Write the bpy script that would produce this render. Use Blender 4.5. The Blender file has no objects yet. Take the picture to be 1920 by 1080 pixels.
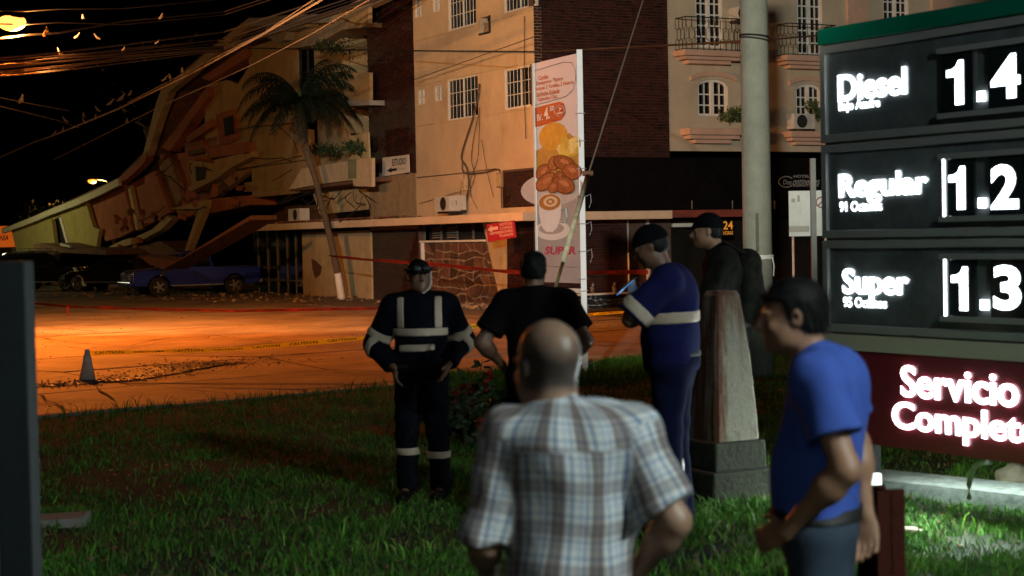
import bpy, bmesh, math, random
import numpy as np
from mathutils import Vector, Matrix, noise
R = math.radians
rnd = random.Random(7)
sc = bpy.context.scene
C = sc.collection

# ------------------------------------------------------------------ camera, world, exposure
CAM_H = 1.9
cam_data = bpy.data.cameras.new('camera'); cam = bpy.data.objects.new('camera', cam_data); C.objects.link(cam)
sc.camera = cam
cam_data.lens = 60; cam_data.sensor_width = 36; cam_data.clip_end = 1500; cam_data.clip_start = 0.1
PITCH = math.atan(95/3200)
cam.matrix_world = Matrix.Translation((0, 0, CAM_H)) @ Matrix.Rotation(R(90)-PITCH, 4, 'X') @ Matrix.Rotation(R(-1.15), 4, 'Z')
cam_data.dof.use_dof = True; cam_data.dof.focus_distance = 32; cam_data.dof.aperture_fstop = 3.4
world = bpy.data.worlds.new('World'); sc.world = world; world.use_nodes = True
wn = world.node_tree.nodes; wl = world.node_tree.links
sky = wn.new('ShaderNodeTexSky'); sky.sky_type = 'NISHITA'; sky.sun_disc = False
sky.sun_elevation = R(-9); sky.sun_rotation = R(200)
wl.new(sky.outputs[0], wn['Background'].inputs[0]); wn['Background'].inputs[1].default_value = 0.05
sc.view_settings.view_transform = 'Standard'; sc.view_settings.look = 'None'
sc.view_settings.exposure = 0; sc.view_settings.gamma = 1; sc.view_settings.use_curve_mapping = False
sc.render.engine = 'CYCLES'
sc.cycles.use_denoising = True; sc.cycles.max_bounces = 5; sc.cycles.diffuse_bounces = 2; sc.cycles.glossy_bounces = 3
sc.cycles.sample_clamp_indirect = 3; sc.cycles.sample_clamp_direct = 0; sc.cycles.caustics_reflective = False; sc.cycles.caustics_refractive = False

SODIUM = (1.0, 0.225, 0.022)
def area(name, loc, target, sx, sy, power, col, spread=180):
    l = bpy.data.lights.new(name, 'AREA'); l.shape = 'RECTANGLE'; l.size = sx; l.size_y = sy; l.energy = power; l.color = col; l.spread = R(spread)
    o = bpy.data.objects.new(name, l); C.objects.link(o); o.location = loc
    o.rotation_euler = (Vector(target)-Vector(loc)).to_track_quat('-Z', 'Y').to_euler(); return o
# sodium street lamp (its visible head is modelled below), hooded so that the light falls downward
LAMP = Vector((-10.66, 36.5, 6.72))
sp = bpy.data.lights.new('sodium_lamp_light', 'SPOT'); sp.energy = 17500; sp.color = SODIUM; sp.spot_size = R(172); sp.spot_blend = 0.7; sp.shadow_soft_size = 0.5
gpt = bpy.data.lights.new('sodium_added_beam', 'SPOT'); gpt.energy = 7600; gpt.color = (1.0, .47, .14); gpt.spot_size = R(150); gpt.spot_blend = .35; gpt.shadow_soft_size = .15  # second beam added at the lamp, turned away from the camera onto the fronts
gpo = bpy.data.objects.new('sodium_added_beam', gpt); C.objects.link(gpo); gpo.location = LAMP + Vector((.25, -.1, -0.30)); gpo.rotation_euler = Vector((0.38, 1.0, -.02)).to_track_quat('-Z', 'Y').to_euler()
spo = bpy.data.objects.new('sodium_lamp_light', sp); C.objects.link(spo); spo.location = LAMP + Vector((0, 0, -0.12))
spo.rotation_euler = Vector((0.30, 0.02, -1.0)).to_track_quat('-Z', 'Y').to_euler()
# added spot on the far fronts, then white canopy lamps of the filling station
fl = bpy.data.lights.new('added_facade_spot', 'SPOT'); fl.energy = 76000; fl.color = (1.0, .96, .80); fl.spot_size = R(17.5); fl.spot_blend = .32; fl.shadow_soft_size = .35  # unseen spot added behind the camera, coned to miss the people
flo = bpy.data.objects.new('added_facade_spot', fl); C.objects.link(flo); flo.location = (-4.5, -25, 9.5)
flo.rotation_euler = (Vector((2.9, 48, 6.3))-flo.location).to_track_quat('-Z', 'Y').to_euler()
area('pump_island_lamp', (-1.5, -8, 4.8), (.6, 8, 1), 1.2, .5, 70, (0.92, 1.0, 0.95))
area('forecourt_lamp', (4.8, 1.6, 5.2), (0.9, 6.5, 0.6), 0.9, 0.5, 310, (0.84, 1.0, 0.98))

# ------------------------------------------------------------------ photograph geometry -> place
F = 3200.0
CM = cam.matrix_world.copy(); CR = CM.to_3x3(); CO = CM.translation.copy()
def ray(px, py): return (CR @ Vector(((px-960)/F, -(py-540)/F, -1.0)))
def W(px, py, depth):
    d = ray(px, py); return CO + d*(depth/d.y)
def G(px, py, z=0.0):
    d = ray(px, py); return CO + d*((z-CO.z)/d.z)
class Plane:
    """Vertical plane: origin o, horizontal direction u, n towards the street."""
    def __init__(s, o, u, n): s.o = Vector(o); s.u = Vector(u).normalized(); s.n = Vector(n).normalized()
    def at(s, t, z, off=0.0): return Vector((s.o.x, s.o.y, 0)) + s.u*t + s.n*off + Vector((0, 0, z))
    def px(s, px, py, off=0.0):
        d = ray(px, py); p0 = Vector((s.o.x, s.o.y, 0)) + s.n*off
        k = (p0-CO).dot(s.n)/d.dot(s.n); p = CO+d*k
        return ((p-p0).dot(s.u), p.z)
A1 = R(28)
CORNER = Vector((0.75, 48.0, 0))
PF = Plane(CORNER, (-math.sin(A1), math.cos(A1), 0), (-math.cos(A1), -math.sin(A1), 0))     # long street front, t grows away to the left
PS = Plane(CORNER, (math.cos(A1), math.sin(A1), 0), (math.sin(A1), -math.cos(A1), 0))       # side front, t grows to the right
ZR = -0.12   # road level

# ------------------------------------------------------------------ object helpers
ORIG = {}
def rawmesh(name, verts, faces):
    m = bpy.data.meshes.new(name); m.from_pydata([tuple(v) for v in verts], [], faces); m.update(); return m
def tag(o, label=None, cat=None, group=None, kind=None):
    if label: o['label'] = label
    if cat: o['category'] = cat
    if group: o['group'] = group
    if kind: o['kind'] = kind
    return o
def thing(name, loc, label, cat, group=None, rz=0.0):
    o = bpy.data.objects.new(name, None); o.empty_display_size = .1; C.objects.link(o); o.location = loc; o.rotation_euler = (0, 0, rz)
    ORIG[o.name] = Vector(loc); return tag(o, label, cat, group)
class MB:
    """collects shapes in world coordinates"""
    def __init__(s): s.v = []; s.f = []; s.m = []
    def add(s, vs, fs, mi=0):
        n = len(s.v); s.v += [Vector(v) for v in vs]; s.f += [tuple(i+n for i in f) for f in fs]; s.m += [mi]*len(fs); return s
    def hexa(s, p, mi=0):   # p: 8 points, 0-3 bottom ring, 4-7 top ring
        return s.add(p, [(3, 2, 1, 0), (4, 5, 6, 7), (0, 1, 5, 4), (1, 2, 6, 5), (2, 3, 7, 6), (3, 0, 4, 7)], mi)
    def box(s, a, b, mi=0):
        x0, y0, z0 = a; x1, y1, z1 = b
        return s.hexa([(x0, y0, z0), (x1, y0, z0), (x1, y1, z0), (x0, y1, z0), (x0, y0, z1), (x1, y0, z1), (x1, y1, z1), (x0, y1, z1)], mi)
    def pbox(s, P, t0, t1, z0, z1, o0, o1, mi=0):
        t0, t1 = sorted((t0, t1)); z0, z1 = sorted((z0, z1)); o0, o1 = sorted((o0, o1))
        a = P.at
        return s.hexa([a(t0, z0, o1), a(t1, z0, o1), a(t1, z0, o0), a(t0, z0, o0), a(t0, z1, o1), a(t1, z1, o1), a(t1, z1, o0), a(t0, z1, o0)], mi)
    def prism(s, pts, ext, mi=0):
        pts = [Vector(p) for p in pts]; n = len(pts); e = Vector(ext)
        return s.add(pts+[p+e for p in pts], [tuple(range(n))[::-1], tuple(range(n, 2*n))]+[(i, (i+1) % n, (i+1) % n+n, i+n) for i in range(n)], mi)
    def tube(s, pts, r, n=6, mi=0, cap=True):
        pts = [Vector(p) for p in pts]; rs = r if isinstance(r, (list, tuple)) else [r]*len(pts)
        ring = []; ref = Vector((0, 0, 1))
        base = len(s.v); vs = []
        for i, p in enumerate(pts):
            d = (pts[min(i+1, len(pts)-1)]-pts[max(i-1, 0)]).normalized()
            a = d.cross(ref if abs(d.z) < .95 else Vector((1, 0, 0))).normalized(); b = d.cross(a)
            for k in range(n):
                w = 2*math.pi*k/n; vs.append(p+(a*math.cos(w)+b*math.sin(w))*rs[i])
        fs = [(i*n+k, i*n+(k+1) % n, (i+1)*n+(k+1) % n, (i+1)*n+k) for i in range(len(pts)-1) for k in range(n)]
        if cap: fs += [tuple(range(n))[::-1], tuple((len(pts)-1)*n+k for k in range(n))]
        return s.add(vs, fs, mi)
    def ball(s, c, r, n=10, m=6, mi=0, rot=None):
        c = Vector(c); r = Vector((r, r, r)) if isinstance(r, (int, float)) else Vector(r)
        vs = []
        for i in range(m+1):
            th = math.pi*i/m
            for k in range(n):
                w = 2*math.pi*k/n; q = Vector((math.sin(th)*math.cos(w)*r.x, math.sin(th)*math.sin(w)*r.y, math.cos(th)*r.z))
                if rot: q = rot @ q
                vs.append(c+q)
        return s.add(vs, [(i*n+k, (i+1)*n+k, (i+1)*n+(k+1) % n, i*n+(k+1) % n) for i in range(m) for k in range(n)], mi)
    def build(s, name, mat, parent=None, label=None, cat=None, group=None, kind=None, smooth=False, bevel=0, loc=None):
        if parent is not None: org = ORIG.get(parent.name, Vector((0, 0, 0)))
        elif loc is not None: org = Vector(loc)
        elif cat and s.v:
            org = Vector((sum(v.x for v in s.v)/len(s.v), sum(v.y for v in s.v)/len(s.v), min(v.z for v in s.v)))
        else: org = Vector((0, 0, 0))
        me = rawmesh(name, [v-org for v in s.v], s.f)
        for m in (mat if isinstance(mat, (list, tuple)) else [mat]): me.materials.append(m)
        if any(s.m): me.polygons.foreach_set('material_index', s.m)
        b = bmesh.new(); b.from_mesh(me); bmesh.ops.recalc_face_normals(b, faces=b.faces); b.to_mesh(me); b.free()
        if smooth: me.polygons.foreach_set('use_smooth', [True]*len(me.polygons))
        o = bpy.data.objects.new(name, me); C.objects.link(o)
        if parent is not None: o.parent = parent
        else: o.location = org
        ORIG[o.name] = org
        if bevel:
            md = o.modifiers.new('bevel', 'BEVEL'); md.width = bevel; md.segments = 2; md.limit_method = 'ANGLE'
        return tag(o, label, cat, group, kind)
def copy_tree(o, parent=None):
    c = o.copy(); C.objects.link(c); c.parent = parent
    for ch in list(o.children): copy_tree(ch, c)
    return c
def holed_wall(P, t0, t1, z0, z1, holes, o0, o1, mb=None):
    """wall slab from o0 (back) to o1 (front) with rectangular openings (t0,t1,z0,z1)"""
    mb = mb or MB()
    ts = sorted({round(x, 4) for x in [t0, t1]+[min(max(v, t0), t1) for h in holes for v in h[:2]]})
    zs = sorted({round(x, 4) for x in [z0, z1]+[min(max(v, z0), z1) for h in holes for v in h[2:]]})
    def solid(i, j):
        if i < 0 or j < 0 or i >= len(ts)-1 or j >= len(zs)-1: return False
        t = (ts[i]+ts[i+1])/2; z = (zs[j]+zs[j+1])/2
        return not any(h[0] < t < h[1] and h[2] < z < h[3] for h in holes)
    a = P.at
    for i in range(len(ts)-1):
        for j in range(len(zs)-1):
            if not solid(i, j): continue
            A, B, Z0, Z1 = ts[i], ts[i+1], zs[j], zs[j+1]
            mb.add([a(A, Z0, o1), a(B, Z0, o1), a(B, Z1, o1), a(A, Z1, o1)], [(0, 1, 2, 3)])
            mb.add([a(A, Z0, o0), a(B, Z0, o0), a(B, Z1, o0), a(A, Z1, o0)], [(3, 2, 1, 0)])
            for di, dj, q in ((-1, 0, (A, Z0, A, Z1)), (1, 0, (B, Z0, B, Z1)), (0, -1, (A, Z0, B, Z0)), (0, 1, (A, Z1, B, Z1))):
                if not solid(i+di, j+dj):
                    mb.add([a(q[0], q[1], o1), a(q[2], q[3], o1), a(q[2], q[3], o0), a(q[0], q[1], o0)], [(0, 1, 2, 3)])
    return mb

# ------------------------------------------------------------------ materials
MATS = {}
def M(name, col, rough=.8, metal=0.0, var=.12, scale=3.0, bump=.0, bscale=40.0, col2=None, stain=0.0, stain_scale=1.2, stain_col=(.03, .025, .02), island=0.0, spec=.5, emit=None, estr=1.0, sheen=0, trans=0, zst=1.0, sharp=0.0):
    if name in MATS: return MATS[name]
    m = bpy.data.materials.new(name); m.use_nodes = True; nt = m.node_tree; n = nt.nodes; l = nt.links
    b = n['Principled BSDF']; b.inputs['Roughness'].default_value = rough; b.inputs['Metallic'].default_value = metal
    b.inputs['Specular IOR Level'].default_value = spec
    if sheen: b.inputs['Sheen Weight'].default_value = sheen
    if emit:
        b.inputs['Emission Color'].default_value = (*emit, 1); b.inputs['Emission Strength'].default_value = estr
    tc = n.new('ShaderNodeTexCoord')
    cur = None
    if var or col2:
        t = n.new('ShaderNodeTexNoise'); t.inputs['Scale'].default_value = scale; t.inputs['Detail'].default_value = 6; t.inputs['Roughness'].default_value = .65
        mp0 = n.new('ShaderNodeMapping'); mp0.inputs['Scale'].default_value = (1, 1, zst); l.new(tc.outputs['Object'], mp0.inputs[0]); l.new(mp0.outputs[0], t.inputs['Vector'])
        r = n.new('ShaderNodeValToRGB'); r.color_ramp.elements[0].position = .3+sharp; r.color_ramp.elements[1].position = .7-sharp
        a = col2 if col2 else tuple(c*(1-var) for c in col); d = col if col2 else tuple(min(1, c*(1+var)) for c in col)
        r.color_ramp.elements[0].color = (*a, 1); r.color_ramp.elements[1].color = (*d, 1)
        l.new(t.outputs[0], r.inputs[0]); cur = r.outputs[0]
    else:
        rgb = n.new('ShaderNodeRGB'); rgb.outputs[0].default_value = (*col, 1); cur = rgb.outputs[0]
    if stain:
        t = n.new('ShaderNodeTexNoise'); t.inputs['Scale'].default_value = stain_scale; t.inputs['Detail'].default_value = 9; t.inputs['Roughness'].default_value = .72
        mp = n.new('ShaderNodeMapping'); mp.inputs['Scale'].default_value = (1, 1, .45); l.new(tc.outputs['Object'], mp.inputs[0]); l.new(mp.outputs[0], t.inputs['Vector'])
        r = n.new('ShaderNodeValToRGB'); r.color_ramp.elements[0].position = .52; r.color_ramp.elements[1].position = .72
        r.color_ramp.elements[0].color = (0, 0, 0, 1); r.color_ramp.elements[1].color = (stain, stain, stain, 1)
        l.new(t.outputs[0], r.inputs[0]); mx = n.new('ShaderNodeMix'); mx.data_type = 'RGBA'
        l.new(r.outputs[0], mx.inputs[0]); l.new(cur, mx.inputs[6]); mx.inputs[7].default_value = (*stain_col, 1); cur = mx.outputs[2]
    if island:
        g = n.new('ShaderNodeNewGeometry'); oi = n.new('ShaderNodeObjectInfo'); ad = n.new('ShaderNodeMath'); ad.operation = 'ADD'
        l.new(g.outputs['Random Per Island'], ad.inputs[0]); l.new(oi.outputs['Random'], ad.inputs[1])
        fr = n.new('ShaderNodeMath'); fr.operation = 'FRACT'; l.new(ad.outputs[0], fr.inputs[0])
        mr = n.new('ShaderNodeMapRange'); mr.inputs[3].default_value = 1-island; mr.inputs[4].default_value = 1+island; l.new(fr.outputs[0], mr.inputs[0])
        hs = n.new('ShaderNodeHueSaturation'); l.new(mr.outputs[0], hs.inputs['Value']); l.new(cur, hs.inputs['Color']); cur = hs.outputs[0]
    l.new(cur, b.inputs['Base Color'])
    if bump:
        t = n.new('ShaderNodeTexNoise'); t.inputs['Scale'].default_value = bscale; t.inputs['Detail'].default_value = 5; l.new(tc.outputs['Object'], t.inputs['Vector'])
        bp = n.new('ShaderNodeBump'); bp.inputs['Strength'].default_value = bump; bp.inputs['Distance'].default_value = .02
        l.new(t.outputs[0], bp.inputs['Height']); l.new(bp.outputs[0], b.inputs['Normal'])
    if trans:
        tb = n.new('ShaderNodeBsdfTranslucent'); tb.inputs[0].default_value = (*col, 1); ms = n.new('ShaderNodeMixShader'); ms.inputs[0].default_value = trans
        l.new(b.outputs[0], ms.inputs[1]); l.new(tb.outputs[0], ms.inputs[2]); l.new(ms.outputs[0], n['Material Output'].inputs[0])
    MATS[name] = m; return m
cream = M('cream_plaster', (.56, .43, .29), .85, var=.10, scale=1.5, bump=.35, bscale=12, stain=.55, stain_scale=.8, stain_col=(.28, .17, .09))
cream2 = M('old_cream_plaster', (.47, .36, .20), .88, var=.16, scale=2.2, bump=.3, bscale=25, stain=.5, stain_scale=1.3, stain_col=(.16, .10, .055))
hotelc = M('hotel_plaster', (.46, .39, .29), .88, var=.10, scale=1.0, bump=.25, bscale=16, stain=.55, stain_scale=.9, stain_col=(.30, .22, .15))
pinkc = M('pink_plaster', (.52, .34, .26), .88, var=.1, scale=2.0, stain=.45, stain_scale=2.2, stain_col=(.30, .22, .10))
barep = M('bare_render', (.30, .22, .13), .93, var=.22, scale=4, bump=.6, bscale=14, stain=.45, stain_scale=2)
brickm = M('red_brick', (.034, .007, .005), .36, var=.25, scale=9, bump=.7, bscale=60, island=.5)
mortar = M('mortar', (.10, .06, .045), .95, var=.25, scale=9)
whitep = M('white_paint', (.72, .70, .66), .6, var=.08, scale=5, stain=.25, stain_scale=3, stain_col=(.3, .22, .15))
fascia = M('canopy_fascia_paint', (.66, .52, .38), .75, var=.08, scale=2, stain=.35, stain_scale=1.5, stain_col=(.36, .25, .15))
conc = M('concrete', (.30, .28, .25), .9, var=.2, scale=3, bump=.5, bscale=30, stain=.3, stain_scale=2)
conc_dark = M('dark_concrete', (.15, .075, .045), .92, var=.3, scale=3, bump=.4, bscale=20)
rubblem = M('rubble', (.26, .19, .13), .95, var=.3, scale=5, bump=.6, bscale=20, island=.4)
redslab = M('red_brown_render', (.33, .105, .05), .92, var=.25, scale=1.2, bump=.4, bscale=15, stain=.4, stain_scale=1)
black = M('black_awning', (.005, .0045, .005), .95, var=.3, scale=2, spec=.04)
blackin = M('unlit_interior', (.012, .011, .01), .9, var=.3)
darkmetal = M('dark_metal', (.03, .03, .032), .5, metal=.3, var=.2)
steel = M('galvanised_steel', (.42, .43, .44), .42, metal=.7, var=.2, scale=8)
alu = M('aluminium_frame', (.45, .42, .38), .45, metal=.3, var=.1)
gl = M('window_glass', (.006, .007, .008), .08, var=0, spec=.5)
leafm = M('dark_leaf', (.03, .055, .018), .6, var=.3, scale=8, island=.4)
greenp = M('green_leaf', (.05, .09, .025), .6, var=.3, scale=8, island=.4)
redfl = M('red_flower', (.35, .02, .015), .6, var=.2, island=.3)
barkm = M('palm_bark', (.10, .07, .045), .92, var=.35, scale=6, bump=.6, bscale=30)
wirem = M('black_cable', (.02, .018, .017), .5, var=0)
wirel = M('worn_cable', (.085, .065, .055), .4, metal=.4, var=0)
birdm = M('bird_feathers', (.12, .09, .07), .8, var=.3, scale=30)
tapey = M('yellow_tape', (.85, .78, .05), .45, var=.05, trans=.6)
taper = M('red_tape', (.34, .025, .015), .6, var=.05, trans=.35)
tapek = M('tape_print', (.015, .012, .01), .6, var=0)
refl = M('reflective_band', (.54, .42, .32), .55, var=.1, scale=20)

# ------------------------------------------------------------------ lettering
def text_mesh(s, bold=.0, align='LEFT', spacing=1.0, res=3, ext=0.0, shear=0.0):
    cu = bpy.data.curves.new('lettering', 'FONT'); cu.body = s; cu.offset = bold; cu.resolution_u = res; cu.space_character = spacing; cu.shear = shear; cu.extrude = ext
    ob = bpy.data.objects.new('lettering', cu); C.objects.link(ob)
    dg = bpy.context.evaluated_depsgraph_get(); me = bpy.data.meshes.new_from_object(ob.evaluated_get(dg))
    vs = [v.co.copy() for v in me.vertices]; fs = [tuple(p.vertices) for p in me.polygons]
    bpy.data.objects.remove(ob); bpy.data.curves.remove(cu); bpy.data.meshes.remove(me)
    return vs, fs
ONE = [(.50, 0), (1, 0), (1, 1), (.70, 1), (.56, .87), (.30, .81), (0, .80), (0, .64), (.50, .64)]
def put_text(mb, s, fn, u0, u1, v0, v1, th=.004, heavy=0, **k):
    if s == '.': mb.add([fn(u0+x*(u1-u0), v0+y*(v1-v0), th) for x, y in ((0, 0), (1, 0), (1, 1), (0, 1))], [(0, 1, 2, 3)]); return mb
    if s == '1': mb.add([fn(u0+x*(u1-u0), v0+y*(v1-v0), th) for x, y in ONE], [(0, 1, 2, 3, 4, 5, 8), (8, 5, 6, 7)]); return mb
    if k.get('bold', 0) > .0185 and len(s) > 1:   # heavy strokes: glyph by glyph, so that thickened neighbours may touch
        sh = k.get('shear', 0); gl_ = []
        for i, ch in enumerate(s):
            if ch == ' ': continue
            full = max(v.x for v in text_mesh(s[:i+1], shear=sh)[0]); own = max(v.x for v in text_mesh(ch, shear=sh)[0])
            vs, fs = text_mesh(ch, **k); gl_.append(([Vector((v.x+full-own, v.y, 0)) for v in vs], fs))
        A = [v for g in gl_ for v in g[0]]; x0 = min(v.x for v in A); x1 = max(v.x for v in A); y0 = min(v.y for v in A); y1 = max(v.y for v in A)
        for q, dx in enumerate((0,) if not heavy else (0, -heavy, heavy)):
            for j, (vs, fs) in enumerate(gl_): mb.add([fn(u0+(v.x+dx-x0)/(x1-x0)*(u1-u0), v0+(v.y-y0)/(y1-y0)*(v1-v0), th+.0006*(j % 2)+.0013*q) for v in vs], fs)
        return mb
    """fit the text's box to u0..u1, v0..v1; fn(u, v, off) gives the place"""
    vs, fs = text_mesh(s, **k)
    x0 = min(v.x for v in vs); x1 = max(v.x for v in vs); y0 = min(v.y for v in vs); y1 = max(v.y for v in vs)
    mb.add([fn(u0+(v.x-x0)/(x1-x0)*(u1-u0), v0+(v.y-y0)/(y1-y0)*(v1-v0), th) for v in vs], fs)
    return mb
def sheet_build(mb, name, mat, parent, **k):
    o = mb.build(name, mat, parent, **k); return o
# ================================================================== GROUND, ROAD
def smooth(a, b, x):
    t = min(1, max(0, (x-a)/(b-a))); return t*t*(3-2*t)
KP = [G(-500, 853, ZR), G(60, 800, ZR), G(740, 737, ZR), G(1200, 688, ZR), G(2600, 585, ZR)]   # kerb line, road side
KP[0] = KP[1]+(KP[1]-KP[2])*4.0; KP[4] = KP[3]+(KP[3]-KP[2])*4.0
def kerb_side(x, y):
    """signed distance to the kerb line, positive on the road side"""
    best = 1e9; sg = 1
    for a, b in zip(KP[:-1], KP[1:]):
        ax, ay, bx, by = a.x, a.y, b.x, b.y
        dx, dy = bx-ax, by-ay; t = max(0, min(1, ((x-ax)*dx+(y-ay)*dy)/(dx*dx+dy*dy)))
        d = math.hypot(x-ax-dx*t, y-ay-dy*t)
        if d < best: best = d; sg = 1 if (dx*(y-ay)-dy*(x-ax)) > 0 else -1
    return best*sg
def gz(x, y):
    z = .2*smooth(.1, 1.3, x)*smooth(5, 8, y)*(1-smooth(13, 20, y))*(1-smooth(1.75, 2.35, x))
    z += .035*noise.noise(Vector((x*.6, y*.6, 0)))+.015*noise.noise(Vector((x*2.3, y*2.3, 3)))
    k = kerb_side(x, y)
    return z*smooth(0, 2.2, -k) + (-.02)*(1-smooth(0, 2.2, -k))
# far ground sheet
mb = MB(); mb.add([(-500, -300, -.30), (500, -300, -.30), (500, 900, -.30), (-500, 900, -.30)], [(0, 1, 2, 3)])
mb.build('ground', M('far_ground', (.06, .05, .04), .95, scale=.1), kind='structure')
# grass bank surface
vs = []; fs = []; NX, NY = 110, 90
for j in range(NY+1):
    for i in range(NX+1):
        a = i/NX; b = j/NY
        # rows run between a line behind the photographer and the kerb
        s = a*(len(KP)-1); k = min(int(s), len(KP)-2); q = KP[k].lerp(KP[k+1], s-k)
        base = Vector((-14+a*44, -8, 0))
        b2 = b**.8
        x = base.x+(q.x-base.x)*b2; y = base.y+(q.y-base.y)*b2
        vs.append((x, y, gz(x, y)))
for j in range(NY):
    for i in range(NX):
        n = j*(NX+1)+i; fs.append((n, n+1, n+NX+2, n+NX+1))
soil = M('turf_soil', (.018, .026, .009), .97, var=.5, scale=5, bump=.8, bscale=60, stain=.6, stain_scale=2.5, stain_col=(.06, .04, .025))
me = rawmesh('grass_ground', vs, fs); me.materials.append(soil); me.polygons.foreach_set('use_smooth', [True]*len(me.polygons))
o = bpy.data.objects.new('grass_ground', me); C.objects.link(o); tag(o, kind='structure')
# kerb: a narrow concrete edge
mb = MB(); top = []
for (a, b) in zip(KP[:-1], KP[1:]):
    d = (b-a); n = Vector((-d.y, d.x, 0)).normalized(); L = d.length; k = max(1, int(L/1.5))
    for i in range(k):
        p = a.lerp(b, i/k); q = a.lerp(b, (i+1)/k-.008); i0, i1 = -.17, 0.0
        zt = ZR+.13+rnd.uniform(-.01, .006)
        mb.hexa([p+n*i0+Vector((0, 0, -.2)), q+n*i0+Vector((0, 0, -.2)), q+Vector((0, 0, -.2)), p+Vector((0, 0, -.2)),
                 *[Vector((v.x, v.y, zt)) for v in (p+n*i0, q+n*i0, q, p)]])
mb.build('kerb', conc, kind='structure')
# road: bed plus cast concrete slabs
road_m = M('road_concrete', (.25, .185, .14), .75, var=.4, scale=.55, bump=.45, bscale=35, stain=.6, stain_scale=.6, stain_col=(.075, .055, .045), island=.20)
bed = MB(); vs = [Vector((p.x, p.y, ZR-.035)) for p in KP]
far = [Vector((p.x, p.y, ZR-.035))+Vector((-90, 130, 0)) for p in KP]
for i in range(len(KP)-1): bed.add([vs[i], vs[i+1], far[i+1], far[i]], [(0, 1, 2, 3)])
bedm = M('road_joint_dirt', (.07, .05, .04), .95, var=.4, scale=8, bump=.8, bscale=40)
road = bed.build('road', bedm, kind='structure')
dr = (KP[3]-KP[1]); dr.z = 0; dr.normalize(); nr = Vector((-dr.y, dr.x, 0)); ro = Vector((KP[1].x, KP[1].y, 0))
def jit(i, j):
    r = random.Random(i*971+j*13+5); return Vector((r.uniform(-.25, .25), r.uniform(-.15, .15), 0))
rows = [0.02, 1.15, 3.9, 7.3, 10.6, 14.0, 17.5, 21.2, 25, 29, 33.5, 38, 43]
def corner(i, j):
    v = rows[j]; u = i*3.6 + (.9 if j % 2 else 0); q = jit(i, j)
    if j == 0: q = Vector((q.x, 0, 0))
    return ro+dr*(u+q.x)+nr*(v+q.y)
nslab = 0
for j in range(len(rows)-1):
    for i in range(-9, 15):
        c = [corner(i, j), corner(i+1, j), corner(i+1, j+1), corner(i, j+1)]
        if j % 2: pass
        ctr = (c[0]+c[1]+c[2]+c[3])/4
        if abs(ctr.x) > ctr.y*.36+6 or ctr.y < 14: continue
        if (ctr-CORNER).dot(PF.n) < .5 and (ctr-CORNER).dot(PS.n) < 8 : continue
        # subdivide into a worn surface with a ragged edge
        g = rnd.uniform(.022, .045); r_ = random.Random(i*31+j*7)
        tilt = [ZR+r_.uniform(-.012, .007) for _ in range(4)]
        broken = r_.random() < .22
        NQ = 8; vv = []; ff = []
        for b in range(NQ+1):
            for a in range(NQ+1):
                fa, fb = a/NQ, b/NQ
                p = (c[0]*(1-fa)+c[1]*fa)*(1-fb)+(c[3]*(1-fa)+c[2]*fa)*fb
                z = (tilt[0]*(1-fa)+tilt[1]*fa)*(1-fb)+(tilt[3]*(1-fa)+tilt[2]*fa)*fb
                e = a in (0, NQ) or b in (0, NQ)
                if e: p = p+(ctr-p).normalized()*(g+.05*max(0, noise.noise(p*1.7)))
                z += .004*noise.noise(p*.9)+.002*noise.noise(p*4)
                vv.append(Vector((p.x, p.y, z)))
        for b in range(NQ):
            for a in range(NQ):
                n = b*(NQ+1)+a; ff.append((n, n+1, n+NQ+2, n+NQ+1))
        rim = [a for a in range(NQ+1)]+[b*(NQ+1)+NQ for b in range(1, NQ+1)]+[NQ*(NQ+1)+a for a in range(NQ-1, -1, -1)]+[b*(NQ+1) for b in range(NQ-1, 0, -1)]
        base = len(vv); vv += [Vector((vv[q].x, vv[q].y, ZR-.06)) for q in rim]
        ff += [(rim[q], rim[(q+1) % len(rim)], base+(q+1) % len(rim), base+q) for q in range(len(rim))]
        s = MB(); s.add(vv, ff); so = s.build('concrete_slab', road_m, road, smooth=False); nslab += 1
crm = M('road_crack', (.022, .014, .010), .95, var=.3)
for pts_, w_ in (([(58, 739), (95, 752), (120, 768), (154, 790)], .045), ([(215, 717), (300, 726), (380, 735), (470, 742), (545, 748), (590, 756)], .03), ([(182, 727), (200, 740), (214, 751)], .03), ([(58, 762), (120, 756), (214, 752)], .03),
                 ([(75, 634), (160, 646), (240, 650), (300, 636), (320, 634)], .035), ([(240, 655), (320, 640), (400, 636), (480, 634)], .03), ([(60, 662), (140, 660), (190, 650)], .03), ([(320, 695), (345, 700), (366, 706)], .04), ([(620, 700), (660, 702), (700, 698), (740, 697)], .05),
                 ([(545, 745), (620, 728), (735, 716)], .03), ([(880, 700), (960, 694), (1040, 688)], .05), ([(430, 642), (520, 632), (640, 628)], .06)):
    q_ = [G(x, y, ZR) for x, y in pts_]; P_ = []
    for a_, b_ in zip(q_[:-1], q_[1:]):
        n_ = max(2, int((b_-a_).length/.35))
        for k_ in range(n_): p_ = a_.lerp(b_, k_/n_); P_.append(p_+Vector((.12*noise.noise(p_*1.1), .12*noise.noise(p_*1.1+Vector((5, 5, 0))), .014)))
    P_.append(q_[-1]+Vector((0, 0, .014))); s = MB(); v_ = []
    for i, p_ in enumerate(P_):
        d_ = (P_[min(i+1, len(P_)-1)]-P_[max(0, i-1)]).normalized(); n_ = Vector((-d_.y, d_.x, 0))*w_*.55*(.4+abs(noise.noise(p_*3))*1.8); v_ += [p_-n_, p_+n_]
    s.add(v_, [(2*i, 2*i+2, 2*i+3, 2*i+1) for i in range(len(P_)-1)]); s.build('crack', crm, road)
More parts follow.
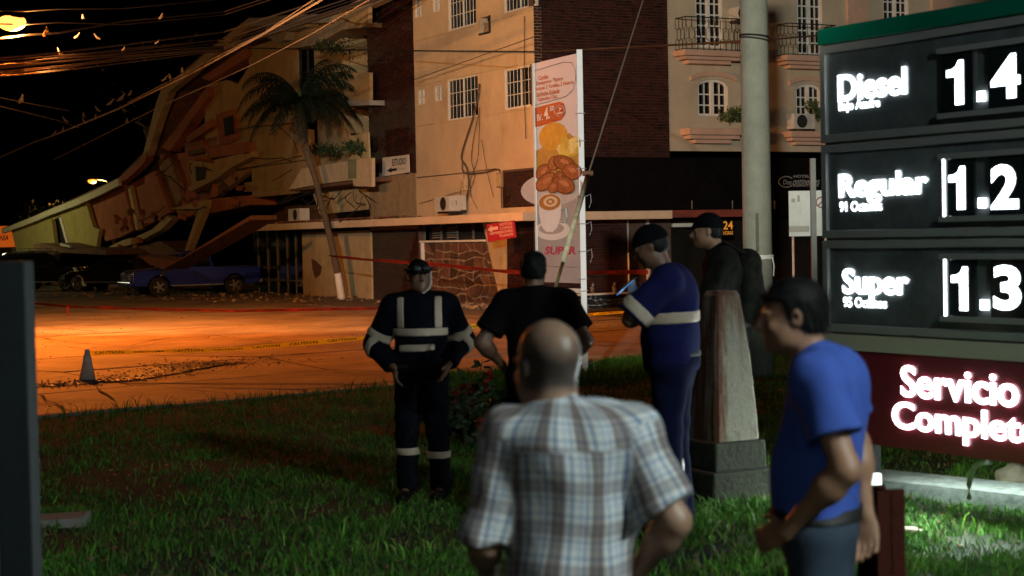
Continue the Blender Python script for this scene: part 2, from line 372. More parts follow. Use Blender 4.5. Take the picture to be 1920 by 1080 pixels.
# tar-dark crack band and loose gravel along the worn strip
strip_px = [(40, 726), (110, 724), (165, 718), (230, 714), (300, 700), (350, 688), (410, 682), (470, 680)]
strip = [G(x, y, ZR) for x, y in strip_px]
vv = []; ff = []
for i, p in enumerate(strip):
    d = (strip[min(i+1, len(strip)-1)]-strip[max(0, i-1)]).normalized(); n = Vector((-d.y, d.x, 0))
    w = (.08, .10, .12, .2, .35, .5, .3, .05)[i]
    vv += [p-n*w+Vector((0, 0, .018)), p+n*w+Vector((0, 0, .018))]
for i in range(len(strip)-1): ff.append((2*i, 2*i+2, 2*i+3, 2*i+1))
s = MB(); s.add(vv, ff); s.build('road_patch', M('tar', (.035, .028, .024), .35, var=.5, scale=10, bump=1, bscale=30), road)
def scatter_rocks(name, pts, size, mat, parent=None, kind='stuff', label=None):
    s = MB()
    for p in pts:
        r = size*rnd.uniform(.5, 1.5); q = Vector(p)
        vs = [q+Vector((rnd.uniform(-1, 1)*r, rnd.uniform(-1, 1)*r, rnd.uniform(0, 1)*r)) for _ in range(5)]
        s.add(vs, [(0, 1, 2), (0, 1, 3), (1, 2, 3), (0, 2, 4), (0, 3, 4), (2, 3, 4)])
    return s.build(name, mat, parent, kind=kind, label=label)
pts = []
for i in range(1500):
    k = rnd.random()*(len(strip)-1); a = int(k); p = strip[a].lerp(strip[min(a+1, len(strip)-1)], k-a)
    w = .35*(1+k/3); pts.append((p.x+rnd.gauss(0, w*.5), p.y+rnd.gauss(0, w*.6), ZR+.01))
for i in range(3500):
    x, y = rnd.uniform(-12, 9), rnd.uniform(19, 58)
    if kerb_side(x, y) < .05 or noise.noise(Vector((x*.35, y*.35, 9))) < .05: continue
    pts.append((x, y, ZR+.008))
scatter_rocks('gravel', pts, .022, M('gravel', (.20, .16, .13), .9, var=.3, island=.5))

# ================================================================== GRASS
def grass(name, n, region, hmin, hmax, wd, mat, seed, clump=1.0, loosen=0):
    rg = np.random.RandomState(seed); P = []
    pts = region(rg, n)
    keep = []
    for x, y in pts:
        c = noise.noise(Vector((x*1.3, y*1.3, seed)))+.6*noise.noise(Vector((x*4.5, y*4.5, seed+9)))
        if rg.rand() < .45+.9*(c*clump+.35): keep.append((x, y, c))
    N = len(keep); V = np.zeros((N*5, 3), np.float32)
    ang = rg.rand(N)*6.283; lean = rg.rand(N)*.9+.15; la = rg.rand(N)*6.283; h = hmin+(hmax-hmin)*rg.rand(N)**1.6; w = wd*(.6+.8*rg.rand(N))
    for i, (x, y, c) in enumerate(keep):
        z = gz(x, y)-.005; hh = h[i]*(1+.6*max(-.6, c)); a = ang[i]; ca, sa = math.cos(a)*w[i]/2, math.sin(a)*w[i]/2
        lx, ly = math.cos(la[i])*lean[i]*hh, math.sin(la[i])*lean[i]*hh
        V[i*5:i*5+5] = ((x-ca, y-sa, z), (x+ca, y+sa, z), (x+ca*.8+lx*.35, y+sa*.8+ly*.35, z+hh*.62), (x-ca*.8+lx*.35, y-sa*.8+ly*.35, z+hh*.62), (x+lx, y+ly, z+hh*.92))
    me = bpy.data.meshes.new(name); b = np.arange(N)*5
    me.vertices.add(N*5); me.vertices.foreach_set('co', V.ravel())
    loops = np.stack([b, b+1, b+2, b+3, b+3, b+2, b+4], 1).ravel(); me.loops.add(N*7); me.loops.foreach_set('vertex_index', loops.astype(np.int32))
    st = np.stack([np.arange(N)*7, np.arange(N)*7+4], 1).ravel(); me.polygons.add(N*2); me.polygons.foreach_set('loop_start', st.astype(np.int32))
    me.polygons.foreach_set('loop_total', np.tile([4, 3], N).astype(np.int32)); me.update(calc_edges=True); me.validate()
    me.materials.append(mat); o = bpy.data.objects.new(name, me); C.objects.link(o); tag(o, kind='stuff'); return o
grassm = M('grass_blades', (.105, .30, .02), .85, var=.35, scale=1.3, island=.55, col2=(.028, .10, .010))
drym = M('dry_grass_blades', (.16, .145, .05), .6, var=.3, scale=1.3, island=.5)
def reg_near(rg, n):
    out = []
    while len(out) < n:
        y = 8.2+ (21)*rg.rand()**1.25; x = (rg.rand()*2-1)*(y*.34)
        kd = kerb_side(x, y)
        if kd > -2.6 and x < -.8+1.0*noise.noise(Vector((x, y, 2))) and rg.rand() < .86*(1+kd/3.4): continue
        if noise.noise(Vector((x*.8+7, y*.8, 4))) < -.22 and rg.rand() < .75: continue
        if rg.rand() < .5*smooth(.3, -1.6, x) if False else rg.rand() < .5*(1-smooth(-1.6, .3, x)): continue  # turf thinned on the left to stand in for its unlit darkness
        if kd < -.30-.15*noise.noise(Vector((x*2, y*2, 0))): out.append((x, y))
    return out
grass('grass', 230000, reg_near, .022, .075, .0085, grassm, 3)
def reg_edge(rg, n):
    out = []
    while len(out) < n:
        s = rg.rand()*3+.6; k = int(s); a, b = KP[k], KP[min(k+1, 4)]; p = a.lerp(b, s-k)
        d = -rg.rand()**1.5*2.2-.2; q = p+Vector((-(b-a).y, (b-a).x, 0)).normalized()*d
        if abs(q.x) < q.y*.36+1 and (q.x > -1.2 or rg.rand() < .06): out.append((q.x, q.y))
    return out
grass('verge_grass', 42000, reg_edge, .06, .19, .010, grassm, 5)
grass('dry_grass', 34000, reg_near, .03, .09, .008, drym, 8, clump=-1)
grass('weeds', 9000, reg_near, .05, .12, .010, M('weed_blades', (.11, .28, .02), .8, var=.3, island=.5), 21, clump=2.2)
# leaf litter
pts = []
for i in range(1400):
    y = rnd.uniform(9, 24); x = rnd.uniform(-.33, .33)*y
    if kerb_side(x, y) < -.1: pts.append((x, y, gz(x, y)+.02))
scatter_rocks('fallen_leaves', pts, .022, M('dead_leaf', (.22, .12, .06), .8, var=.3, island=.5))
# ================================================================== CORNER BUILDING
def rect(P, x0, y0, x1, y1, off=0.0):
    a = P.px(x0, y0, off); b = P.px(x1, y1, off)
    return (min(a[0], b[0]), max(a[0], b[0]), min(a[1], b[1]), max(a[1], b[1]))
def window(P, r, parent, cols=8, rows=3, mull=True, off=-.06, mat=None, fw=.05, bw=.014, curtain=False):
    mat = mat or whitep; t0, t1, z0, z1 = r
    f = MB()
    for q in ((t0, t0+fw, z0, z1), (t1-fw, t1, z0, z1), (t0+fw, t1-fw, z0, z0+fw), (t0+fw, t1-fw, z1-fw, z1)): f.pbox(P, *q, off-.05, off+.03)
    if mull: f.pbox(P, (t0+t1)/2-.02, (t0+t1)/2+.02, z0+fw, z1-fw, off-.04, off+.02)
    o = f.build('window', mat, parent)
    g = MB()
    for i in range(1, cols):
        t = t0+fw+(t1-t0-2*fw)*i/cols
        if mull and i*2 == cols: continue
        g.pbox(P, t-bw/2, t+bw/2, z0+fw, z1-fw, off+.001, off+.016)
    for j in range(1, rows):
        z = z0+fw+(z1-z0-2*fw)*j/rows; g.pbox(P, t0+fw, t1-fw, z-bw*.7, z+bw*.7, off+.017, off+.034)
    g.build('grille', mat, o)
    p = MB(); p.pbox(P, t0+fw, t1-fw, z0+fw, z1-fw, off-.03, off-.02); p.build('pane', gl, o)
    return o
tE = PF.px(779, 240)[0]; tB = PF.px(692, 240)[0]; tX = 24.0
zC = PF.px(1005, 402)[1]      # foot of the upper wall
ZT = 12.5
sR = PS.px(1254, 200)[0]; sH = 22.0
cb = thing('corner_building', (CORNER.x, CORNER.y, ZR), 'three-storey corner building with cream plaster front, brick side and barred windows', 'building')
wins = {}
for k, q in dict(b1=(838, 150, 897, 218), b2=(945, 131, 1005, 197), s1=(784, 169, 797, 195), s2=(815, 162, 830, 188), u1=(777, -2, 792, 30),
                 u2=(811, -12, 825, 20), u3=(839, -42, 893, 45), u4=(943, -66, 1003, 10), hole=(900, 34, 920, 60)).items(): wins[k] = rect(PF, *q)
wmb = holed_wall(PF, 0, tE, zC-.12, ZT, list(wins.values()), -.25, 0)
wmb.build('front_wall', cream, cb)
# floor-level plaster joints and sill band, proud of the wall
mb = MB()
for (xa, ya, xb, yb) in ((778, 160, 1003, 118), (778, 237, 1003, 204), (775, 74, 1005, 24)):
    z = (PF.px(xa, ya)[1]+PF.px(xb, yb)[1])/2
    for k in range(26):
        if rnd.random() < .86: mb.pbox(PF, .02+tE*k/26, .02+tE*(k+.97)/26, z-.012, z+.012+rnd.uniform(0, .01), 0.0, .014)
mb.build('plaster_joint', cream2, cb, kind='stuff')
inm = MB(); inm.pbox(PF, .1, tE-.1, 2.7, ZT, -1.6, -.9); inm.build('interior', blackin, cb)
window(PF, wins['b1'], cb); window(PF, wins['b2'], cb)
for k in ('s1', 's2', 'u1', 'u2'): window(PF, wins[k], cb, cols=4, rows=2, bw=.03, fw=.035)
window(PF, wins['u3'], cb, rows=4); window(PF, wins['u4'], cb, rows=4)
# broken ventilation opening with a crooked board
h = wins['hole']; mb = MB()
mb.pbox(PF, h[0]-.02, h[0]+.03, h[2], h[3], -.1, .05); mb.pbox(PF, h[0], h[1], h[2]-.03, h[2]+.02, -.1, .07)
mb.build('vent_frame', darkmetal, cb)
mb = MB(); mb.prism([PF.at(h[0]+.05, h[2]+.02, -.05), PF.at(h[1]-.2, h[2]+.06, -.05), PF.at(h[1]-.3, h[3]-.2, -.05), PF.at(h[0]+.03, h[3]-.1, -.05)], PF.n*.04); mb.build('broken_board', barep, cb)
# interior light-coloured stub of the brick return, left
BR = []      # single brick parts are picked from the first 300
def brick_wall(P, t0, t1, z0, z1, off, holes, singles, parent, rh=.086, bl=.225, name='brick_courses'):
    mb = MB(); mb_all = []; nr = int((z1-z0)/rh)
    for j in range(nr):
        z = z0+j*rh; sh = (j % 2)*bl*.5
        k = int((t1-t0)/bl)+2
        for i in range(-1, k):
            a = t0+i*bl+sh+.006; b = a+bl-.014; a = max(a, t0+.003); b = min(b, t1-.003)
            if b-a < .04: continue
            if any(h[0] < (a+b)/2 < h[1] and h[2] < z+rh/2 < h[3] for h in holes): continue
            mb_all.append((a, b, z, i, j))
    full = [q for q in mb_all if abs(q[1]-q[0]-(bl-.014)) < 1e-4]
    rr = random.Random(5); full.sort(key=lambda q: q[2]); pick = set()
    if singles:
        lo = full[:singles]; pick = set((q[3], q[4]) for q in lo)
        proto = None
    for a, b, z, i, j in mb_all:
        pr = off+.008+rr.uniform(0, .009); g = .009+rr.uniform(0, .004)
        if (i, j) in pick:
            if proto is None:
                m_ = MB(); m_.pbox(P, -(bl-.014)/2, (bl-.014)/2, 0, rh-.012, -.03, .006)
                m_.v = [v-Vector((P.o.x, P.o.y, 0)) for v in m_.v]
                me = rawmesh('brick', m_.v, m_.f); me.materials.append(brickm); proto = me
            o = bpy.data.objects.new('brick', proto); C.objects.link(o); o.parent = parent
            o.location = P.at((a+b)/2, z+g/2, pr)-ORIG[parent.name]; continue
        mb.pbox(P, a, b, z+g/2, z+rh-g/2, off-.03, pr)
    o = mb.build(name, brickm, parent, kind='stuff'); return o
# left brick bay of the long front
zq = PF.px(740, 330)[1]
mb = MB(); mb.pbox(PF, tE, tB, zq, ZT, -.25, -.004); mb.build('brick_backing', mortar, cb)
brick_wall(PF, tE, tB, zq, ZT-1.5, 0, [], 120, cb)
mb = MB(); mb.pbox(PF, tE, tB, zC-.3, zq, -.25, .03)
for k in range(14):   # torn render edge
    a = tE+(tB-tE)*k/14; b = tE+(tB-tE)*(k+1)/14; mb.pbox(PF, a, b, zq, zq+rnd.uniform(.0, .22)*(1.2 if k > 2 else .3), -.1, .028)
mb.build('bare_render_panel', barep, cb)
# side front in brick
zS = PS.px(1180, 297)[1]
mb = MB(); mb.pbox(PS, 0.002, sR, ZR, ZT, -.25, -.004); mb.build('side_backing', mortar, cb)
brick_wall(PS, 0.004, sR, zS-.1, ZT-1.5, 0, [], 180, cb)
# canopy round the corner, 1 m deep
cz1 = PF.px(1003, 397, 1.0)[1]; cz0 = PF.px(1003, 413, 1.0)[1]
mb = MB(); tEnd = PF.px(462, 428, 1.0)[0]
a = PF.at; c1 = CORNER+PF.n*1.0+PS.n*1.0
def zz(z, v): return Vector((v.x, v.y, z))
p1 = PF.at(tEnd, 0, 1.0); p0 = PF.at(tEnd-.6, 0, 0.0); pc = CORNER.copy(); ps0 = PS.at(sR-.6, 0, 0.0); ps1 = PS.at(sR-.6, 0, 1.0)
zl = cz1+.02
mb.hexa([zz(cz0, v) for v in (p1, c1, pc, p0)]+[zz(cz1, v) for v in (p1, c1, pc, p0)])
mb.hexa([zz(cz0, v) for v in (c1, ps1, ps0, pc)]+[zz(cz1, v) for v in (c1, ps1, ps0, pc)])
mb.build('canopy', fascia, cb)
# dirt, roof tiles' broken edge and rubble lying on the canopy
pts = []
for k in range(420):
    t = tE-1+rnd.random()**1.2*15; o_ = rnd.uniform(.1, .95); pts.append(tuple(PF.at(t, cz1+.0, o_)))
scatter_rocks('rubble', pts, .07, rubblem, cb)
mb = MB()
for k in range(60):
    t = tE-.4+k*.22; zz_ = cz1+.03+rnd.uniform(0, .03); mb.pbox(PF, t, t+.18+rnd.uniform(0, .05), zz_, zz_+.03, rnd.uniform(.5, .7), .96)
mb.build('coping_tiles', M('old_roof_tile', (.20, .07, .035), .85, var=.3, island=.4, scale=6), cb, kind='stuff')
# ground floor under the canopy
GF = -.02
def pnl(name, x0, y0, x1, y1, mat, o0=-.25, o1=GF, P=PF, parent=None, zb=None):
    t0, t1, z0, z1 = rect(P, x0, y0, x1, y1, o1)
    m_ = MB(); m_.pbox(P, t0, t1, ZR-.05 if zb is None else zb, min(z1, cz0-.004) if zb is None else z1, o0, o1); return m_.build(name, mat, parent or cb), (t0, t1)
gtop = cz0-.004
pnl('painted_wall', 566, 436, 697, 556, cream2)
t0, t1 = rect(PF, 697, 430, 786, 560)[:2]
mb = MB(); mb.pbox(PF, t0, t1, ZR-.05, gtop, -.25, GF-.01); mb.build('brick_backing', mortar, cb)
brick_wall(PF, t0, t1, ZR+.02, gtop-.03, GF, [], 0, cb, bl=.25)
t0b, t1b = rect(PF, 786, 430, 945, 560)[:2]
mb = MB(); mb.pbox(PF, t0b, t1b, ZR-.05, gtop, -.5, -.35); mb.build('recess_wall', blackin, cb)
# transom windows above the stone wall
zt0 = PF.px(850, 452)[1]
alu_dim = M('tarnished_frame', (.12, .11, .10), .6, var=.2)
for x in (787, 818, 848, 878, 908):
    t = PF.px(x, 435)[0]; w_ = MB(); w_.pbox(PF, t-.03, t+.03, zt0+.04, gtop, -.2, -.14); w_.build('transom_post', alu_dim, cb)
for j in range(5):
    for (xa, xb) in ((799, 812), (826, 843)):
        ta, tb = PF.px(xb, 430)[0], PF.px(xa, 430)[0]; z = zt0+.1+j*.075
        s = MB(); s.hexa([PF.at(ta, z, -.2), PF.at(tb, z, -.2), PF.at(tb, z+.03, -.26), PF.at(ta, z+.03, -.26), PF.at(ta, z+.008, -.2), PF.at(tb, z+.008, -.2), PF.at(tb, z+.038, -.26), PF.at(ta, z+.038, -.26)]); s.build('louvre_slat', alu, cb)
s = MB(); s.pbox(PF, PF.px(906, 447)[0], PF.px(787, 455)[0], zt0-.03, zt0+.03, -.1, .02); s.pbox(PF, PF.px(790, 455)[0]-.02, PF.px(790, 455)[0]+.02, ZR+1.3, zt0-.03, -.1, .02); s.build('stone_wall_rail', whitep, cb)
# flagstone wall: every stone a piece, mortar behind
stonem = M('flagstone', (.10, .045, .025), .7, var=.35, scale=5, bump=.6, bscale=30, island=.5)
mortl = M('pale_mortar', (.27, .20, .14), .9, var=.2)
def stones(P, t0, t1, z0, z1, off, nx, nz, parent, gap=.02, mat=stonem, mort=mortl, shape=None, seed=3):
    rr = random.Random(seed); m_ = MB(); m_.pbox(P, t0, t1, z0, z1, off-.2, off); m_.build('mortar', mort, parent)
    pts = [[(t0+(t1-t0)*min(1, max(0, (i+(rr.uniform(-.42, .42) if 0 < i < nx else 0)+(.25 if j % 2 and 0 < i < nx else 0))/nx)), z0+(z1-z0)*min(1, max(0, (j+(rr.uniform(-.42, .42) if 0 < j < nz else 0))/nz))) for i in range(nx+1)] for j in range(nz+1)]
    for j in range(nz):
        for i in range(nx):
            q = [pts[j][i], pts[j][i+1], pts[j+1][i+1], pts[j+1][i]]; cx = sum(a[0] for a in q)/4; cz = sum(a[1] for a in q)/4
            if shape and not shape(cx, cz): continue
            out = []
            for k in range(4):      # rounded irregular outline
                a, b = q[k], q[(k+1) % 4]
                for f in (.12, .5, .88):
                    x = a[0]+(b[0]-a[0])*f; z = a[1]+(b[1]-a[1])*f; bul = rr.uniform(-.02, .012) if f == .5 else 0
                    d = math.hypot(x-cx, z-cz) or 1; s_ = (d-gap-bul)/d; out.append((cx+(x-cx)*s_, cz+(z-cz)*s_))
            th = rr.uniform(.015, .05); n = len(out); v = [P.at(a, b, off-.01) for a, b in out]+[P.at(cx+(a-cx)*.93, cz+(b-cz)*.93, off+th) for a, b in out]
            s = MB(); s.add(v, [tuple(range(n, 2*n))]+[(k, (k+1) % n, (k+1) % n+n, k+n) for k in range(n)]); s.build('stone', mat, parent)
tsl, tsr = PF.px(789, 500)[0], PF.px(915, 500)[0]
stones(PF, tsr-.55, tsl, ZR-.02, zt0-.04, -.12, 10, 7, cb, gap=.03)
s = MB(); xa = [(905, 418), (950, 415), (950, 556), (936, 556)]
pp = [PF.px(x, y) for x, y in xa]; s.prism([PF.at(t, min(z, gtop), .0) for t, z in pp], -PF.n*.3); s.build('corner_pilaster', cream2, cb)
t0, t1 = 0.0, PF.px(950, 500)[0]
mb = MB(); mb.pbox(PF, 0, t1, ZR-.05, gtop, -.25, GF-.01); mb.build('brick_backing', mortar, cb)
brick_wall(PF, 0.004, t1, ZR+.02, gtop-.03, GF, [], 0, cb)
zr0 = PF.px(980, 388)[1]; zr1 = PF.px(980, 316)[1]; tr1 = PF.px(944, 350)[0]
mb = MB(); mb.pbox(PF, 0.01, tr1, zr0, zr1, 0, .02); mb.build('upper_brick_backing', mortar, cb)
brick_wall(PF, 0.012, tr1, zr0, zr1, .02, [], 0, cb)
# glazed shop front with metal posts at the left end
t0, t1 = rect(PF, 470, 440, 566, 556)[:2]
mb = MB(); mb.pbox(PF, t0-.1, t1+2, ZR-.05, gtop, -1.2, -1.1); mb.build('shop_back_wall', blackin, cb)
mb = MB(); mb.pbox(PF, t0, t1, ZR+.3, gtop, -.12, -.1); mb.build('shop_glazing', gl, cb)
for x in (482, 500, 518, 536, 552, 566):
    t = PF.px(x, 500)[0]; s = MB(); s.pbox(PF, t-.022, t+.022, ZR, gtop, -.1, -.04); s.build('shop_post', alu_dim, cb)
s = MB(); s.pbox(PF, t0, t1, ZR+.5, ZR+.56, -.09, -.03); s.build('shop_rail', alu_dim, cb)
# triangular hole in the painted wall, set on its face as a dark patch
hp = [(583, 485), (590, 488), (603, 500), (600, 515), (590, 522), (585, 505)]
s = MB(); s.prism([PF.at(*PF.px(x, y), GF+.006) for x, y in hp], -PF.n*.02); s.build('hole_edge', M('exposed_block', (.10, .04, .02), .95, var=.4, scale=12), cb)
# side front under the canopy: brick, stone planter wall
s0, s1 = 0.004, PS.px(1180, 500)[0]
brick_wall(PS, s0, s1, ZR+.02, cz0-.05, 0, [], 0, cb, bl=.25)
s = MB(); ws = PS.px(1186, 500, .3)[0]; wz = PS.px(1140, 549, .6)[1]
pw = thing('planter_wall', PS.at(2, ZR, .6), 'low black flagstone planter wall with white mortar lines beside the brick side front', 'wall')
bsm = M('black_flagstone', (.02, .02, .022), .6, var=.3, island=.4); wmm = M('white_mortar', (.42, .42, .41), .9, var=.1)
stones(PS, .3, ws+1.0, ZR-.04, wz-.05, .55, 15, 3, pw, gap=.011, mat=bsm, mort=wmm, seed=8)
s = MB(); s.pbox(PS, .2, ws+1.05, wz-.05, wz, .3, .66); s.build('coping', whitep, pw)

# ================================================================== HOTEL
hz0 = PS.px(1400, 284)[1]
PH = Plane(PS.at(sR, 0, 0), PS.u, PS.n)
ht = thing('hotel_building', PH.at(0, ZR, 0), 'cream hotel front with arched white windows and small balconies', 'hotel')
hw = {}
for k, q in dict(a1=(1308, 148, 1366, 218), a2=(1492, 157, 1540, 218), d1=(1303, -30, 1356, 90), d2=(1494, -30, 1543, 104), e1=(1655, -42, 1704, 42), g1=(1660, 170, 1710, 235)).items(): hw[k] = rect(PH, *q)
hole = [list(v) for v in hw.values()]
hm = holed_wall(PH, 0.002, 17, hz0, ZT+1, hole, -.3, 0); hm.build('upper_wall', hotelc, ht)
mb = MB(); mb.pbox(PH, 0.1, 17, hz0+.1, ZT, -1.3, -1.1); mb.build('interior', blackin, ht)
for x0, x1 in ((1587, 1624), (1745, 1782)):
    t0 = PH.px(x0, 50)[0]; t1 = PH.px(x1, 50)[0]; s = MB(); s.pbox(PH, t0, t1, hz0+.05, ZT+.8, 0, .1); s.build('pink_pilaster', pinkc, ht)
def arched(P, r, rows, hood=True, tall=False):
    t0, t1, z0, z1 = r; zs = z1-.22 if not tall else z1; fw = .07; tm = (t0+t1)/2
    def arc(u, k=1.0):   # height of the arch over position u
        return zs+(.22*math.sqrt(max(0, 1-((u-tm)/((t1-t0)/2))**2)) if not tall else 0)
    # spandrels close the corners over the arch
    if not tall:
        s = MB(); N = 10
        for i in range(N):
            a = t0+(t1-t0)*i/N; b = t0+(t1-t0)*(i+1)/N
            s.hexa([P.at(a, arc(a), 0.001), P.at(b, arc(b), 0.001), P.at(b, arc(b), -.2), P.at(a, arc(a), -.2), P.at(a, z1+.002, 0.001), P.at(b, z1+.002, 0.001), P.at(b, z1+.002, -.2), P.at(a, z1+.002, -.2)])
        s.build('arch_spandrel', hotelc, ht)
    f = MB(); o0, o1 = -.14, -.05
    for q in ((t0, t0+fw, z0, zs), (t1-fw, t1, z0, zs), (t0+fw, t1-fw, z0, z0+fw), (tm-.06, tm+.06, z0+fw, zs+.16 if not tall else zs-.05)): f.pbox(P, *q, o0, o1)
    N = 10
    for i in range(N):
        a = t0+(t1-t0)*i/N; b = t0+(t1-t0)*(i+1)/N
        f.hexa([P.at(a, arc(a)-fw, o1-.002), P.at(b, arc(b)-fw, o1-.002), P.at(b, arc(b)-fw, o0), P.at(a, arc(a)-fw, o0), P.at(a, arc(a), o1-.002), P.at(b, arc(b), o1-.002), P.at(b, arc(b), o0), P.at(a, arc(a), o0)])
    w = f.build('arched_window' if not tall else 'balcony_door', whitep, ht)
    g = MB()
    for t in ((t0+tm)/2, (t1+tm)/2): g.pbox(P, t-.018, t+.018, z0+fw, zs+(.1 if not tall else -.05), o0+.03, o0+.07)
    for j in range(1, rows): z = z0+(zs+.1-z0)*j/rows; g.pbox(P, t0+fw, t1-fw, z-.02, z+.02, o0+.028, o0+.068)
    g.build('glazing_bars', whitep, w)
    p = MB(); p.pbox(P, t0+.03, t1-.03, z0+.03, zs+.1, o0+.005, o0+.012); p.build('pane', gl, w)
    if hood:
        s = MB(); N = 12; hw_ = (t1-t0)/2+.28
        for i in range(N):
            u0 = -1+2*i/N; u1 = -1+2*(i+1)/N
            def hp_(u, r_): return (tm+u*hw_, zs+.02+r_+.30*math.sqrt(max(0, 1-u*u*.8)))
            a0, a1, b0, b1 = hp_(u0, .0), hp_(u1, .0), hp_(u0, .13), hp_(u1, .13)
            s.hexa([P.at(*a0, .07), P.at(*a1, .07), P.at(*a1, .001), P.at(*a0, .001), P.at(*b0, .09), P.at(*b1, .09), P.at(*b1, .001), P.at(*b0, .001)])
        s.build('window_hood', pinkc, ht)
arched(PH, hw['a1'], 3); arched(PH, hw['a2'], 3); arched(PH, hw['g1'], 3); arched(PH, hw['e1'], 4)
arched(PH, hw['d1'], 6, False, True); arched(PH, hw['d2'], 6, False, True)
def ledge(x0, x1, ytop, ybot, proj, name, xmid):
    t0 = PH.px(x0, ytop, proj)[0]; t1 = PH.px(x1, ytop, proj)[0]; z1 = PH.px(xmid, ytop, proj)[1]; z0 = PH.px(xmid, ybot, proj)[1]; h = z1-z0
    s = MB(); s.pbox(PH, t0, t1, z1-h*.45, z1, 0, proj); s.pbox(PH, t0+.12, t1-.12, z1-h*.72, z1-h*.45, 0, proj*.75); s.pbox(PH, t0+.35, t1-.35, z0, z1-h*.72, 0, proj*.5)
    return s.build(name, pinkc, ht, bevel=.015), (t0, t1, z1)
L1, b1 = ledge(1283, 1400, 94, 118, .6, 'balcony_slab', 1338); L2, b2 = ledge(1475, 1575, 104, 127, .6, 'balcony_slab', 1520)
L3, b3 = ledge(1292, 1398, 240, 268, .45, 'planter_box', 1340); L4, b4 = ledge(1483, 1585, 246, 271, .45, 'planter_box', 1525)
def railing(t0, t1, z0, proj):
    s = MB(); h = .95
    P = PH
    def run(pa, pb, n):
        for i in range(n):
            for k in (0,):
                a = pa.lerp(pb, i/n); b = pa.lerp(pb, (i+1)/n); m = (a+b)/2
                lines = [[a+Vector((0, 0, .0)), a+Vector((0, 0, .28)), m+Vector((0, 0, .36)), m+Vector((0, 0, .6)), a+Vector((0, 0, .68)), a+Vector((0, 0, h))],
                         [b+Vector((0, 0, .28)), m+Vector((0, 0, .36))], [m+Vector((0, 0, .6)), b+Vector((0, 0, .68))]]
                for l_ in lines: s.tube(l_, .009, 4)
        s.tube([pa+Vector((0, 0, h)), pb+Vector((0, 0, h))], .018, 5); s.tube([pa+Vector((0, 0, .03)), pb+Vector((0, 0, .03))], .012, 4)
    A, B = P.at(t0, z0, proj-.05), P.at(t1, z0, proj-.05)
    run(A, B, 10); run(P.at(t0, z0, 0), A, 3); run(P.at(t1, z0, 0), B, 3)
    return s.build('railing', darkmetal, ht)
railing(b1[0]+.1, b1[1]-.1, b1[2], .6); railing(b2[0]+.1, b2[1]-.1, b2[2], .6)
# dark awning fascia over the hotel's ground floor
za = PH.px(1300, 408, .7)[1]
s = MB(); ta = PS.px(1096, 350, .7)[0]
s.pbox(PS, .25, 17+sR, za+.02, zS-.004, .03, .7); s.build('awning', black, ht)
aw = bpy.data.objects['awning']
def hfn(u, v, off): return PS.at(u, v, .7+off)
def htext(txt, x0, y0, x1, y1, mb, **k):
    t0, z1 = PS.px(x0, y0, .7); t1, z0 = PS.px(x1, y1, .7); return put_text(mb, txt, hfn, t0, t1, z0, z1, th=.004, ext=0, **k)
lt = MB(); htext('HOTEL', 1488, 328, 1518, 333, lt, bold=.01); htext('ontinentes', 1486, 334, 1537, 347, lt, shear=.5); htext('Dos', 1468, 337, 1484, 346, lt, shear=.2)
htext('Restaurante y Cafetería', 1487, 346, 1535, 351, lt, bold=.004)
arc_ = []
for k in range(15):
    w = R(40+k*20); arc_.append(PS.at(*PS.px(1474+13*math.cos(w)*1.1, 341-10*math.sin(w), .7), .708))
lt.tube(arc_, .014, 4); lt.build('lettering', M('pale_lettering', (.34, .36, .36), .8, var=0), aw)
# ground floor of the hotel
gm = M('dark_shop_front', (.010, .008, .007), .8, var=.3, spec=.2)
s = MB(); s.pbox(PS, sR+.01, 17+sR, ZR, za+.02, -.4, -.2); s.build('lower_wall', gm, ht)
s = MB(); s.pbox(PS, s1, 17+sR, ZR, ZR+.12, -.1, 2.2); s.build('terrace', M('terrace_tile', (.16, .07, .05), .5, var=.2, bump=.2), ht)
for x0, x1, y0, y1 in ((1178, 1181, 405, 560), (1213, 1220, 408, 545), (1487, 1490, 400, 520), (1548, 1552, 400, 520)):
    t0, t1, z0, z1 = rect(PS, x0, y0, x1, y1, .1); s = MB(); s.pbox(PS, t0, t1, ZR+.1, z1, .02, .1); s.build('shop_frame_post', whitep, ht)
t0, t1, z0, z1 = rect(PS, 1262, 419, 1304, 425, .1); s = MB(); s.pbox(PS, t0, t1, z0, z1, .02, .1); s.build('shop_frame_rail', whitep, ht)
t0, t1, z0, z1 = rect(PS, 1181, 470, 1213, 505, .0); s = MB(); s.pbox(PS, t0, t1, z0, z1, -.1, -.02); s.build('green_poster', M('green_poster', (.16, .19, .04), .7, var=.4, scale=6), ht)
t0, t1, z0, z1 = rect(PS, 1162, 393, 1400, 404, .68); s = MB(); s.pbox(PS, PS.px(1162, 400, .68)[0], t1, z0-.03, z0+.18, .5, .72); s.build('red_band', M('red_fascia', (.22, .05, .035), .6, var=.2), ht)
for x in (1297, 1373, 1452): 
    s = MB(); t = PS.px(x, 385, .72)[0]; za_, zb_ = PS.px(x, 392, .72)[1], PS.px(x, 376, .72)[1]; s.pbox(PS, t-.012, t+.012, za_, zb_, .72, .745); s.build('awning_bracket', steel, ht)
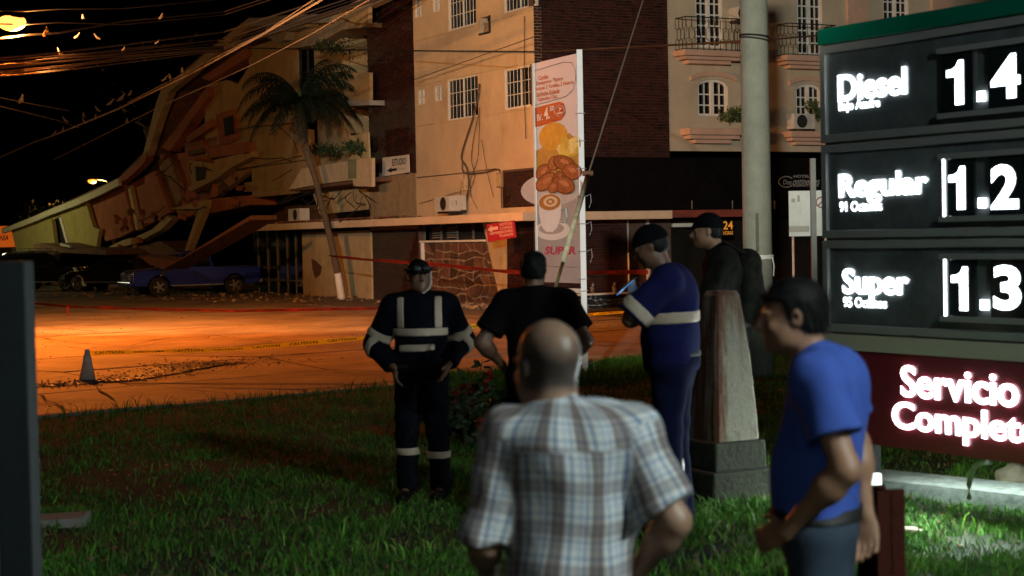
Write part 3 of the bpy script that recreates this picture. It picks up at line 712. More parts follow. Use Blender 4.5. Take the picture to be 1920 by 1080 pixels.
# lit lamp box inside the shop door and pale ceiling beside it
t0, t1, z0, z1 = rect(PS, 1180, 408, 1195, 422, .0)
s = MB(); s.pbox(PS, t0, t1, z0, z1, -.16, -.03)
tag(s.build('light_box', M('lit_box', (.8, .9, 1), .5, var=0, emit=(.75, .92, 1), estr=1.1), None, loc=PS.at(t0, z0, -.1)), 'small lit white light box above the hotel terrace door', 'lamp')
t0, t1, z0, z1 = rect(PS, 1181, 407, 1214, 430, .0); s = MB(); s.pbox(PS, t0, t1, z0, z1, -.19, -.17); s.build('pale_panel', whitep, ht)
s = MB(); s.pbox(PS, 10.5, 16, ZR+.1, za-.4, -.195, -.17); s.build('shop_window', gl, ht)
for k in range(5):
    s = MB(); t = 10.5+k*1.2; s.pbox(PS, t, t+.06, ZR+.1, za-.4, -.17, -.12); s.build('shop_mullion', darkmetal, ht)
t0, t1, z0, z1 = rect(PS, 1354, 412, 1376, 442, .9)
op = thing('opening_hours_sign', PS.at((t0+t1)/2, z0, .9), 'small black hanging sign with orange 24 HORAS beside the concrete pole', 'sign')
s = MB(); s.pbox(PS, t0, t1, z0, z1, .86, .9); s.build('board', black, op)
tx = MB(); f_ = lambda u, v, off: PS.at(u, v, .9+off)
put_text(tx, '24', f_, t0+.03, t1-.03, z0+(z1-z0)*.4, z1-.04, bold=.02); put_text(tx, 'HORAS', f_, t0+.03, t1-.03, z0+.03, z0+(z1-z0)*.3, bold=.01)
tx.build('lettering', M('orange_lettering', (.85, .35, .04), .6, var=0, emit=(1, .4, .05), estr=.25), op)
# potted figures on the planter wall
for x, nm in ((1112, 'white garden ornament at the end of the flagstone planter wall near the banner post'), (1153, 'white garden ornament in the middle of the flagstone planter wall')):
    t, z = PS.px(x, 547, .5); s = MB(); p = PS.at(t, wz, .48); s.ball(p+Vector((0, 0, .08)), (.07, .07, .08), 8, 5); s.ball(p+Vector((.01, 0, .22)), (.045, .045, .07), 8, 5); s.ball(p+Vector((-.04, 0, .15)), (.04, .03, .03), 6, 4)
    s.build('garden_ornament', M('grey_ornament', (.16, .16, .17), .8, var=.2), None, nm, 'ornament', smooth=True)

# ================================================================== AIR CONDITIONERS
def ac(P, x0, y0, x1, y1, depth, label, off=0.0, tilt=0, fan=True, col=None):
    t0, t1, z0, z1 = rect(P, x0, y0, x1, y1, off+depth); m_ = M('ac_casing', (.52, .50, .46), .6, var=.1, stain=.3, stain_scale=4)
    q = thing('air_conditioner', P.at((t0+t1)/2, z0, off), label, 'air conditioner', 'air conditioning units on the walls')
    s = MB(); s.pbox(P, t0, t1, z0, z1, off+.01, off+depth); s.build('casing', m_, q, bevel=.012)
    c = ((t0+t1)/2-(t1-t0)*.12, (z0+z1)/2); r = min(t1-t0, z1-z0)*.42
    s = MB()
    for rr_ in (r, r*.72, r*.44, r*.15):
        s.tube([P.at(c[0]+rr_*math.cos(w*.3927), c[1]+rr_*math.sin(w*.3927), off+depth+.012) for w in range(17)], .008, 4)
    for w in range(8): s.tube([P.at(c[0], c[1], off+depth+.012), P.at(c[0]+r*math.cos(w*.785), c[1]+r*math.sin(w*.785), off+depth+.012)], .006, 4)
    s.build('fan_grille', darkmetal, q)
    s = MB(); s.add([P.at(c[0]+r*math.cos(w*.3927), c[1]+r*math.sin(w*.3927), off+depth+.003) for w in range(16)], [tuple(range(16))]); s.build('fan_opening', blackin, q)
    s = MB(); 
    for k in (.15, .85): s.pbox(P, t0+(t1-t0)*k-.02, t0+(t1-t0)*k+.02, z0-.06, z0, off, off+depth*.9)
    s.build('bracket', darkmetal, q); return q
ac(PH, 1488, 213, 1529, 242, .35, 'white split air conditioner with round fan above the hotel planter', off=.1)
ac(PH, 1384, 12, 1406, 38, .5, 'dark boxy air conditioner high on the hotel wall beside the concrete pole')
ac(PF, 814, 369, 842, 396, .4, 'grey air conditioner standing on the canopy under the wall cables', off=.3)
ac(PF, 843, 367, 856, 394, .35, 'narrow dark air conditioner standing on the canopy at the foot of the cables', off=.1)
# ================================================================== WALL CABLES, METER BOXES
def pxtube(pts, r, P=PF, off=.06): return [P.at(*P.px(x, y, off), off) for x, y in pts], r
cbl = MB()
def swing(pts, r, n=5, P=PF, off=.06):
    q = [P.at(*P.px(x, y, off), off) for x, y in pts]; out = []
    for i in range(len(q)-1):
        for k in range(4):
            t = k/4; p0 = q[max(0, i-1)]; p3 = q[min(len(q)-1, i+2)]; a, b = q[i], q[i+1]
            out.append(.5*((2*a)+(b-p0)*t+(2*p0-5*a+4*b-p3)*t*t+(3*a-p0-3*b+p3)*t**3))
    out.append(q[-1]); cbl.tube(out, r, n)
swing([(899, 157), (896, 185), (884, 230), (868, 280), (866, 300), (875, 315), (879, 350), (870, 378), (855, 382)], .03)
swing([(897, 215), (888, 260), (884, 300), (890, 330), (880, 360), (872, 385)], .014)
swing([(899, 200), (898, 260), (895, 300), (882, 340), (884, 370)], .012)
swing([(867, 300), (868, 322), (885, 326), (915, 322), (930, 318), (938, 325), (941, 390)], .022)
swing([(866, 340), (862, 370), (858, 380)], .014); swing([(903, 262), (913, 320), (925, 370)], .01); swing([(780, 333), (860, 325), (930, 316)], .01)
swing([(983, 30), (983, 110), (984, 200), (986, 260)], .014)
swing([(870, 318), (872, 345), (895, 392)], .008); swing([(786, 382), (860, 360)], .008)
cbl.build('cable_bundle', M('wall_cable', (.10, .065, .04), .7, var=.2), None, 'tangle of brown cables hanging down the cream wall to the canopy', 'cables', loc=PF.at(4, 4, .05))
for x0, y0, x1, y1, l_ in ((864, 336, 871, 357, 'narrow pale meter box under the cable tangle on the cream wall'), (930, 324, 940, 351, 'dented grey meter box near the corner of the cream wall')):
    t0, t1, z0, z1 = rect(PF, x0, y0, x1, y1, .1); q = thing('meter_box', PF.at(t0, z0, 0), l_, 'meter box'); s = MB(); s.pbox(PF, t0, t1, z0, z1, .005, .1); s.build('casing', barep if x0 > 900 else cream, q, bevel=.01)
    s = MB(); s.pbox(PF, t0+.02, t1-.02, z0+.05, z1-.05, .1, .112); s.build('lid', cream2, q)

# ================================================================== WALL SIGNS
def sign(name, pts_px, P, off, mat, label, th=.03):
    q = [P.at(*P.px(x, y, off), off) for x, y in pts_px]; o = thing(name, q[3], label, 'sign'); s = MB(); s.prism([p-P.n*th for p in q], P.n*th); s.build('board', mat, o)
    tl, tr, br, bl = q
    def fn(u, v, o_): return (bl*(1-u)+br*u)*(1-v)+(tl*(1-u)+tr*u)*v+P.n*(o_+.002)
    return o, fn
so, fn = sign('studio_sign', [(717, 296), (766, 290), (767, 323), (717, 331)], PF, .12, M('white_board', (.66, .62, .56), .6, var=.06), 'white ESTUDIO sign with black arrow on the dark brick bay')
s = MB(); put_text(s, 'ESTUDIO', fn, .38, .90, .48, .86, bold=.02)
s.add([fn(*p, .004) for p in ((.18, .27), (.36, .42), (.36, .34), (.56, .34), (.56, .2), (.36, .2), (.36, .12))], [(0, 6, 5, 4, 3, 2, 1)]); s.build('lettering', tapek, so)
s = MB(); put_text(s, 'foto', fn, .58, .84, .2, .36); s.build('faded_lettering', M('faded_print', (.35, .33, .30), .7, var=0), so)
so, fn = sign('photo_shop_sign', [(912, 421), (963, 413), (967, 445), (915, 454)], PF, 1.06, M('magenta_board', (.42, .02, .045), .55, var=.12, scale=3), 'magenta sign listing FOTOS COPIAS IMPRESIONES PLANOS hanging from the canopy edge')
s = MB()
for i, (w_, x0) in enumerate((('FOTOS', .5), ('COPIAS', .48), ('IMPRESIONES', .1), ('PLANOS', .46))): put_text(s, w_, fn, x0, .93, .78-.21*i, .93-.21*i, bold=.012)
s.add([fn(*p, .004) for p in ((.03, .68), (.2, .92), (.2, .8), (.42, .8), (.42, .62), (.2, .62), (.2, .5))], [(0, 6, 5, 4, 3, 2, 1)]); s.build('lettering', M('pink_print', (.75, .52, .42), .6, var=0), so)
# ================================================================== COLLAPSED BUILDING: standing part
clb = thing('collapsed_building', PF.at(18, ZR, 0), 'half-collapsed cream apartment building with folded roof and broken slabs', 'building')
def poly(name, pts, mat, P=PF, off=0.0, th=.25, parent=None, kind=None):
    q = [P.at(*P.px(x, y, off), off) for x, y in pts]; s = MB(); s.prism([p-P.n*th for p in q], P.n*th)
    return s.build(name, mat, parent or clb, kind=kind)
ccol = M('apartment_plaster', (.40, .27, .13), .9, var=.15, scale=1.5, bump=.3, bscale=20, stain=.5, stain_scale=1.1, stain_col=(.16, .09, .045))
t690, t640, t560, t470 = [PF.px(x, 250)[0] for x in (692, 641, 562, 470)]
# long front: wall with window openings and a deep balcony recess
op = [rect(PF, 558, 80, 592, 240), rect(PF, 577, 215, 596, 270), rect(PF, 641, 58, 692, 250)]
zlow = PF.px(520, 366)[1]
holed_wall(PF, t690+.004, t470, zlow, PF.px(560, 60)[1], op, -.25, -.002).build('front_wall', ccol, clb)
s = MB(); s.pbox(PF, t690+.01, t470-.1, zlow, ZT-3.2, -2.6, -2.5); s.build('rear_wall', redslab, clb)
s = MB(); s.pbox(PF, t640-.1, t640, PF.px(641, 250)[1], PF.px(641, 50)[1], -2.5, -.25); s.build('recess_side_wall', ccol, clb)
poly('balcony_parapet', [(645, 137), (693, 136), (693, 188), (646, 190)], ccol, off=.5, th=.12)
poly('balcony_slab', [(640, 190), (693, 188), (693, 197), (640, 199)], conc, off=.55, th=2.6)
# window shutters and frames behind the palm
window(PF, (op[0][0], op[0][1], op[0][2]+.3, op[0][3]-.2), clb, cols=2, rows=3, mat=darkmetal)
# roof slabs over the standing part (cracked, stepped)
poly('roof_slab', [(466, 35), (540, 28), (620, 26), (622, 42), (540, 44), (466, 50)], conc, off=.7, th=3.0)
poly('roof_parapet', [(620, 20), (650, 10), (690, -8), (740, -30), (740, -10), (690, 14), (640, 30), (622, 40)], M('pale_parapet', (.40, .31, .2), .9, var=.15, stain=.4, stain_col=(.2, .13, .08)), off=.75, th=.3)
poly('hanging_parapet', [(633, 17), (690, 13), (690, 44), (664, 42), (634, 30)], ccol, off=.8, th=.15)
poly('eaves_slab', [(520, 82), (560, 78), (638, 34), (692, 42), (690, 50), (640, 56), (592, 84), (540, 92)], barep, off=.5, th=1.2)
poly('broken_ledge', [(498, 48), (574, 40), (573, 50), (536, 60), (534, 75), (520, 82), (510, 74), (500, 70)], conc, off=.35, th=.5)
# floor edge bands
poly('floor_band', [(490, 222), (562, 218), (562, 224), (490, 229)], conc, off=.03, th=.1)
poly('floor_band', [(457, 342), (566, 338), (566, 352), (457, 360)], ccol, off=.03, th=.2)
# lower balcony with planter parapet
poly('balcony_front', [(566, 316), (640, 304), (697, 296), (697, 350), (663, 349), (661, 337), (600, 345), (541, 356)], M('pale_balcony_paint', (.55, .44, .30), .85, var=.12, stain=.4, stain_scale=2, stain_col=(.3, .22, .13)), off=.9, th=.12)
poly('green_pilaster', [(652, 300), (668, 298), (668, 334), (653, 336)], M('green_band', (.20, .22, .12), .8, var=.2), off=.915, th=.02)
poly('balcony_floor', [(541, 354), (697, 332), (697, 340), (541, 359)], conc_dark, off=.78, th=.9)
poly('balcony_side_panel', [(655, 255), (690, 248), (692, 297), (657, 303)], cream2, off=.6, th=.06)
# storey below: dark void, pilaster and hanging debris
poly('lower_wall', [(586, 362), (697, 345), (697, 392), (600, 402)], cream2, off=-.05, th=.2)
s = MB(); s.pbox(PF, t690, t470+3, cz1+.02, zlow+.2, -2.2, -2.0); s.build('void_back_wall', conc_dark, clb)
for k in range(46):   # twisted reinforcing bars and shutters debris over the canopy
    x = rnd.uniform(560, 690); y = rnd.uniform(352, 372); t, z = PF.px(x, y, .4); p = PF.at(t, z, .4); 
    if k % 2 == 0 and k < 30:
        s = MB(); q = [p]; d = Vector((rnd.uniform(-.5, .5), rnd.uniform(-.3, .3), -rnd.uniform(.2, .6)))
        for i in range(3): q.append(q[-1]+d*.6); d = d+Vector((rnd.uniform(-.4, .4), rnd.uniform(-.4, .4), rnd.uniform(-.1, .3)))
        s.tube(q, .018, 4); s.build('bent_rebar', darkmetal, clb)
# cracks as raised broken edges
for pts in ([(515, 232), (538, 250), (552, 268), (559, 288)], [(480, 297), (505, 298), (530, 296), (548, 303)], [(498, 358), (510, 340), (548, 318)]):
    q = [PF.at(*PF.px(x, y), .004) for x, y in pts]; s = MB(); s.tube(q, .018, 4); s.build('crack', M('crack_dark', (.05, .025, .015), .95, var=0), clb)
# ================================================================== collapsed part, folded down towards the street
PB = Plane((-10.6, 69.5, 0), (-.62, .785, 0), (-.785, -.62, 0))
def strip_(name, top, w, mat, off, th, P=PB):
    """band along a polyline given in the photograph, one piece per leg"""
    out = []
    for i in range(len(top)-1):
        (x0, y0), (x1, y1) = top[i], top[i+1]
        w0 = w[i] if isinstance(w, list) else w; w1 = w[i+1] if isinstance(w, list) else w
        out.append(poly(name, [(x0, y0), (x1, y1), (x1, y1+w1), (x0, y0+w0)], mat, P, off, th))
    return out
roofm = M('roof_concrete', (.38, .27, .16), .9, var=.2, scale=2, bump=.4, bscale=18, stain=.4, stain_col=(.15, .1, .05))
yelm = M('yellow_plaster', (.42, .36, .13), .9, var=.12, scale=2, stain=.3, stain_scale=1.5, stain_col=(.2, .15, .06))
strip_('roof_edge', [(467, 34), (438, 56), (400, 87), (356, 126), (308, 165)], [15, 15, 15, 14, 14], roofm, .5, .35)
poly('roof_edge', [(303, 165), (317, 172), (300, 215), (276, 292), (268, 290), (283, 230), (292, 195)], roofm, PB, .45, .35)
strip_('roof_edge', [(274, 284), (258, 302), (240, 320), (222, 334)], [16, 16, 14, 14], redslab, .5, .35)
strip_('roof_edge', [(222, 334), (180, 356), (140, 374), (97, 391), (50, 411), (3, 430)], [14, 13, 12, 11, 10, 8], M('white_roof_edge', (.60, .56, .42), .8, var=.1), .9, .15)
# folded roof sheets running back from the edge
for (a, b) in (((467, 40), (400, 92)), ((400, 92), (308, 170)), ((308, 170), (272, 290)), ((272, 290), (222, 340)), ((222, 340), (97, 397)), ((97, 397), (4, 434))):
    q = [PB.at(*PB.px(*p, .14), .14) for p in (a, b)]; bk = -PB.n*4.0
    s = MB(); e = Vector((0, 0, .16)); s.hexa([q[0], q[1], q[1]+bk, q[0]+bk, q[0]+e, q[1]+e, q[1]+bk+e, q[0]+bk+e]); s.build('roof_sheet', conc_dark, clb)  # darker material stands in for the shaded void under the roof
# tilted beams
for pts, m_ in (([(464, 86), (470, 104), (392, 152), (378, 146)], redslab), ([(388, 163), (392, 178), (318, 284), (303, 276)], redslab), ([(392, 224), (396, 238), (352, 268), (348, 258)], redslab),
                ([(345, 270), (380, 262), (382, 276), (350, 284)], redslab), ([(352, 284), (384, 276), (384, 284), (352, 292)], conc_dark)):
    poly('tilted_beam', pts, m_, PB, .3, .5)
# sagging floor slabs, still hinged to the standing part
for top_, w_, m_ in (([(472, 284), (430, 306), (404, 326), (352, 352)], 10, ccol),):
    strip_('floor_slab', top_, w_, m_, .62, 1.4)
poly('wall_panel', [(404, 214), (440, 204), (446, 262), (412, 276)], redslab, PB, .1, .2)
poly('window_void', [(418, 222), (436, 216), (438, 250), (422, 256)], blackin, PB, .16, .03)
poly('wall_panel', [(356, 300), (398, 306), (392, 344), (360, 352)], ccol, PB, .15, .2)
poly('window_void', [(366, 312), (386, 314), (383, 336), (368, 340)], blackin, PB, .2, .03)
# wall panels
poly('wall_panel', [(386, 160), (425, 150), (446, 158), (470, 118), (471, 268), (385, 292), (384, 222)], ccol, PB, .0, .22)
poly('wall_panel', [(384, 276), (472, 266), (472, 284), (392, 297)], redslab, PB, .35, .5)
poly('wall_panel', [(402, 335), (470, 304), (471, 318), (404, 370)], ccol, PB, .1, .3)
poly('wall_panel', [(401, 300), (455, 287), (463, 312), (420, 330), (402, 333)], ccol, PB, .2, .2)
poly('wall_panel', [(300, 290), (345, 286), (402, 300), (404, 368), (345, 390), (318, 392), (300, 350)], redslab, PB, -.4, .3)
poly('wall_panel', [(345, 268), (400, 300), (404, 330), (380, 352), (352, 330)], redslab, PB, -.1, .2)
poly('wall_panel', [(160, 374), (232, 346), (250, 432), (222, 446), (198, 452), (186, 428), (174, 424)], redslab, PB, .25, .2)
poly('wall_panel', [(244, 346), (290, 320), (312, 380), (318, 398), (258, 434)], redslab, PB, .1, .2)
poly('wall_panel', [(296, 300), (316, 296), (330, 330), (340, 372), (322, 398), (306, 360)], M('brown_render', (.24, .13, .075), .92, var=.25, scale=2), PB, -.15, .25)
poly('panel_edge', [(239, 350), (243, 348), (260, 430), (255, 432)], cream2, PB, .3, .3)
poly('panel_edge', [(159, 376), (162, 375), (176, 424), (171, 426)], M('pale_edge', (.6, .56, .42), .8), PB, .34, .3)
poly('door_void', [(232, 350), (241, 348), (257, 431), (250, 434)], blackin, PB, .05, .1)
poly('broken_floor_edge', [(204, 463), (226, 452), (245, 446), (246, 458), (222, 466)], cream2, PB, .5, .4)
poly('broken_floor_edge', [(255, 444), (285, 430), (313, 404), (322, 410), (300, 432), (262, 452)], cream2, PB, .5, .4)
# the yellow end room
poly('end_wall', [(22, 434), (94, 404), (97, 414), (103, 461), (32, 476)], yelm, PB, .55, .2)
poly('end_wall', [(112, 398), (160, 377), (175, 426), (186, 430), (180, 466), (130, 468)], yelm, PB, .5, .2)
poly('end_wall', [(92, 405), (112, 397), (114, 404), (97, 414)], yelm, PB, .5, .2)
poly('door_jamb', [(110, 408), (114, 406), (131, 467), (127, 468)], whitep, PB, .56, .1)
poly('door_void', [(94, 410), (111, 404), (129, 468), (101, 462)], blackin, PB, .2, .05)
# long fallen slabs at the bottom
poly('fallen_slab', [(258, 478), (330, 490), (470, 404), (470, 412), (400, 452), (306, 505), (280, 496)], conc_dark, PB, 6.0, 1.0)
poly('fallen_slab', [(384, 462), (470, 420), (472, 434), (410, 464)], redslab, PB, 3.0, .15)
poly('fallen_slab', [(330, 392), (404, 372), (470, 366), (470, 384), (404, 398), (336, 410)], redslab, PB, .3, 1.2)
poly('fallen_slab', [(180, 466), (262, 462), (300, 452), (330, 470), (300, 500), (200, 488)], conc_dark, PB, .6, 1.5)
poly('fallen_slab', [(62, 458), (76, 456), (128, 468), (180, 464), (199, 470), (198, 478), (120, 474), (66, 476)], conc_dark, PB, 2.4, 2.0)
poly('torn_edge', [(112, 456), (130, 460), (132, 464), (114, 461)], whitep, PB, 2.45, .1)
for pts in ([(318, 392), (386, 374), (384, 390), (352, 470), (346, 470), (372, 392)],): poly('hanging_column', pts, ccol, PB, .7, .3)
poly('standing_prop', [(136, 502), (139, 501), (159, 536), (156, 537)], whitep, PB, 3.0, .1)
for k in range(30):   # loose chunks in the fold
    x = rnd.uniform(205, 460); y = 470-(x-205)*.38+rnd.uniform(-60, 20)
    t, z = PB.px(x, y, .4); c = PB.at(t, z, rnd.uniform(.1, .8)); s = MB(); n = 5; r = rnd.uniform(.10, .34)
    w0 = rnd.random()*6; pp = [c+PB.u*r*math.cos(w0+i*1.256)*rnd.uniform(.5, 1.2)+Vector((0, 0, r*math.sin(w0+i*1.256)*rnd.uniform(.4, 1))) for i in range(n)]
    s.prism(pp, PB.n*rnd.uniform(.05, .3)+Vector((0, 0, rnd.uniform(-.1, .1)))); s.build('broken_chunk', rnd.choice([redslab, redslab, redslab, conc_dark]), clb)
for k in range(9):
    x = rnd.uniform(290, 440); y = rnd.uniform(290, 440); t, z = PB.px(x, y, .8); p = PB.at(t, z, .8); q = [p]; d = Vector((rnd.uniform(-.4, .4), 0, rnd.uniform(-.5, .1)))
    for i in range(4): q.append(q[-1]+d*.5); d += Vector((rnd.uniform(-.3, .3), rnd.uniform(-.3, .3), rnd.uniform(-.25, .2)))
    s = MB(); s.tube(q, .02, 4); s.build('bent_rebar', darkmetal, clb)
pts = []
for k in range(900):
    x = rnd.uniform(-20, -2); y = rnd.uniform(56, 74); p = Vector((x, y, 0)); d = (p-PB.at(0, 0)).dot(PB.n)
    if 0 < d < 7 and (p-PF.at(0, 0)).dot(PF.n) > 0: pts.append((x, y, ZR))
for k in range(500):
    t = abs(rnd.gauss(0, 3))+.5; p = PF.at(t, ZR, rnd.uniform(.2, 1.9)); pts.append(tuple(p))
scatter_rocks('rubble', pts, .09, rubblem)
# forecourt strip in front of the building, between wall and road
s = MB(); s.pbox(PF, -3, 60, ZR-.2, ZR+.012, 0.0, 3.4)
s.build('forecourt', M('worn_forecourt', (.15, .115, .09), .9, var=.35, scale=1.2, bump=.6, bscale=12, stain=.5, stain_col=(.04, .03, .02)), kind='structure')
ac(PF, 540, 392, 562, 414, .4, 'white air conditioner on the canopy under the broken apartment floor', off=.3)
# plants on balconies
def plant(name, pts, mat, label, **kw):
    w_ = ['', ' second clump', ' third clump', ' outer clump']
    for i, p_ in enumerate(pts): plant1(name, [p_], mat, label+w_[i] if i else label, n=kw.get('n', 120)//len(pts), **{a: b for a, b in kw.items() if a != 'n'})
def plant1(name, pts, mat, label, cat='plant', n=120, leaf=.13, spread=.35, P=PF, off=.7, up=.35):
    s = MB(); rr = random.Random(len(label))
    for (x, y) in pts:
        t, z = P.px(x, y, off); c = P.at(t, z, off)
        for k in range(n//len(pts)):
            d = Vector((rr.gauss(0, 1), rr.gauss(0, 1), abs(rr.gauss(0, 1)))).normalized()*rr.uniform(.2, 1)*spread
            p = c+d; q = Vector((rr.gauss(0, 1), rr.gauss(0, 1), rr.gauss(0, .6)+.4)).normalized()*leaf; w = q.cross(Vector((rr.gauss(0, 1), rr.gauss(0, 1), rr.gauss(0, 1)))).normalized()*leaf*.22
            s.add([p, p+q*.5+w, p+q, p+q*.5-w], [(0, 1, 2, 3)])
        for k in range(5):
            d = Vector((rr.gauss(0, 1), rr.gauss(0, 1), 1.5)).normalized()*spread*.8; s.tube([c-Vector((0, 0, .1)), c+d], .008, 4)
    o = s.build(name, mat, None, label, cat); return o
plant('balcony_plant', [(592, 288), (610, 286), (624, 292)], leafm, 'bushy dark plants over the pale balcony parapet behind the palm', n=420, spread=.4)
plant('balcony_plant', [(660, 284), (674, 286)], leafm, 'spiky dark plant at the right end of the pale balcony', n=160, spread=.35, leaf=.25)
plant('planter_plant', [(1368, 226), (1388, 220)], greenp, 'leafy green plant in the hotel planter box left of the concrete pole', n=380, spread=.4, P=PH, off=.3)
plant('planter_plant', [(1524, 206), (1534, 222)], greenp, 'leafy plant behind the hotel air conditioner', n=240, spread=.3, P=PH, off=.2)
plant('roof_plant', [(640, 96), (620, 100), (600, 96)], leafm, 'dark scrubby plant beneath the apartment eaves', n=300, spread=.5, off=.9)
# ================================================================== FAR LEFT: orange shop front, trees
os_ = W(30, 455, 92); 
PO = Plane((os_.x, os_.y, 0), (1, .05, 0), (.05, -1, 0))
sh = thing('orange_shop', PO.at(0, ZR, 0), 'orange lit shop front beyond the collapsed roof tip', 'shop')
t0, t1, z0, z1 = rect(PO, -60, 425, 30, 463); s = MB(); s.pbox(PO, t0, t1, z0, z1, -.6, 0); s.build('fascia', M('orange_fascia', (.75, .14, .02), .6, var=.1, emit=(1, .16, .01), estr=.32), sh)
s = MB(); s.pbox(PO, t0, t1, ZR, z0, -.6, -.3); s.build('shop_front', gm, sh)
t0, t1, z0, z1 = rect(PO, -14, 441, 16, 451); s = MB(); put_text(s, 'ZANIA', lambda u, v, o: PO.at(u, v, o), t0, t1, z0, z1, bold=.02, shear=.25, th=.02); s.build('lettering', M('brown_lettering', (.12, .02, .01), .7), sh)
def tree(name, base, h, cr, n, label, cat='tree', leaf=.35, mat=leafm, squash=.7):
    t = thing(name, base, label, cat); b = Vector(base); rr = random.Random(int(h*100)); s = MB()
    s.tube([b, b+Vector((.2, 0, h*.35)), b+Vector((-.1, .1, h*.7))], [h*.035, h*.026, h*.014], 7)
    for k in range(7):
        w = k*.9+.3; s.tube([b+Vector((0, 0, h*(.4+.05*k))), b+Vector((math.cos(w)*cr*.6, math.sin(w)*cr*.6, h*(.62+.05*k)))], [h*.012, h*.004], 5)
    s.build('trunk', barkm, t)
    s = MB(); cl = [(b+Vector((rr.uniform(-1, 1)*cr*.7, rr.uniform(-1, 1)*cr*.7, h*.75+rr.uniform(-1, 1)*cr*squash*.6)), cr*rr.uniform(.22, .42)) for _ in range(26)]
    for k in range(n):
        c, r = rr.choice(cl); d = Vector((rr.gauss(0, 1), rr.gauss(0, 1), rr.gauss(0, 1))).normalized()*r*rr.random()**.4; p = c+d
        q = Vector((rr.gauss(0, 1), rr.gauss(0, 1), rr.gauss(0, 1))).normalized()*leaf; w = q.cross(Vector((rr.gauss(0, 1), rr.gauss(0, 1), rr.gauss(0, 1)))).normalized()*leaf*.35
        s.add([p, p+q*.5+w, p+q, p+q*.5-w], [(0, 1, 2, 3)])
    s.build('crown', mat, t)
b = G(95, 470, ZR); bb = W(80, 455, 110)
tree('garden_tree', (bb.x, bb.y, ZR), 5.0, 2.0, 900, 'small dim tree rising behind the tip of the folded roof', leaf=.3)
bb = W(330, 455, 85)
tree('rain_tree', (bb.x-1, bb.y, ZR), 13.5, 5.5, 5200, 'large dark tree behind the birds and cables against the night sky', leaf=.4, mat=M('night_leaf', (.0015, .002, .001), .95, var=.4, island=.6, spec=0))
# ================================================================== STREET LAMPS
lampm = M('lamp_glow', (1, .8, .4), .5, var=0, emit=(1.0, .42, .08), estr=2.8)
def street_lamp(base, head, label, r=.14, lm=None):
    t = thing('street_lamp', base, label, 'street lamp', 'street lamps'); b = Vector(base); h = Vector(head)
    s = MB(); s.tube([b, Vector((b.x, b.y, h.z-.3))], [.13, .09], 10); s.build('pole', conc, t, smooth=True)
    s = MB(); s.tube([Vector((b.x, b.y, h.z-.6)), Vector((b.x, b.y, h.z-.1)).lerp(h, .4), h+Vector((0, 0, .08))], .035, 8); s.build('arm', steel, t, smooth=True)
    d = (Vector((h.x, h.y, 0))-Vector((b.x, b.y, 0))).normalized()
    s = MB(); s.ball(h+d*.25+Vector((0, 0, .06)), (.30, .16, .08), 14, 8, rot=Matrix.Rotation(math.atan2(d.y, d.x), 3, 'Z')); s.build('housing', darkmetal, t, smooth=True)
    s = MB(); s.ball(h+d*.28+Vector((0, 0, -.045)), (r*1.7, r*1.2, r*1.0), 12, 8); s.build('lens', lm or lampm, t, smooth=True)
street_lamp((LAMP.x-2.2, LAMP.y+.6, ZR), LAMP+Vector((-.12, 0, .0)), 'glowing orange street lamp on its arm at the head of the cable bundle', r=.18)
l2 = W(181, 338, 112); street_lamp((l2.x+1.0, l2.y+.3, ZR), l2, 'far orange street lamp shining over the folded white roof edge', r=.17, lm=M('far_lamp_glow', (1, .6, .2), .5, var=0, emit=(1.0, .32, .035), estr=2.6))
p2 = bpy.data.lights.new('far_lamp_light', 'POINT'); p2.energy = 900; p2.color = (1, .42, .09); p2.shadow_soft_size = .15; o = bpy.data.objects.new('far_lamp_light', p2); C.objects.link(o); o.location = l2+Vector((0, -.1, -.35))
# unseen point light at the far left, lights the yellow end room and the parked cars
yl = W(20, 405, 84); yl = Vector((yl.x-2.0, yl.y-5, 4.2))
p3 = bpy.data.lights.new('end_room_light', 'POINT'); p3.energy = 420; p3.color = (1, .92, .42); p3.shadow_soft_size = .15; o = bpy.data.objects.new('end_room_light', p3); C.objects.link(o); o.location = yl
# ================================================================== CONCRETE POLE
pb = G(1424, 706, 0.0); pt = W(1428, -40, pb.y)
up = thing('utility_pole', (pb.x, pb.y, 0), 'thick round concrete utility pole between the hotel and the price sign', 'utility pole')
s = MB(); s.tube([Vector((pb.x, pb.y, -.3)), Vector((pb.x, pb.y, 1.2)), Vector((pb.x, pb.y, 4)), Vector((pb.x, pb.y, 9))], [.197, .192, .183, .165], 28); polem = M('pole_concrete', (.23, .235, .195), .88, var=.15, scale=4, bump=.5, bscale=45, stain=.35, stain_scale=2.5, stain_col=(.13, .12, .09))
s.build('shaft', polem, up, smooth=True)
def ringpts(c, r, z, wob=0.0, n=24, tilt=0): return [Vector((c.x+r*math.cos(w*2*math.pi/n), c.y+r*math.sin(w*2*math.pi/n), z+wob*rnd.uniform(-1, 1)+tilt*math.cos(w*2*math.pi/n))) for w in range(n+1)]
zt = W(1425, 482, pb.y).z; s = MB()
for k in range(4): s.tube(ringpts(pb, .198+k*.003, zt-.018+k*.012, .006), .009, 5)
s.tube([Vector((pb.x+.18, pb.y-.1, zt)), Vector((pb.x+.2, pb.y-.1, zt-.12)), Vector((pb.x+.19, pb.y-.1, zt-.25))], .008, 4)
s.build('white_tie', M('white_cord', (.8, .8, .78), .7, var=0), up)
zt = W(1425, 68, pb.y).z; s = MB(); s.tube(ringpts(pb, .188, zt, 0, tilt=-.02), .014, 6); s.tube(ringpts(pb, .188, zt-.04, 0, tilt=-.03), .01, 5); s.build('wire_collar', wirem, up)
s = MB(); c = Vector((pb.x, pb.y, 0)); z0 = W(1415, 472, pb.y).z; z1 = W(1415, 400, pb.y).z
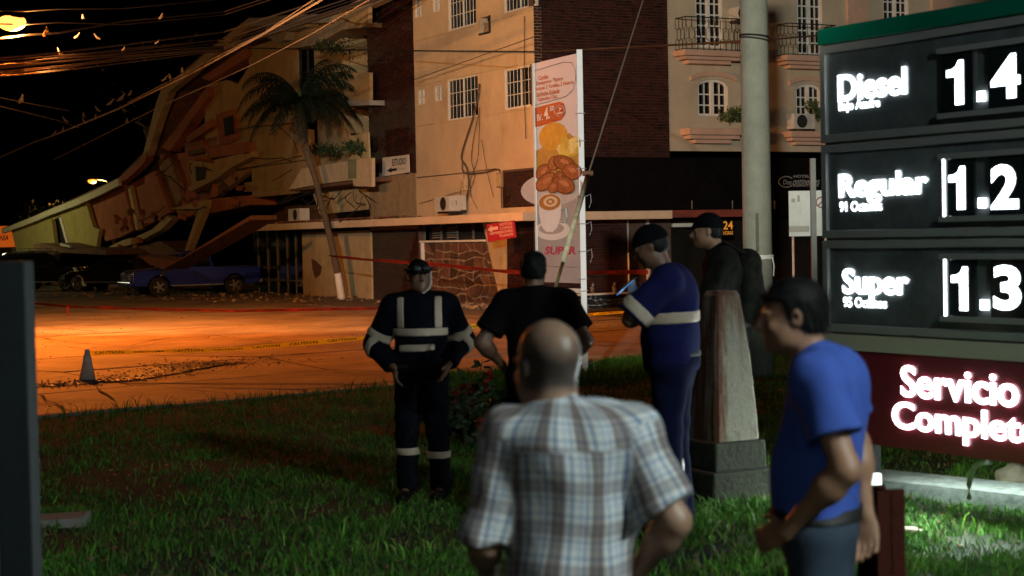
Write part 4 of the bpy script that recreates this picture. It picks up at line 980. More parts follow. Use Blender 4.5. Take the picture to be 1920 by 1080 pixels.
for k in range(3):
    w = R(-104+k*4); w2 = R(-104+(k+1)*4); s.hexa([c+Vector((math.cos(a)*r_, math.sin(a)*r_, z)) for z in (z0, z1) for a, r_ in ((w, .192), (w2, .192), (w2, .20), (w, .20))])
s.build('recessed_strip', M('dark_strip', (.10, .10, .075), .9, var=.4, scale=30), up)
# wires
def wire(pts, r, label, mat=wirem, sag=0.0, group='overhead cables', cat='cable', n=14, build=True, mb=None):
    s = mb or MB(); q = []
    for i in range(len(pts)-1):
        a, b = pts[i], pts[i+1]; L = (b-a).length
        for k in range(n): f = k/n; p = a.lerp(b, f); q.append(p-Vector((0, 0, sag*L*4*f*(1-f))))
    q.append(pts[-1]); s.tube(q, r, 5)
    if mb: return s
    return s.build('overhead_cable', mat, None, label, cat, group)
def wpx(pts, r, label, **k): return wire([W(x, y, d) for x, y, d in pts], r, label, **k)
wpx([(1402, 77, 24.1), (1250, 85, 34), (1010, 97, 44), (775, 95, 52), (400, 89, 70)], .02, 'black cable tied to the concrete pole and crossing the cream wall level', n=6)
wpx([(1450, 74, 24.2), (1540, 66, 23), (1700, 50, 21)], .012, 'short black cable leaving the concrete pole towards the price sign', n=6)
wpx([(775, 150, 54), (1004, 68, 46.5)], .012, 'thin black cable slanting up across the cream wall', n=6)
wpx([(360, 250, 75), (560, 230, 64), (690, 200, 58)], .013, 'thin dark cable crossing the apartment front behind the palm', n=6)
wpx([(330, 338, 76), (480, 312, 68), (565, 292, 62)], .02, 'thick dark cable running into the balcony beside the palm', n=6)
BW = [([(-60, 322, 66), (60, 268, 60), (100, 254, 58), (220, 205, 54), (360, 137, 48), (480, 72, 44), (600, 2, 40), (640, -25, 38)], .028, 'bright worn cable rising past the folded roof, the lower of the twin pair'),
      ([(240, 192, 54), (380, 120, 48), (494, 62, 44), (640, -35, 39)], .014, 'thin bright cable just above the twin pair'),
      ([(100, 300, 62), (200, 250, 58), (300, 200, 54), (385, 162, 50), (480, 118, 46), (580, 66, 43), (700, -5, 39)], .012, 'thin twisted cable running below the bright pair'),
      ([(-300, 140, 40), (0, 183, 46), (60, 195, 50), (130, 208, 56)], .012, 'short cable at the left edge carrying the pale insulator'),
      ([(-300, 130, 40), (0, 199, 46), (105, 225, 55), (150, 240, 60)], .012, 'lowest short cable descending from the left edge')]
for pts, r, l_ in BW: wpx(pts, r, l_, mat=M('bright_cable', (.30, .23, .19), .45, metal=.2, var=0), n=4)
bund = [(107, 98, 84, 60), (112, 104, 96, 74), (117, 110, 100, 86), (122, 116, 104, 92), (127, 116, 100, 80), (132, 124, 108, 90), (137, 126, 112, 92), (142, 133, 118, 95), (142, 131, 106, 58), (122, 108, 92, 68), (40, 42, 46, 44), (16, 17, 16, 10), (74, 62, 40, -10)]
nm = ['topmost', 'second', 'third', 'fourth', 'fifth', 'sixth', 'seventh', 'eighth', 'lowest', 'slack', 'upper level', 'high thin', 'short steep']
for i, (a, b, c_, d_) in enumerate(bund):
    dd = 33+i*.25
    e_ = d_ if i < 8 else c_-18
    wpx([(-700, a+30, dd-6), (-40, a+4, dd), (45, b+4 if i > 9 else (a+b)/2+2, dd+1), (110, b, dd+3), (230, c_, dd+8), (420, e_, dd+16), (1000, e_-190, dd+18)], .017 if i % 3 else .024, nm[i]+' cable of the bundle lit from above by the street lamp', mat=wirel, n=4)
# ================================================================== BIRDS on the cables
BP = [(40, 186, 47), (122, 222, 56), (102, 247, 58), (118, 240, 58), (157, 213, 57), (158, 224, 57), (183, 202, 56), (179, 216, 56), (208, 190, 55), (228, 182, 54.5), (244, 172, 54), (238, 224, 57), (309, 145, 50), (319, 142, 50), (342, 130, 49), (84, 60, 36), (145, 64, 38), (155, 28, 38), (295, 75, 42), (231, 90, 42), (302, 28, 42), (181, 66, 40), (112, 95, 37), (88, 52, 36)]
desc = ['alone on the cable at the far left', 'perched at the lower end of the bright cable', 'lowest of the flock on the bright cable', 'beside the lowest bird of the flock', 'plump one of a close pair', 'lower one of a close pair', 'hunched on the middle of the bright cable', 'just under the hunched bird', 'red-lit bird beside the brightest one', 'brightest one, beak raised', 'small one just above the brightest one', 'hanging on the thin twisted cable', 'first of the three perched highest', 'second of the three perched highest', 'last of the three near the folded roof', 'thin one near the lamp glow', 'ruffled one right of the lamp glow', 'small one above the lamp glow', 'one below the dark crown on the last bundle cable', 'pale one in the middle of the bundle', 'one against the dark tree crown', 'tiny one at the end of the bundle', 'faint one low on the bundle', 'slim one close to the lamp']
bird = None
def make_bird():
    t = thing('bird', (0, 0, 0), 'bird', 'bird', 'birds perched on the cables'); s = MB()
    prof = [(-.16, .006, -.05), (-.11, .018, -.03), (-.05, .035, .0), (.0, .045, .03), (.05, .036, .07), (.075, .026, .10), (.095, .026, .125), (.115, .018, .135), (.135, .004, .13)]
    n = 8; v = []
    for x, r, z in prof:
        for k in range(n): w = k*2*math.pi/n; v.append(Vector((x*.8, r*math.cos(w), z+.04+r*math.sin(w)*1.1)))
    s.add(v, [(i*n+k, i*n+(k+1) % n, (i+1)*n+(k+1) % n, (i+1)*n+k) for i in range(len(prof)-1) for k in range(n)]); s.build('body', birdm, t, smooth=True)
    s = MB()
    for y in (-1, 1): s.prism([(-.1, y*.034, .0), (-.02, y*.046, .02), (.05, y*.04, .08), (0, y*.046, .09), (-.12, y*.02, .03)], (0, y*.006, 0))
    s.build('wing', M('dark_feathers', (.10, .08, .07), .8, var=.2), t)
    s = MB()
    for y in (-.015, .015): s.tube([(0, y, .0), (0.01, y, .03)], .004, 4)
    s.build('foot', darkmetal, t); return t
for i, (x, y, d) in enumerate(BP):
    o = make_bird() if bird is None else copy_tree(bird)
    if bird is None: bird = o
    o.location = W(x, y+7, d); o.rotation_euler = (0, 0, rnd.uniform(-2.6, .6)); sc_ = rnd.uniform(.75, 1.05)*(1.3 if i in (0, 9) else 1)*1.1*(.6 if d < 43 else 1); o.scale = (sc_, sc_, sc_)
    o['label'] = 'small orange-lit bird, '+desc[i]
# ================================================================== GUY WIRE with protector sleeve
ga = W(1212, -20, 24.5); gb = W(1102, 330, 19.5); gc = W(1040, 545, 17.0); ggr = gc+(gc-gb)*.55
while ggr.z > gz(ggr.x, ggr.y)-.05 and (ggr-gc).length < 8: ggr = ggr+(gc-gb)*.1
gw = thing('guy_wire', ggr, 'slanting steel guy wire with a mud-stained protective sleeve in front of the banner', 'guy wire')
s = MB(); s.tube([ga, gb, gc, ggr], .010, 6); s.build('wire', M('guy_steel', (.30, .26, .22), .5, metal=.5, var=.2), gw)
s = MB(); m1 = gb.lerp(gc, .78); s.tube([gb, gb.lerp(m1, .5), m1], [.032, .03, .027], 10); s.build('sleeve', M('stained_sleeve', (.48, .44, .30), .7, var=.4, scale=9), gw, smooth=True)
s = MB(); s.tube([m1, gc, gc.lerp(ggr, .3)], .018, 8); s.build('inner_sleeve', M('yellowed_sleeve', (.52, .48, .26), .7, var=.2), gw, smooth=True)
s = MB(); s.tube([gb+Vector((-.06, 0, .03)), gb+Vector((.06, 0, .03))], .03, 8); s.build('clamp', M('rusty_steel', (.12, .05, .03), .8, var=.4), gw)
# ================================================================== BANNER
bp0 = G(1097, 702, -.03); bd = bp0.y
bt = W(1088, 96, bd)
PN = Plane((bp0.x-.03, bp0.y, 0), (-.42, .907, 0), (-.907, -.42, 0))   # recedes to the left like the sign
ban = thing('advertising_banner', (bp0.x, bp0.y, -.05), 'tall white breakfast banner with coffee cup on a white post', 'banner')
s = MB(); s.box((bp0.x-.035, bp0.y-.035, -.3), (bp0.x+.045, bp0.y+.045, W(1087, 93, bd).z)); s.build('post', M('banner_post', (.70, .70, .74), .6, var=.06), ban, bevel=.004)
tl_ = PN.px(1002, 117)[0]; zt_ = PN.px(1082, 100)[1]; zb_ = PN.px(1082, 531)[1]
s = MB(); s.pbox(PN, 0, tl_, zb_, zt_, -.012, .0); s.build('panel', M('banner_vinyl', (.62, .64, .68), .5, var=.06, scale=1.2), ban)
zrr = PN.px(1080, 545)[1]; s = MB(); s.pbox(PN, 0, tl_, zrr-.03, zrr+.03, -.02, .02); s.build('cross_rail', whitep, ban)
s = MB(); s.pbox(PN, tl_, tl_+.05, -.25, zt_, -.03, .02); s.build('rear_post', whitep, ban)
def bf(u, v, o): return PN.at(tl_*(1-u), zb_+(zt_-zb_)*v, o+.002)
def pr(name, pts, mat, o, parent=ban):
    s = MB(); s.add([bf(u, v, o) for u, v in pts], [tuple(range(len(pts)))]); return s.build(name, mat, parent)
def ell(cu, cv, ru, rv, n=28, rot=0, a0=0, a1=360, wob=0, seed=1):
    rr = random.Random(seed); out = []
    for k in range(n):
        w = R(a0+(a1-a0)*k/n); a = math.cos(w)*ru*(1+wob*rr.uniform(-1, 1)); b = math.sin(w)*rv*(1+wob*rr.uniform(-1, 1))
        A = a; B = b*5.3; out.append((cu+A*math.cos(rot)-B*math.sin(rot), cv+(A*math.sin(rot)+B*math.cos(rot))/5.3))
    return out
pm = lambda n, c, **k: M('print_'+n, c, .5, **k)
pr('printed_background', [(0, .40), (1, .44), (1, .62), (.8, .66), (.0, .60)], pm('amber', (.50, .30, .07), var=.3, scale=6, col2=(.35, .18, .04)), .001)
pr('printed_plate', ell(.35, .42, .75, .075), pm('plate', (.5, .5, .5), var=.1), .002)
pr('printed_table', [(0, .0), (1, .0), (1, .40), (.6, .36), (0, .37)], pm('grey', (.33, .34, .36), var=.12, scale=2), .0015)
pr('printed_tortilla', ell(.42, .655, .34, .063, wob=.015), pm('tortilla', (.62, .31, .04), var=.18, scale=9), .004)
rr = random.Random(4)
for k in range(9): pr('printed_egg', ell(.62+rr.random()*.36, .575+rr.random()*.05, .13, .026, 10, wob=.3, seed=k), pm('egg'+str(k % 3), ((.70, .52, .10), (.58, .42, .06), (.78, .66, .25))[k % 3] if False else ((.70, .52, .10), (.58, .42, .06), (.78, .66, .25))[k % 3], var=.2, scale=20), .005+k*.0006)
for k, (u, v, ru, rv, ro) in enumerate([(.18, .50, .2, .03, .9), (.45, .535, .17, .026, 1.1), (.68, .53, .27, .03, -.5), (.86, .49, .22, .034, -.4), (.25, .455, .28, .032, .6), (.55, .46, .2, .028, 1.2), (.66, .435, .27, .036, -.5), (.42, .425, .13, .022, 1.0)]):
    m_ = pm('sausage'+str(k % 3), ((.22, .06, .035), (.28, .085, .045), (.17, .045, .03))[k % 3], var=.45, scale=14)
    pr('printed_sausage', ell(u, v, ru*1.06, rv*1.1, 20, rot=ro, wob=.03, seed=k), pm('sausage_rim', (.05, .015, .01), var=.3), .0106+k*.0008)
    pr('printed_sausage', ell(u, v, ru*.93, rv*.9, 20, rot=ro, wob=.04, seed=k), m_, .011+k*.0008)
    pr('printed_sausage', ell(u+.02, v+.006, ru*.45, rv*.3, 12, rot=ro, wob=.2, seed=k), pm('sausage_shine', (.45, .17, .09), var=.4, scale=30), .0114+k*.0008)
pr('printed_saucer', ell(.36, .235, .42, .045), pm('saucer', (.72, .72, .72), var=.08), .003)
pr('printed_saucer_shade', ell(.34, .243, .30, .026), pm('saucerin', (.36, .36, .37), var=.1), .0035)
pr('printed_cup', [(.05, .355), (.60, .355), (.57, .29), (.48, .245), (.38, .228), (.22, .228), (.12, .25), (.06, .30)], pm('cup', (.74, .74, .75), var=.08, scale=2), .006)
s = MB(); s.tube([bf(u, v, .008) for u, v in ((.58, .325), (.70, .328), (.72, .29), (.66, .268), (.54, .27))], .010, 4); s.build('printed_cup_handle', pm('handle', (.5, .5, .5), var=.05), ban)
pr('printed_coffee', ell(.32, .362, .285, .041), pm('rim', (.68, .66, .62), var=.05), .0075)
pr('printed_coffee', ell(.32, .362, .26, .036), pm('coffee', (.36, .15, .04), var=.2, scale=8), .0085)
for ru in (.17, .10, .045): pr('printed_milk_leaf', ell(.34, .364, ru, ru*.14*1.0, 16), pm('milk' if ru != .10 else 'coffee', (.70, .58, .42), var=.05), .0095+(.17-ru)*.01)
s = MB(); put_text(s, 'SUPER', bf, .17, .90, .125, .162, bold=.035, shear=.15, th=.004); s.build('lettering', pm('magenta', (.42, .02, .09), var=.05), ban)
s = MB()
for i, (w_, a, b) in enumerate((('Combo', .10, .34), ('Desayuno Típico', .04, .68), ('Incluye: 2 Tortillas, 2 Huevos,', .03, .93), ('Salchicha Guisada', .04, .60), ('Capuccino 12oz.', .07, .55))): put_text(s, w_, bf, a, b, .917-.0245*i, .938-.0245*i, bold=.03)
s.build('lettering', pm('red_text', (.33, .03, .02), var=.05), ban)
s = MB(); oval = [(.0, .965), (.70, .975), (.88, .965), (.96, .935), (.97, .89), (.90, .845), (.74, .822), (.0, .808)]
s.tube([bf(u, v, .004) for u, v in oval], .0035, 4); s.tube([bf(.06, .073, .004), bf(.95, .07, .004)], .003, 4); s.build('printed_outline', pm('line', (.12, .05, .04), var=0), ban)
pr('price_patch', [(0, .797), (.58, .805), (.68, .797), (.73, .770), (.72, .745), (.62, .722), (0, .708)], pm('red_patch', (.36, .022, .02), var=.1), .003)
s = MB(); put_text(s, 'B/.', bf, .05, .19, .735, .765, bold=.02, th=.006); put_text(s, '4.', bf, .22, .36, .735, .79, bold=.04, th=.006); put_text(s, '50', bf, .36, .47, .77, .792, bold=.03, th=.006)
s.tube([bf(u, v, .007) for u, v in ell(.59, .765, .115, .024, 20)+[ell(.59, .765, .115, .024, 20)[0]]], .003, 4)
s.add([bf(u, v, .007) for u, v in ((.55, .782), (.65, .774), (.57, .76), (.60, .773))], [(0, 1, 2, 3)]); put_text(s, 'super', bf, .52, .67, .748, .757, bold=.03, shear=.3, th=.006)
s.build('lettering', pm('white_text', (.78, .74, .70), var=0), ban)
for k in range(9):   # tie wraps holding the banner to its post
    z = zb_+(zt_-zb_)*(.02+.12*k) if k < 7 else (.12 if k == 7 else zrr)
    s = MB(); c = Vector((bp0.x, bp0.y, 0)); s.tube(ringpts(c, .066, z, .006, 8), .005, 4)
    if k in (1, 2, 3, 7): s.tube([c+Vector((.07, -.02, z)), c+Vector((.12, -.03, z+.03)), c+Vector((.13, -.03, z-.08)), c+Vector((.10, -.02, z-.16))], .004, 4)
    s.build('tie_wrap', M('tie', (.45, .45, .5), .6, var=0), ban)
# ================================================================== PRICE SIGN
ps_pt = W(1750, 700, 11.2)
PP = Plane((ps_pt.x, ps_pt.y, 0), (.522, -.853, 0), (-.853, -.522, 0))   # t grows to the right (nearer)
pg = thing('price_sign', PP.at(0, .2, 0), 'large illuminated fuel price sign with green top and red lower panel', 'price sign')
T0 = PP.px(1541, 300)[0]; T1 = 1.9
def zy(x, y, off=0): return PP.px(x, y, off)[1]
zT = zy(1537, 56); zG = zy(1540, 86); z12 = zy(1540, 271); z23 = zy(1545, 449); z3b = zy(1552, 624); zc = zy(1590, 656); zb2 = (zy(1651, 840)+zy(1915, 864))/2
panm = M('sign_frame_grey', (.34, .34, .33), .38, metal=.2, var=.1, scale=2, bump=.05, bscale=6)
facem = M('sign_face_dark', (.11, .125, .127), .20, var=.6, scale=1.6, spec=.8, bump=.12, bscale=4)
DEP = .42
s = MB(); s.pbox(PP, T0, T1, zG, zT, -DEP-.02, .03); s.build('green_cap', M('green_paint', (.0, .17, .10), .45, var=.08, scale=2), pg, bevel=.01)
s = MB(); s.pbox(PP, T0, T1, z3b, zG-.003, -DEP, -.035); s.build('cabinet', panm, pg)
s = MB(); s.pbox(PP, T0, T1, zc, z3b-.003, -DEP, .02); s.build('cream_band', M('sign_cream', (.52, .47, .39), .5, var=.06), pg)
s = MB(); s.pbox(PP, T0, T1, zb2, zc-.003, -DEP, .005); redp = s.build('red_panel', M('sign_red', (.20, .018, .03), .35, var=.08, scale=2), pg)
s = MB()
for k in range(3):
    t = T0+.5+k*.9
for t in (T0+.15, T1-.3): s = MB(); s.pbox(PP, t-.07, t+.07, .0, zb2, -DEP*.75, -DEP*.45); s.build('leg', darkmetal, pg)
rows_ = [(zG-.006, z12+.008, 'Diesel', 'Bajo Azufre', '1', '.', '4', (1570, 128, 1698, 187), (1571, 187, 1648, 208), [(1777, 114, 1809, 197), (1834, 171, 1850, 190), (1860, 102, 1915, 185)]),
         (z12-.008, z23+.008, 'Regular', '91 Octanos', '1', '.', '2', (1572, 316, 1738, 374), (1573, 377, 1652, 395), [(1781, 312, 1812, 393), (1836, 371, 1852, 390), (1860, 308, 1912, 392)]),
         (z23-.008, z3b+.01, 'Super', '95 Octanos', '1', '.', '3', (1579, 500, 1702, 557), (1580, 558, 1661, 576), [(1786, 500, 1817, 582), (1840, 562, 1857, 581), (1865, 497, 1917, 582)])]
lit = M('lit_letter', (.9, .9, .9), .4, var=0, emit=(.86, .93, 1.0), estr=6.5)
pf = lambda u, v, o: PP.at(u, v, o)
tp0 = PP.px(1766, 300)[0]
for (za_, zb_r, word, sub, d1, dot, d2, wbox, sbox, dig) in rows_:
    # aluminium frame of the row, recessed face, clip-in number plates
    s = MB(); w = .055
    for q in ((T0+.002, T1, za_-w, za_), (T0+.002, T1, zb_r, zb_r+w), (T0+.002, T0+w, zb_r+w, za_-w)): s.pbox(PP, *q, -.034, .012)
    row = s.build('row_frame', panm, pg, bevel=.004)
    s = MB(); s.pbox(PP, T0+w+.003, T1, zb_r+w+.003, za_-w-.003, -.034, -.012); s.build('row_face', facem, row)
    zs_ = (za_+zb_r)/2; z_hi = PP.px(dig[0][0], dig[0][1]-14)[1]; z_lo = PP.px(dig[0][2], dig[0][3]+12)[1]
    s = MB(); s.pbox(PP, tp0-.01, T1-.1, z_hi, z_hi+.035, -.011, .03); s.pbox(PP, tp0-.01, T1-.1, z_lo-.035, z_lo, -.011, .03); s.build('number_rail', panm, row)
    pl = MB()
    for (x0, x1) in ((1768, 1828), (1856, 1918), (1920, 1990)):
        a_, b_ = PP.px(x0, 300)[0], PP.px(x1, 300)[0]; q = MB(); q.pbox(PP, a_, b_, z_lo+.004, z_hi-.004, -.010, .008); q.build('number_plate', M('number_plate_black', (.014, .02, .02), .12, var=.4, scale=4, spec=.7), row)
    def tx_(txt, x0, y0, x1, y1, name, bold, ext=.006, base=0.0):
        a_ = PP.px((x0), (y0+y1)/2)[0]; b_ = PP.px(x1, (y0+y1)/2)[0]; zm = (x0+x1)/2; z1_ = PP.px(zm, (y0+y1)/2-(y1-y0)/2*1.0)[1]; z0_ = PP.px(zm, (y0+y1)/2+(y1-y0)/2)[1]
        q = MB(); put_text(q, txt, pf, a_, b_, z0_, z1_, th=base, bold=bold, res=4, heavy=.012 if name == 'lettering' else 0); return q.build(name, lit, row)
    x0, y0, x1, y1 = wbox; sk = .09*(x1-x0)*0
    wordh = {'Diesel': (133, 184), 'Regular': (322, 374), 'Super': (504, 560)}[word]
    tx_(word, x0, wordh[0], x1, wordh[1]+(7 if word != 'Diesel' else 0), 'lettering', .02, base=-.006)
    tx_(sub, sbox[0], sbox[1], sbox[2], sbox[3]+1, 'small_lettering', .017, base=-.006)
    for ch, bx in zip((d1, dot, d2), dig): tx_(ch, *bx, 'digit' if ch != '.' else 'decimal_point', .035, base=.012)
    if word != 'Diesel':
        t_ = PP.px(1773, 350)[0]; q = MB(); q.pbox(PP, t_-.006, t_+.006, z_lo+.0, z_hi, .010, .022); q.build('lit_slot', lit, row)
def big(txt, x0, y0, x1, y1):
    ym = (y0+y1)/2; xm = (x0+x1)/2; a_ = PP.px(x0, ym)[0]; b_ = PP.px(x1, ym)[0]; z1_ = PP.px(xm, y0)[1]; z0_ = PP.px(xm, y1)[1]
    q = MB(); put_text(q, txt, pf, a_, b_, z0_, z1_, th=.012, bold=.0195, res=4, heavy=.014); q.build('lettering', lit, redp)
big('Servicio', 1692, 692, 1912, 754); big('Completo', 1676, 765, 1955, 835)
# unseen strips added below the sign for its spill on beam and grass
area('sign_spill_light', PP.at(.2, zb2-.02, .14), PP.at(.0, -.2, 1.3), 1.7, .10, 50, (.80, 1.0, .93))
area('sign_rear_spill_light', PP.at(.2, zb2-.02, -DEP-.06), PP.at(.0, -.2, -1.3), 1.7, .10, 22, (.80, 1.0, .93))
# concrete ground beam, conduit, stones
p0, p1 = G(1600, 890, .14), G(2050, 945, .14)
gbm = M('pale_beam_concrete', (.20, .22, .20), .85, var=.45, scale=9, bump=.5, bscale=30, stain=.3, stain_scale=5)
d = (p1-p0).normalized(); n = Vector((-d.y, d.x, 0))
s = MB(); q0 = G(1590, 890, .12); q1 = G(2080, 942, .12); d = (q1-q0).normalized(); n = Vector((-d.y, d.x, 0))
NN = 16; 
for k in range(NN):
    a_ = q0.lerp(q1, k/NN); b_ = q0.lerp(q1, (k+1)/NN); w_ = .34
    s.hexa([Vector((v.x, v.y, -.1)) for v in (a_-n*.1, b_-n*.1, b_+n*w_, a_+n*w_)]+[v+Vector((0, 0, e)) for v, e in ((a_-n*.08, 0), (b_-n*.08, 0), (b_+n*w_, .01), (a_+n*w_, .01))])
s.build('ground_beam', gbm, None, 'long pale concrete ground beam lying under the price sign', 'beam')
cp = [G(1817, 934, .11)]; cp += [W(1817, 908, 11.35), W(1820, 889, 11.2), W(1828, 875, 11.05), W(1842, 867, 10.9), W(1857, 866, 10.8)]
s = MB(); s.tube(cp, .019, 10); s.build('conduit_pipe', M('grey_conduit', (.55, .56, .55), .4, var=.05), None, 'curved grey conduit rising from the ground beam to the sign', 'pipe', smooth=True)
def rock(px, py, r, label, mat, flat=.5, seed=1):
    c = G(px, py, .03); rr = random.Random(seed); b = bmesh.new(); bmesh.ops.create_icosphere(b, subdivisions=3, radius=1)
    for v in b.verts: f = 1+.35*noise.noise(v.co*1.4+Vector((seed, 0, 0))); v.co = Vector((v.co.x*r*f, v.co.y*r*f*.8, v.co.z*r*flat*f))
    me = bpy.data.meshes.new('rock'); b.to_mesh(me); b.free(); me.materials.append(mat); me.polygons.foreach_set('use_smooth', [True]*len(me.polygons))
    o = bpy.data.objects.new('rock', me); C.objects.link(o); o.location = c+Vector((0, 0, r*flat*.5)); tag(o, label, 'rock')
rm = M('brown_rock', (.23, .19, .13), .9, var=.3, scale=6, bump=.6, bscale=20)
rock(1905, 908, .16, 'rounded brown rock behind the ground beam below the sign', rm, .6)
rock(1880, 920, .12, 'low flat rock touching the rounded brown rock', rm, .25, 5)
rock(1700, 995, .09, 'thin pale stone flake in the bright grass', rm, .18, 7)
rock(1585, 1015, .06, 'small pale stone behind the polo shirt', gbm, .5, 9)
s = MB(); c = G(1640, 893, .17); s.box((c.x-.045, c.y-.03, .11), (c.x+.045, c.y+.03, .19)); s.build('floodlight', M('lit_white', (.9, .9, .9), .5, var=0, emit=(.9, 1, .95), estr=1.6), None, 'small white lit floodlight at the end of the ground beam', 'lamp', bevel=.008)
# rusty post beside the polo-shirted man
rc = W(1651, 925, 6.6); rustm = M('rust', (.075, .016, .010), .95, spec=.1, var=.5, scale=10, bump=.5, bscale=60, col2=(.05, .015, .01))
s = MB(); a_ = .065; rz_ = Matrix.Rotation(R(25), 3, 'Z')
for q in ((-a_, a_, -a_, -a_+.012), (-a_, a_, a_-.012, a_), (-.006, .006, -a_, a_)):
    vs_ = [Vector((x, y, z)) for z in (-.3, rc.z+.02) for x, y in ((q[0], q[2]), (q[1], q[2]), (q[1], q[3]), (q[0], q[3]))]
    s.hexa([rz_ @ v+Vector((rc.x, rc.y, 0)) for v in vs_])
rp = s.build('rusty_post', rustm, None, 'short rust-red steel beam post standing behind the man in the blue polo', 'post')
# grey gate post close at the left edge
gp0 = W(22, 500, 6.0); gtop_ = W(22, 490, 6.0).z
gpo = thing('gate_post', (gp0.x, gp0.y, 0), 'dark slate-grey metal gate post close to the camera at the left edge', 'post')
gm_ = M('slate_paint', (.010, .016, .020), .6, var=.25, scale=6, bump=.1)
x1_ = W(46, 500, 6.0).x; s = MB(); s.box((x1_-.115, 6.0, -.2), (x1_, 6.12, gtop_)); s.build('shaft', gm_, gpo, bevel=.006)
s = MB(); s.box((x1_-.24, 5.98, -.2), (x1_-.117, 6.10, gtop_+.004)); s.build('pale_side', M('slate_pale', (.06, .075, .085), .6, var=.2, scale=5), gpo, bevel=.006)  # left side of the post, built apart in a paler tone
# slab lying in the left grass
c = G(105, 975, .03); s = MB(); s.hexa([(c.x-.16, c.y-.18, -.02), (c.x+.22, c.y-.1, -.02), (c.x+.2, c.y+.2, -.02), (c.x-.2, c.y+.14, -.02), (c.x-.15, c.y-.17, .05), (c.x+.2, c.y-.1, .055), (c.x+.19, c.y+.18, .06), (c.x-.2, c.y+.13, .05)])
s.build('broken_slab', conc, None, 'broken grey concrete slab half buried in the dark grass', 'slab')
# ================================================================== PEDESTAL
pc = W(1358, 925, 11.1); Z0 = .16
pe = thing('pedestal', (pc.x, pc.y, Z0), 'weathered tapering concrete pedestal on a two-step base', 'pedestal')
pm_ = M('pedestal_stone', (.22, .20, .155), .92, col2=(.10, .035, .016), scale=5.0, zst=.10, sharp=.13, bump=.6, bscale=25, stain=.55, stain_scale=2.2, stain_col=(.07, .035, .02))
pm2 = M('mossy_base', (.032, .032, .02), .95, var=.35, scale=5, bump=.7, bscale=25, stain=.5, stain_scale=4, stain_col=(.04, .045, .025))
rz_ = R(27)
def ring(hw, z, dx=0, dy=0): return [Vector((pc.x+dx, pc.y+dy, z))+Matrix.Rotation(rz_, 3, 'Z') @ Vector((a*hw, b*hw, 0)) for a, b in ((-1, -1), (1, -1), (1, 1), (-1, 1))]
zA = W(1358, 875, 11.1).z; zB = W(1358, 822, 11.1).z; zCc = W(1350, 545, 11.1).z
s = MB(); s.hexa(ring(.255, Z0-.15)+ring(.245, zA)); s.build('lower_step', pm2, pe, bevel=.015)
s = MB(); s.hexa(ring(.20, zA)+ring(.195, zB)); s.build('upper_step', pm2, pe, bevel=.012)
s = MB(); k = []
rs = [(.165, zB), (.155, zB+.2), (.13, zB+.55), (.10, zCc-.15), (.085, zCc-.03), (.07, zCc)]
v = []; 
for hw, z in rs:
    # octagonal (chamfered) shaft
    c8 = [(-1, -.86), (-.86, -1), (.86, -1), (1, -.86), (1, .86), (.86, 1), (-.86, 1), (-1, .86)]
    v += [Vector((pc.x, pc.y, z))+Matrix.Rotation(rz_, 3, 'Z') @ Vector((a*hw*1.05, b*hw*1.05, 0)) for a, b in c8]
s.add(v, [(i*8+k, i*8+(k+1) % 8, (i+1)*8+(k+1) % 8, (i+1)*8+k) for i in range(len(rs)-1) for k in range(8)]+[tuple(range(40, 48))]); s.build('shaft', pm_, pe)
# ================================================================== WHITE NOTICE BOARD on steel post
nb = W(1508, 400, 23.5); q = W(1525, 400, 23.5)
nt_ = thing('notice_board', (q.x, q.y, -.05), 'white street sign board with grey steel post seen left of the price sign', 'sign')
a_ = W(1480, 358, 23.5); b_ = W(1545, 442, 23.5)
s = MB(); s.box((a_.x, 23.56, b_.z), (b_.x+.1, 23.58, a_.z)); s.build('board', M('dirty_white_board', (.50, .52, .50), .6, var=.1, stain=.35, stain_scale=5, stain_col=(.2, .2, .18)), nt_)
s = MB(); s.box((q.x-.035, 23.46, -.25), (q.x+.035, 23.54, 2.9)); s.build('post', M('dull_post', (.16, .17, .17), .6, var=.2), nt_)
s = MB(); c = W(1541, 379, 23.5)
s.tube([Vector((c.x+.07*math.cos(w*.4189), 23.545, c.z+.07*math.sin(w*.4189))) for w in range(16)], .008, 4); s.tube([c+Vector((-.05, .045, -.05)), c+Vector((.05, .045, .05))], .008, 4); s.build('printed_mark', M('mark_print', (.3, .12, .1), .6, var=0), nt_)
s = MB()
for x, y, w_, h_ in ((1485, 372, 7, 7), (1496, 366, 5, 12)):
    u = W(x, y, 23.5); s.box((u.x, 23.548, u.z-h_/136), (u.x+w_/136, 23.556, u.z))
s.box((a_.x, 23.548, b_.z+.06), (q.x-.05, 23.556, b_.z+.14)); s.build('tape_patch', M('old_tape', (.3, .29, .26), .7, var=.1), nt_)
# ================================================================== TRAFFIC CONE
cc = G(164, 715, ZR)
cn = thing('traffic_cone', cc, 'worn grey traffic cone standing on the cracked road', 'cone')
cm_ = M('worn_cone', (.85, .78, .70), .7, var=.2, scale=5, stain=.5, stain_scale=3, stain_col=(.22, .10, .05))
s = MB(); s.hexa([(cc.x-.17, cc.y-.17, ZR), (cc.x+.17, cc.y-.17, ZR), (cc.x+.17, cc.y+.17, ZR), (cc.x-.17, cc.y+.17, ZR), (cc.x-.16, cc.y-.16, ZR+.03), (cc.x+.16, cc.y-.16, ZR+.03), (cc.x+.16, cc.y+.16, ZR+.03), (cc.x-.16, cc.y+.16, ZR+.03)]); s.build('base', tapek, cn)
s = MB(); s.tube([cc+Vector((0, 0, .03)), cc+Vector((0.004, 0, .25)), cc+Vector((.008, 0, .48))], [.125, .075, .03], 16); s.build('body', cm_, cn, smooth=True)
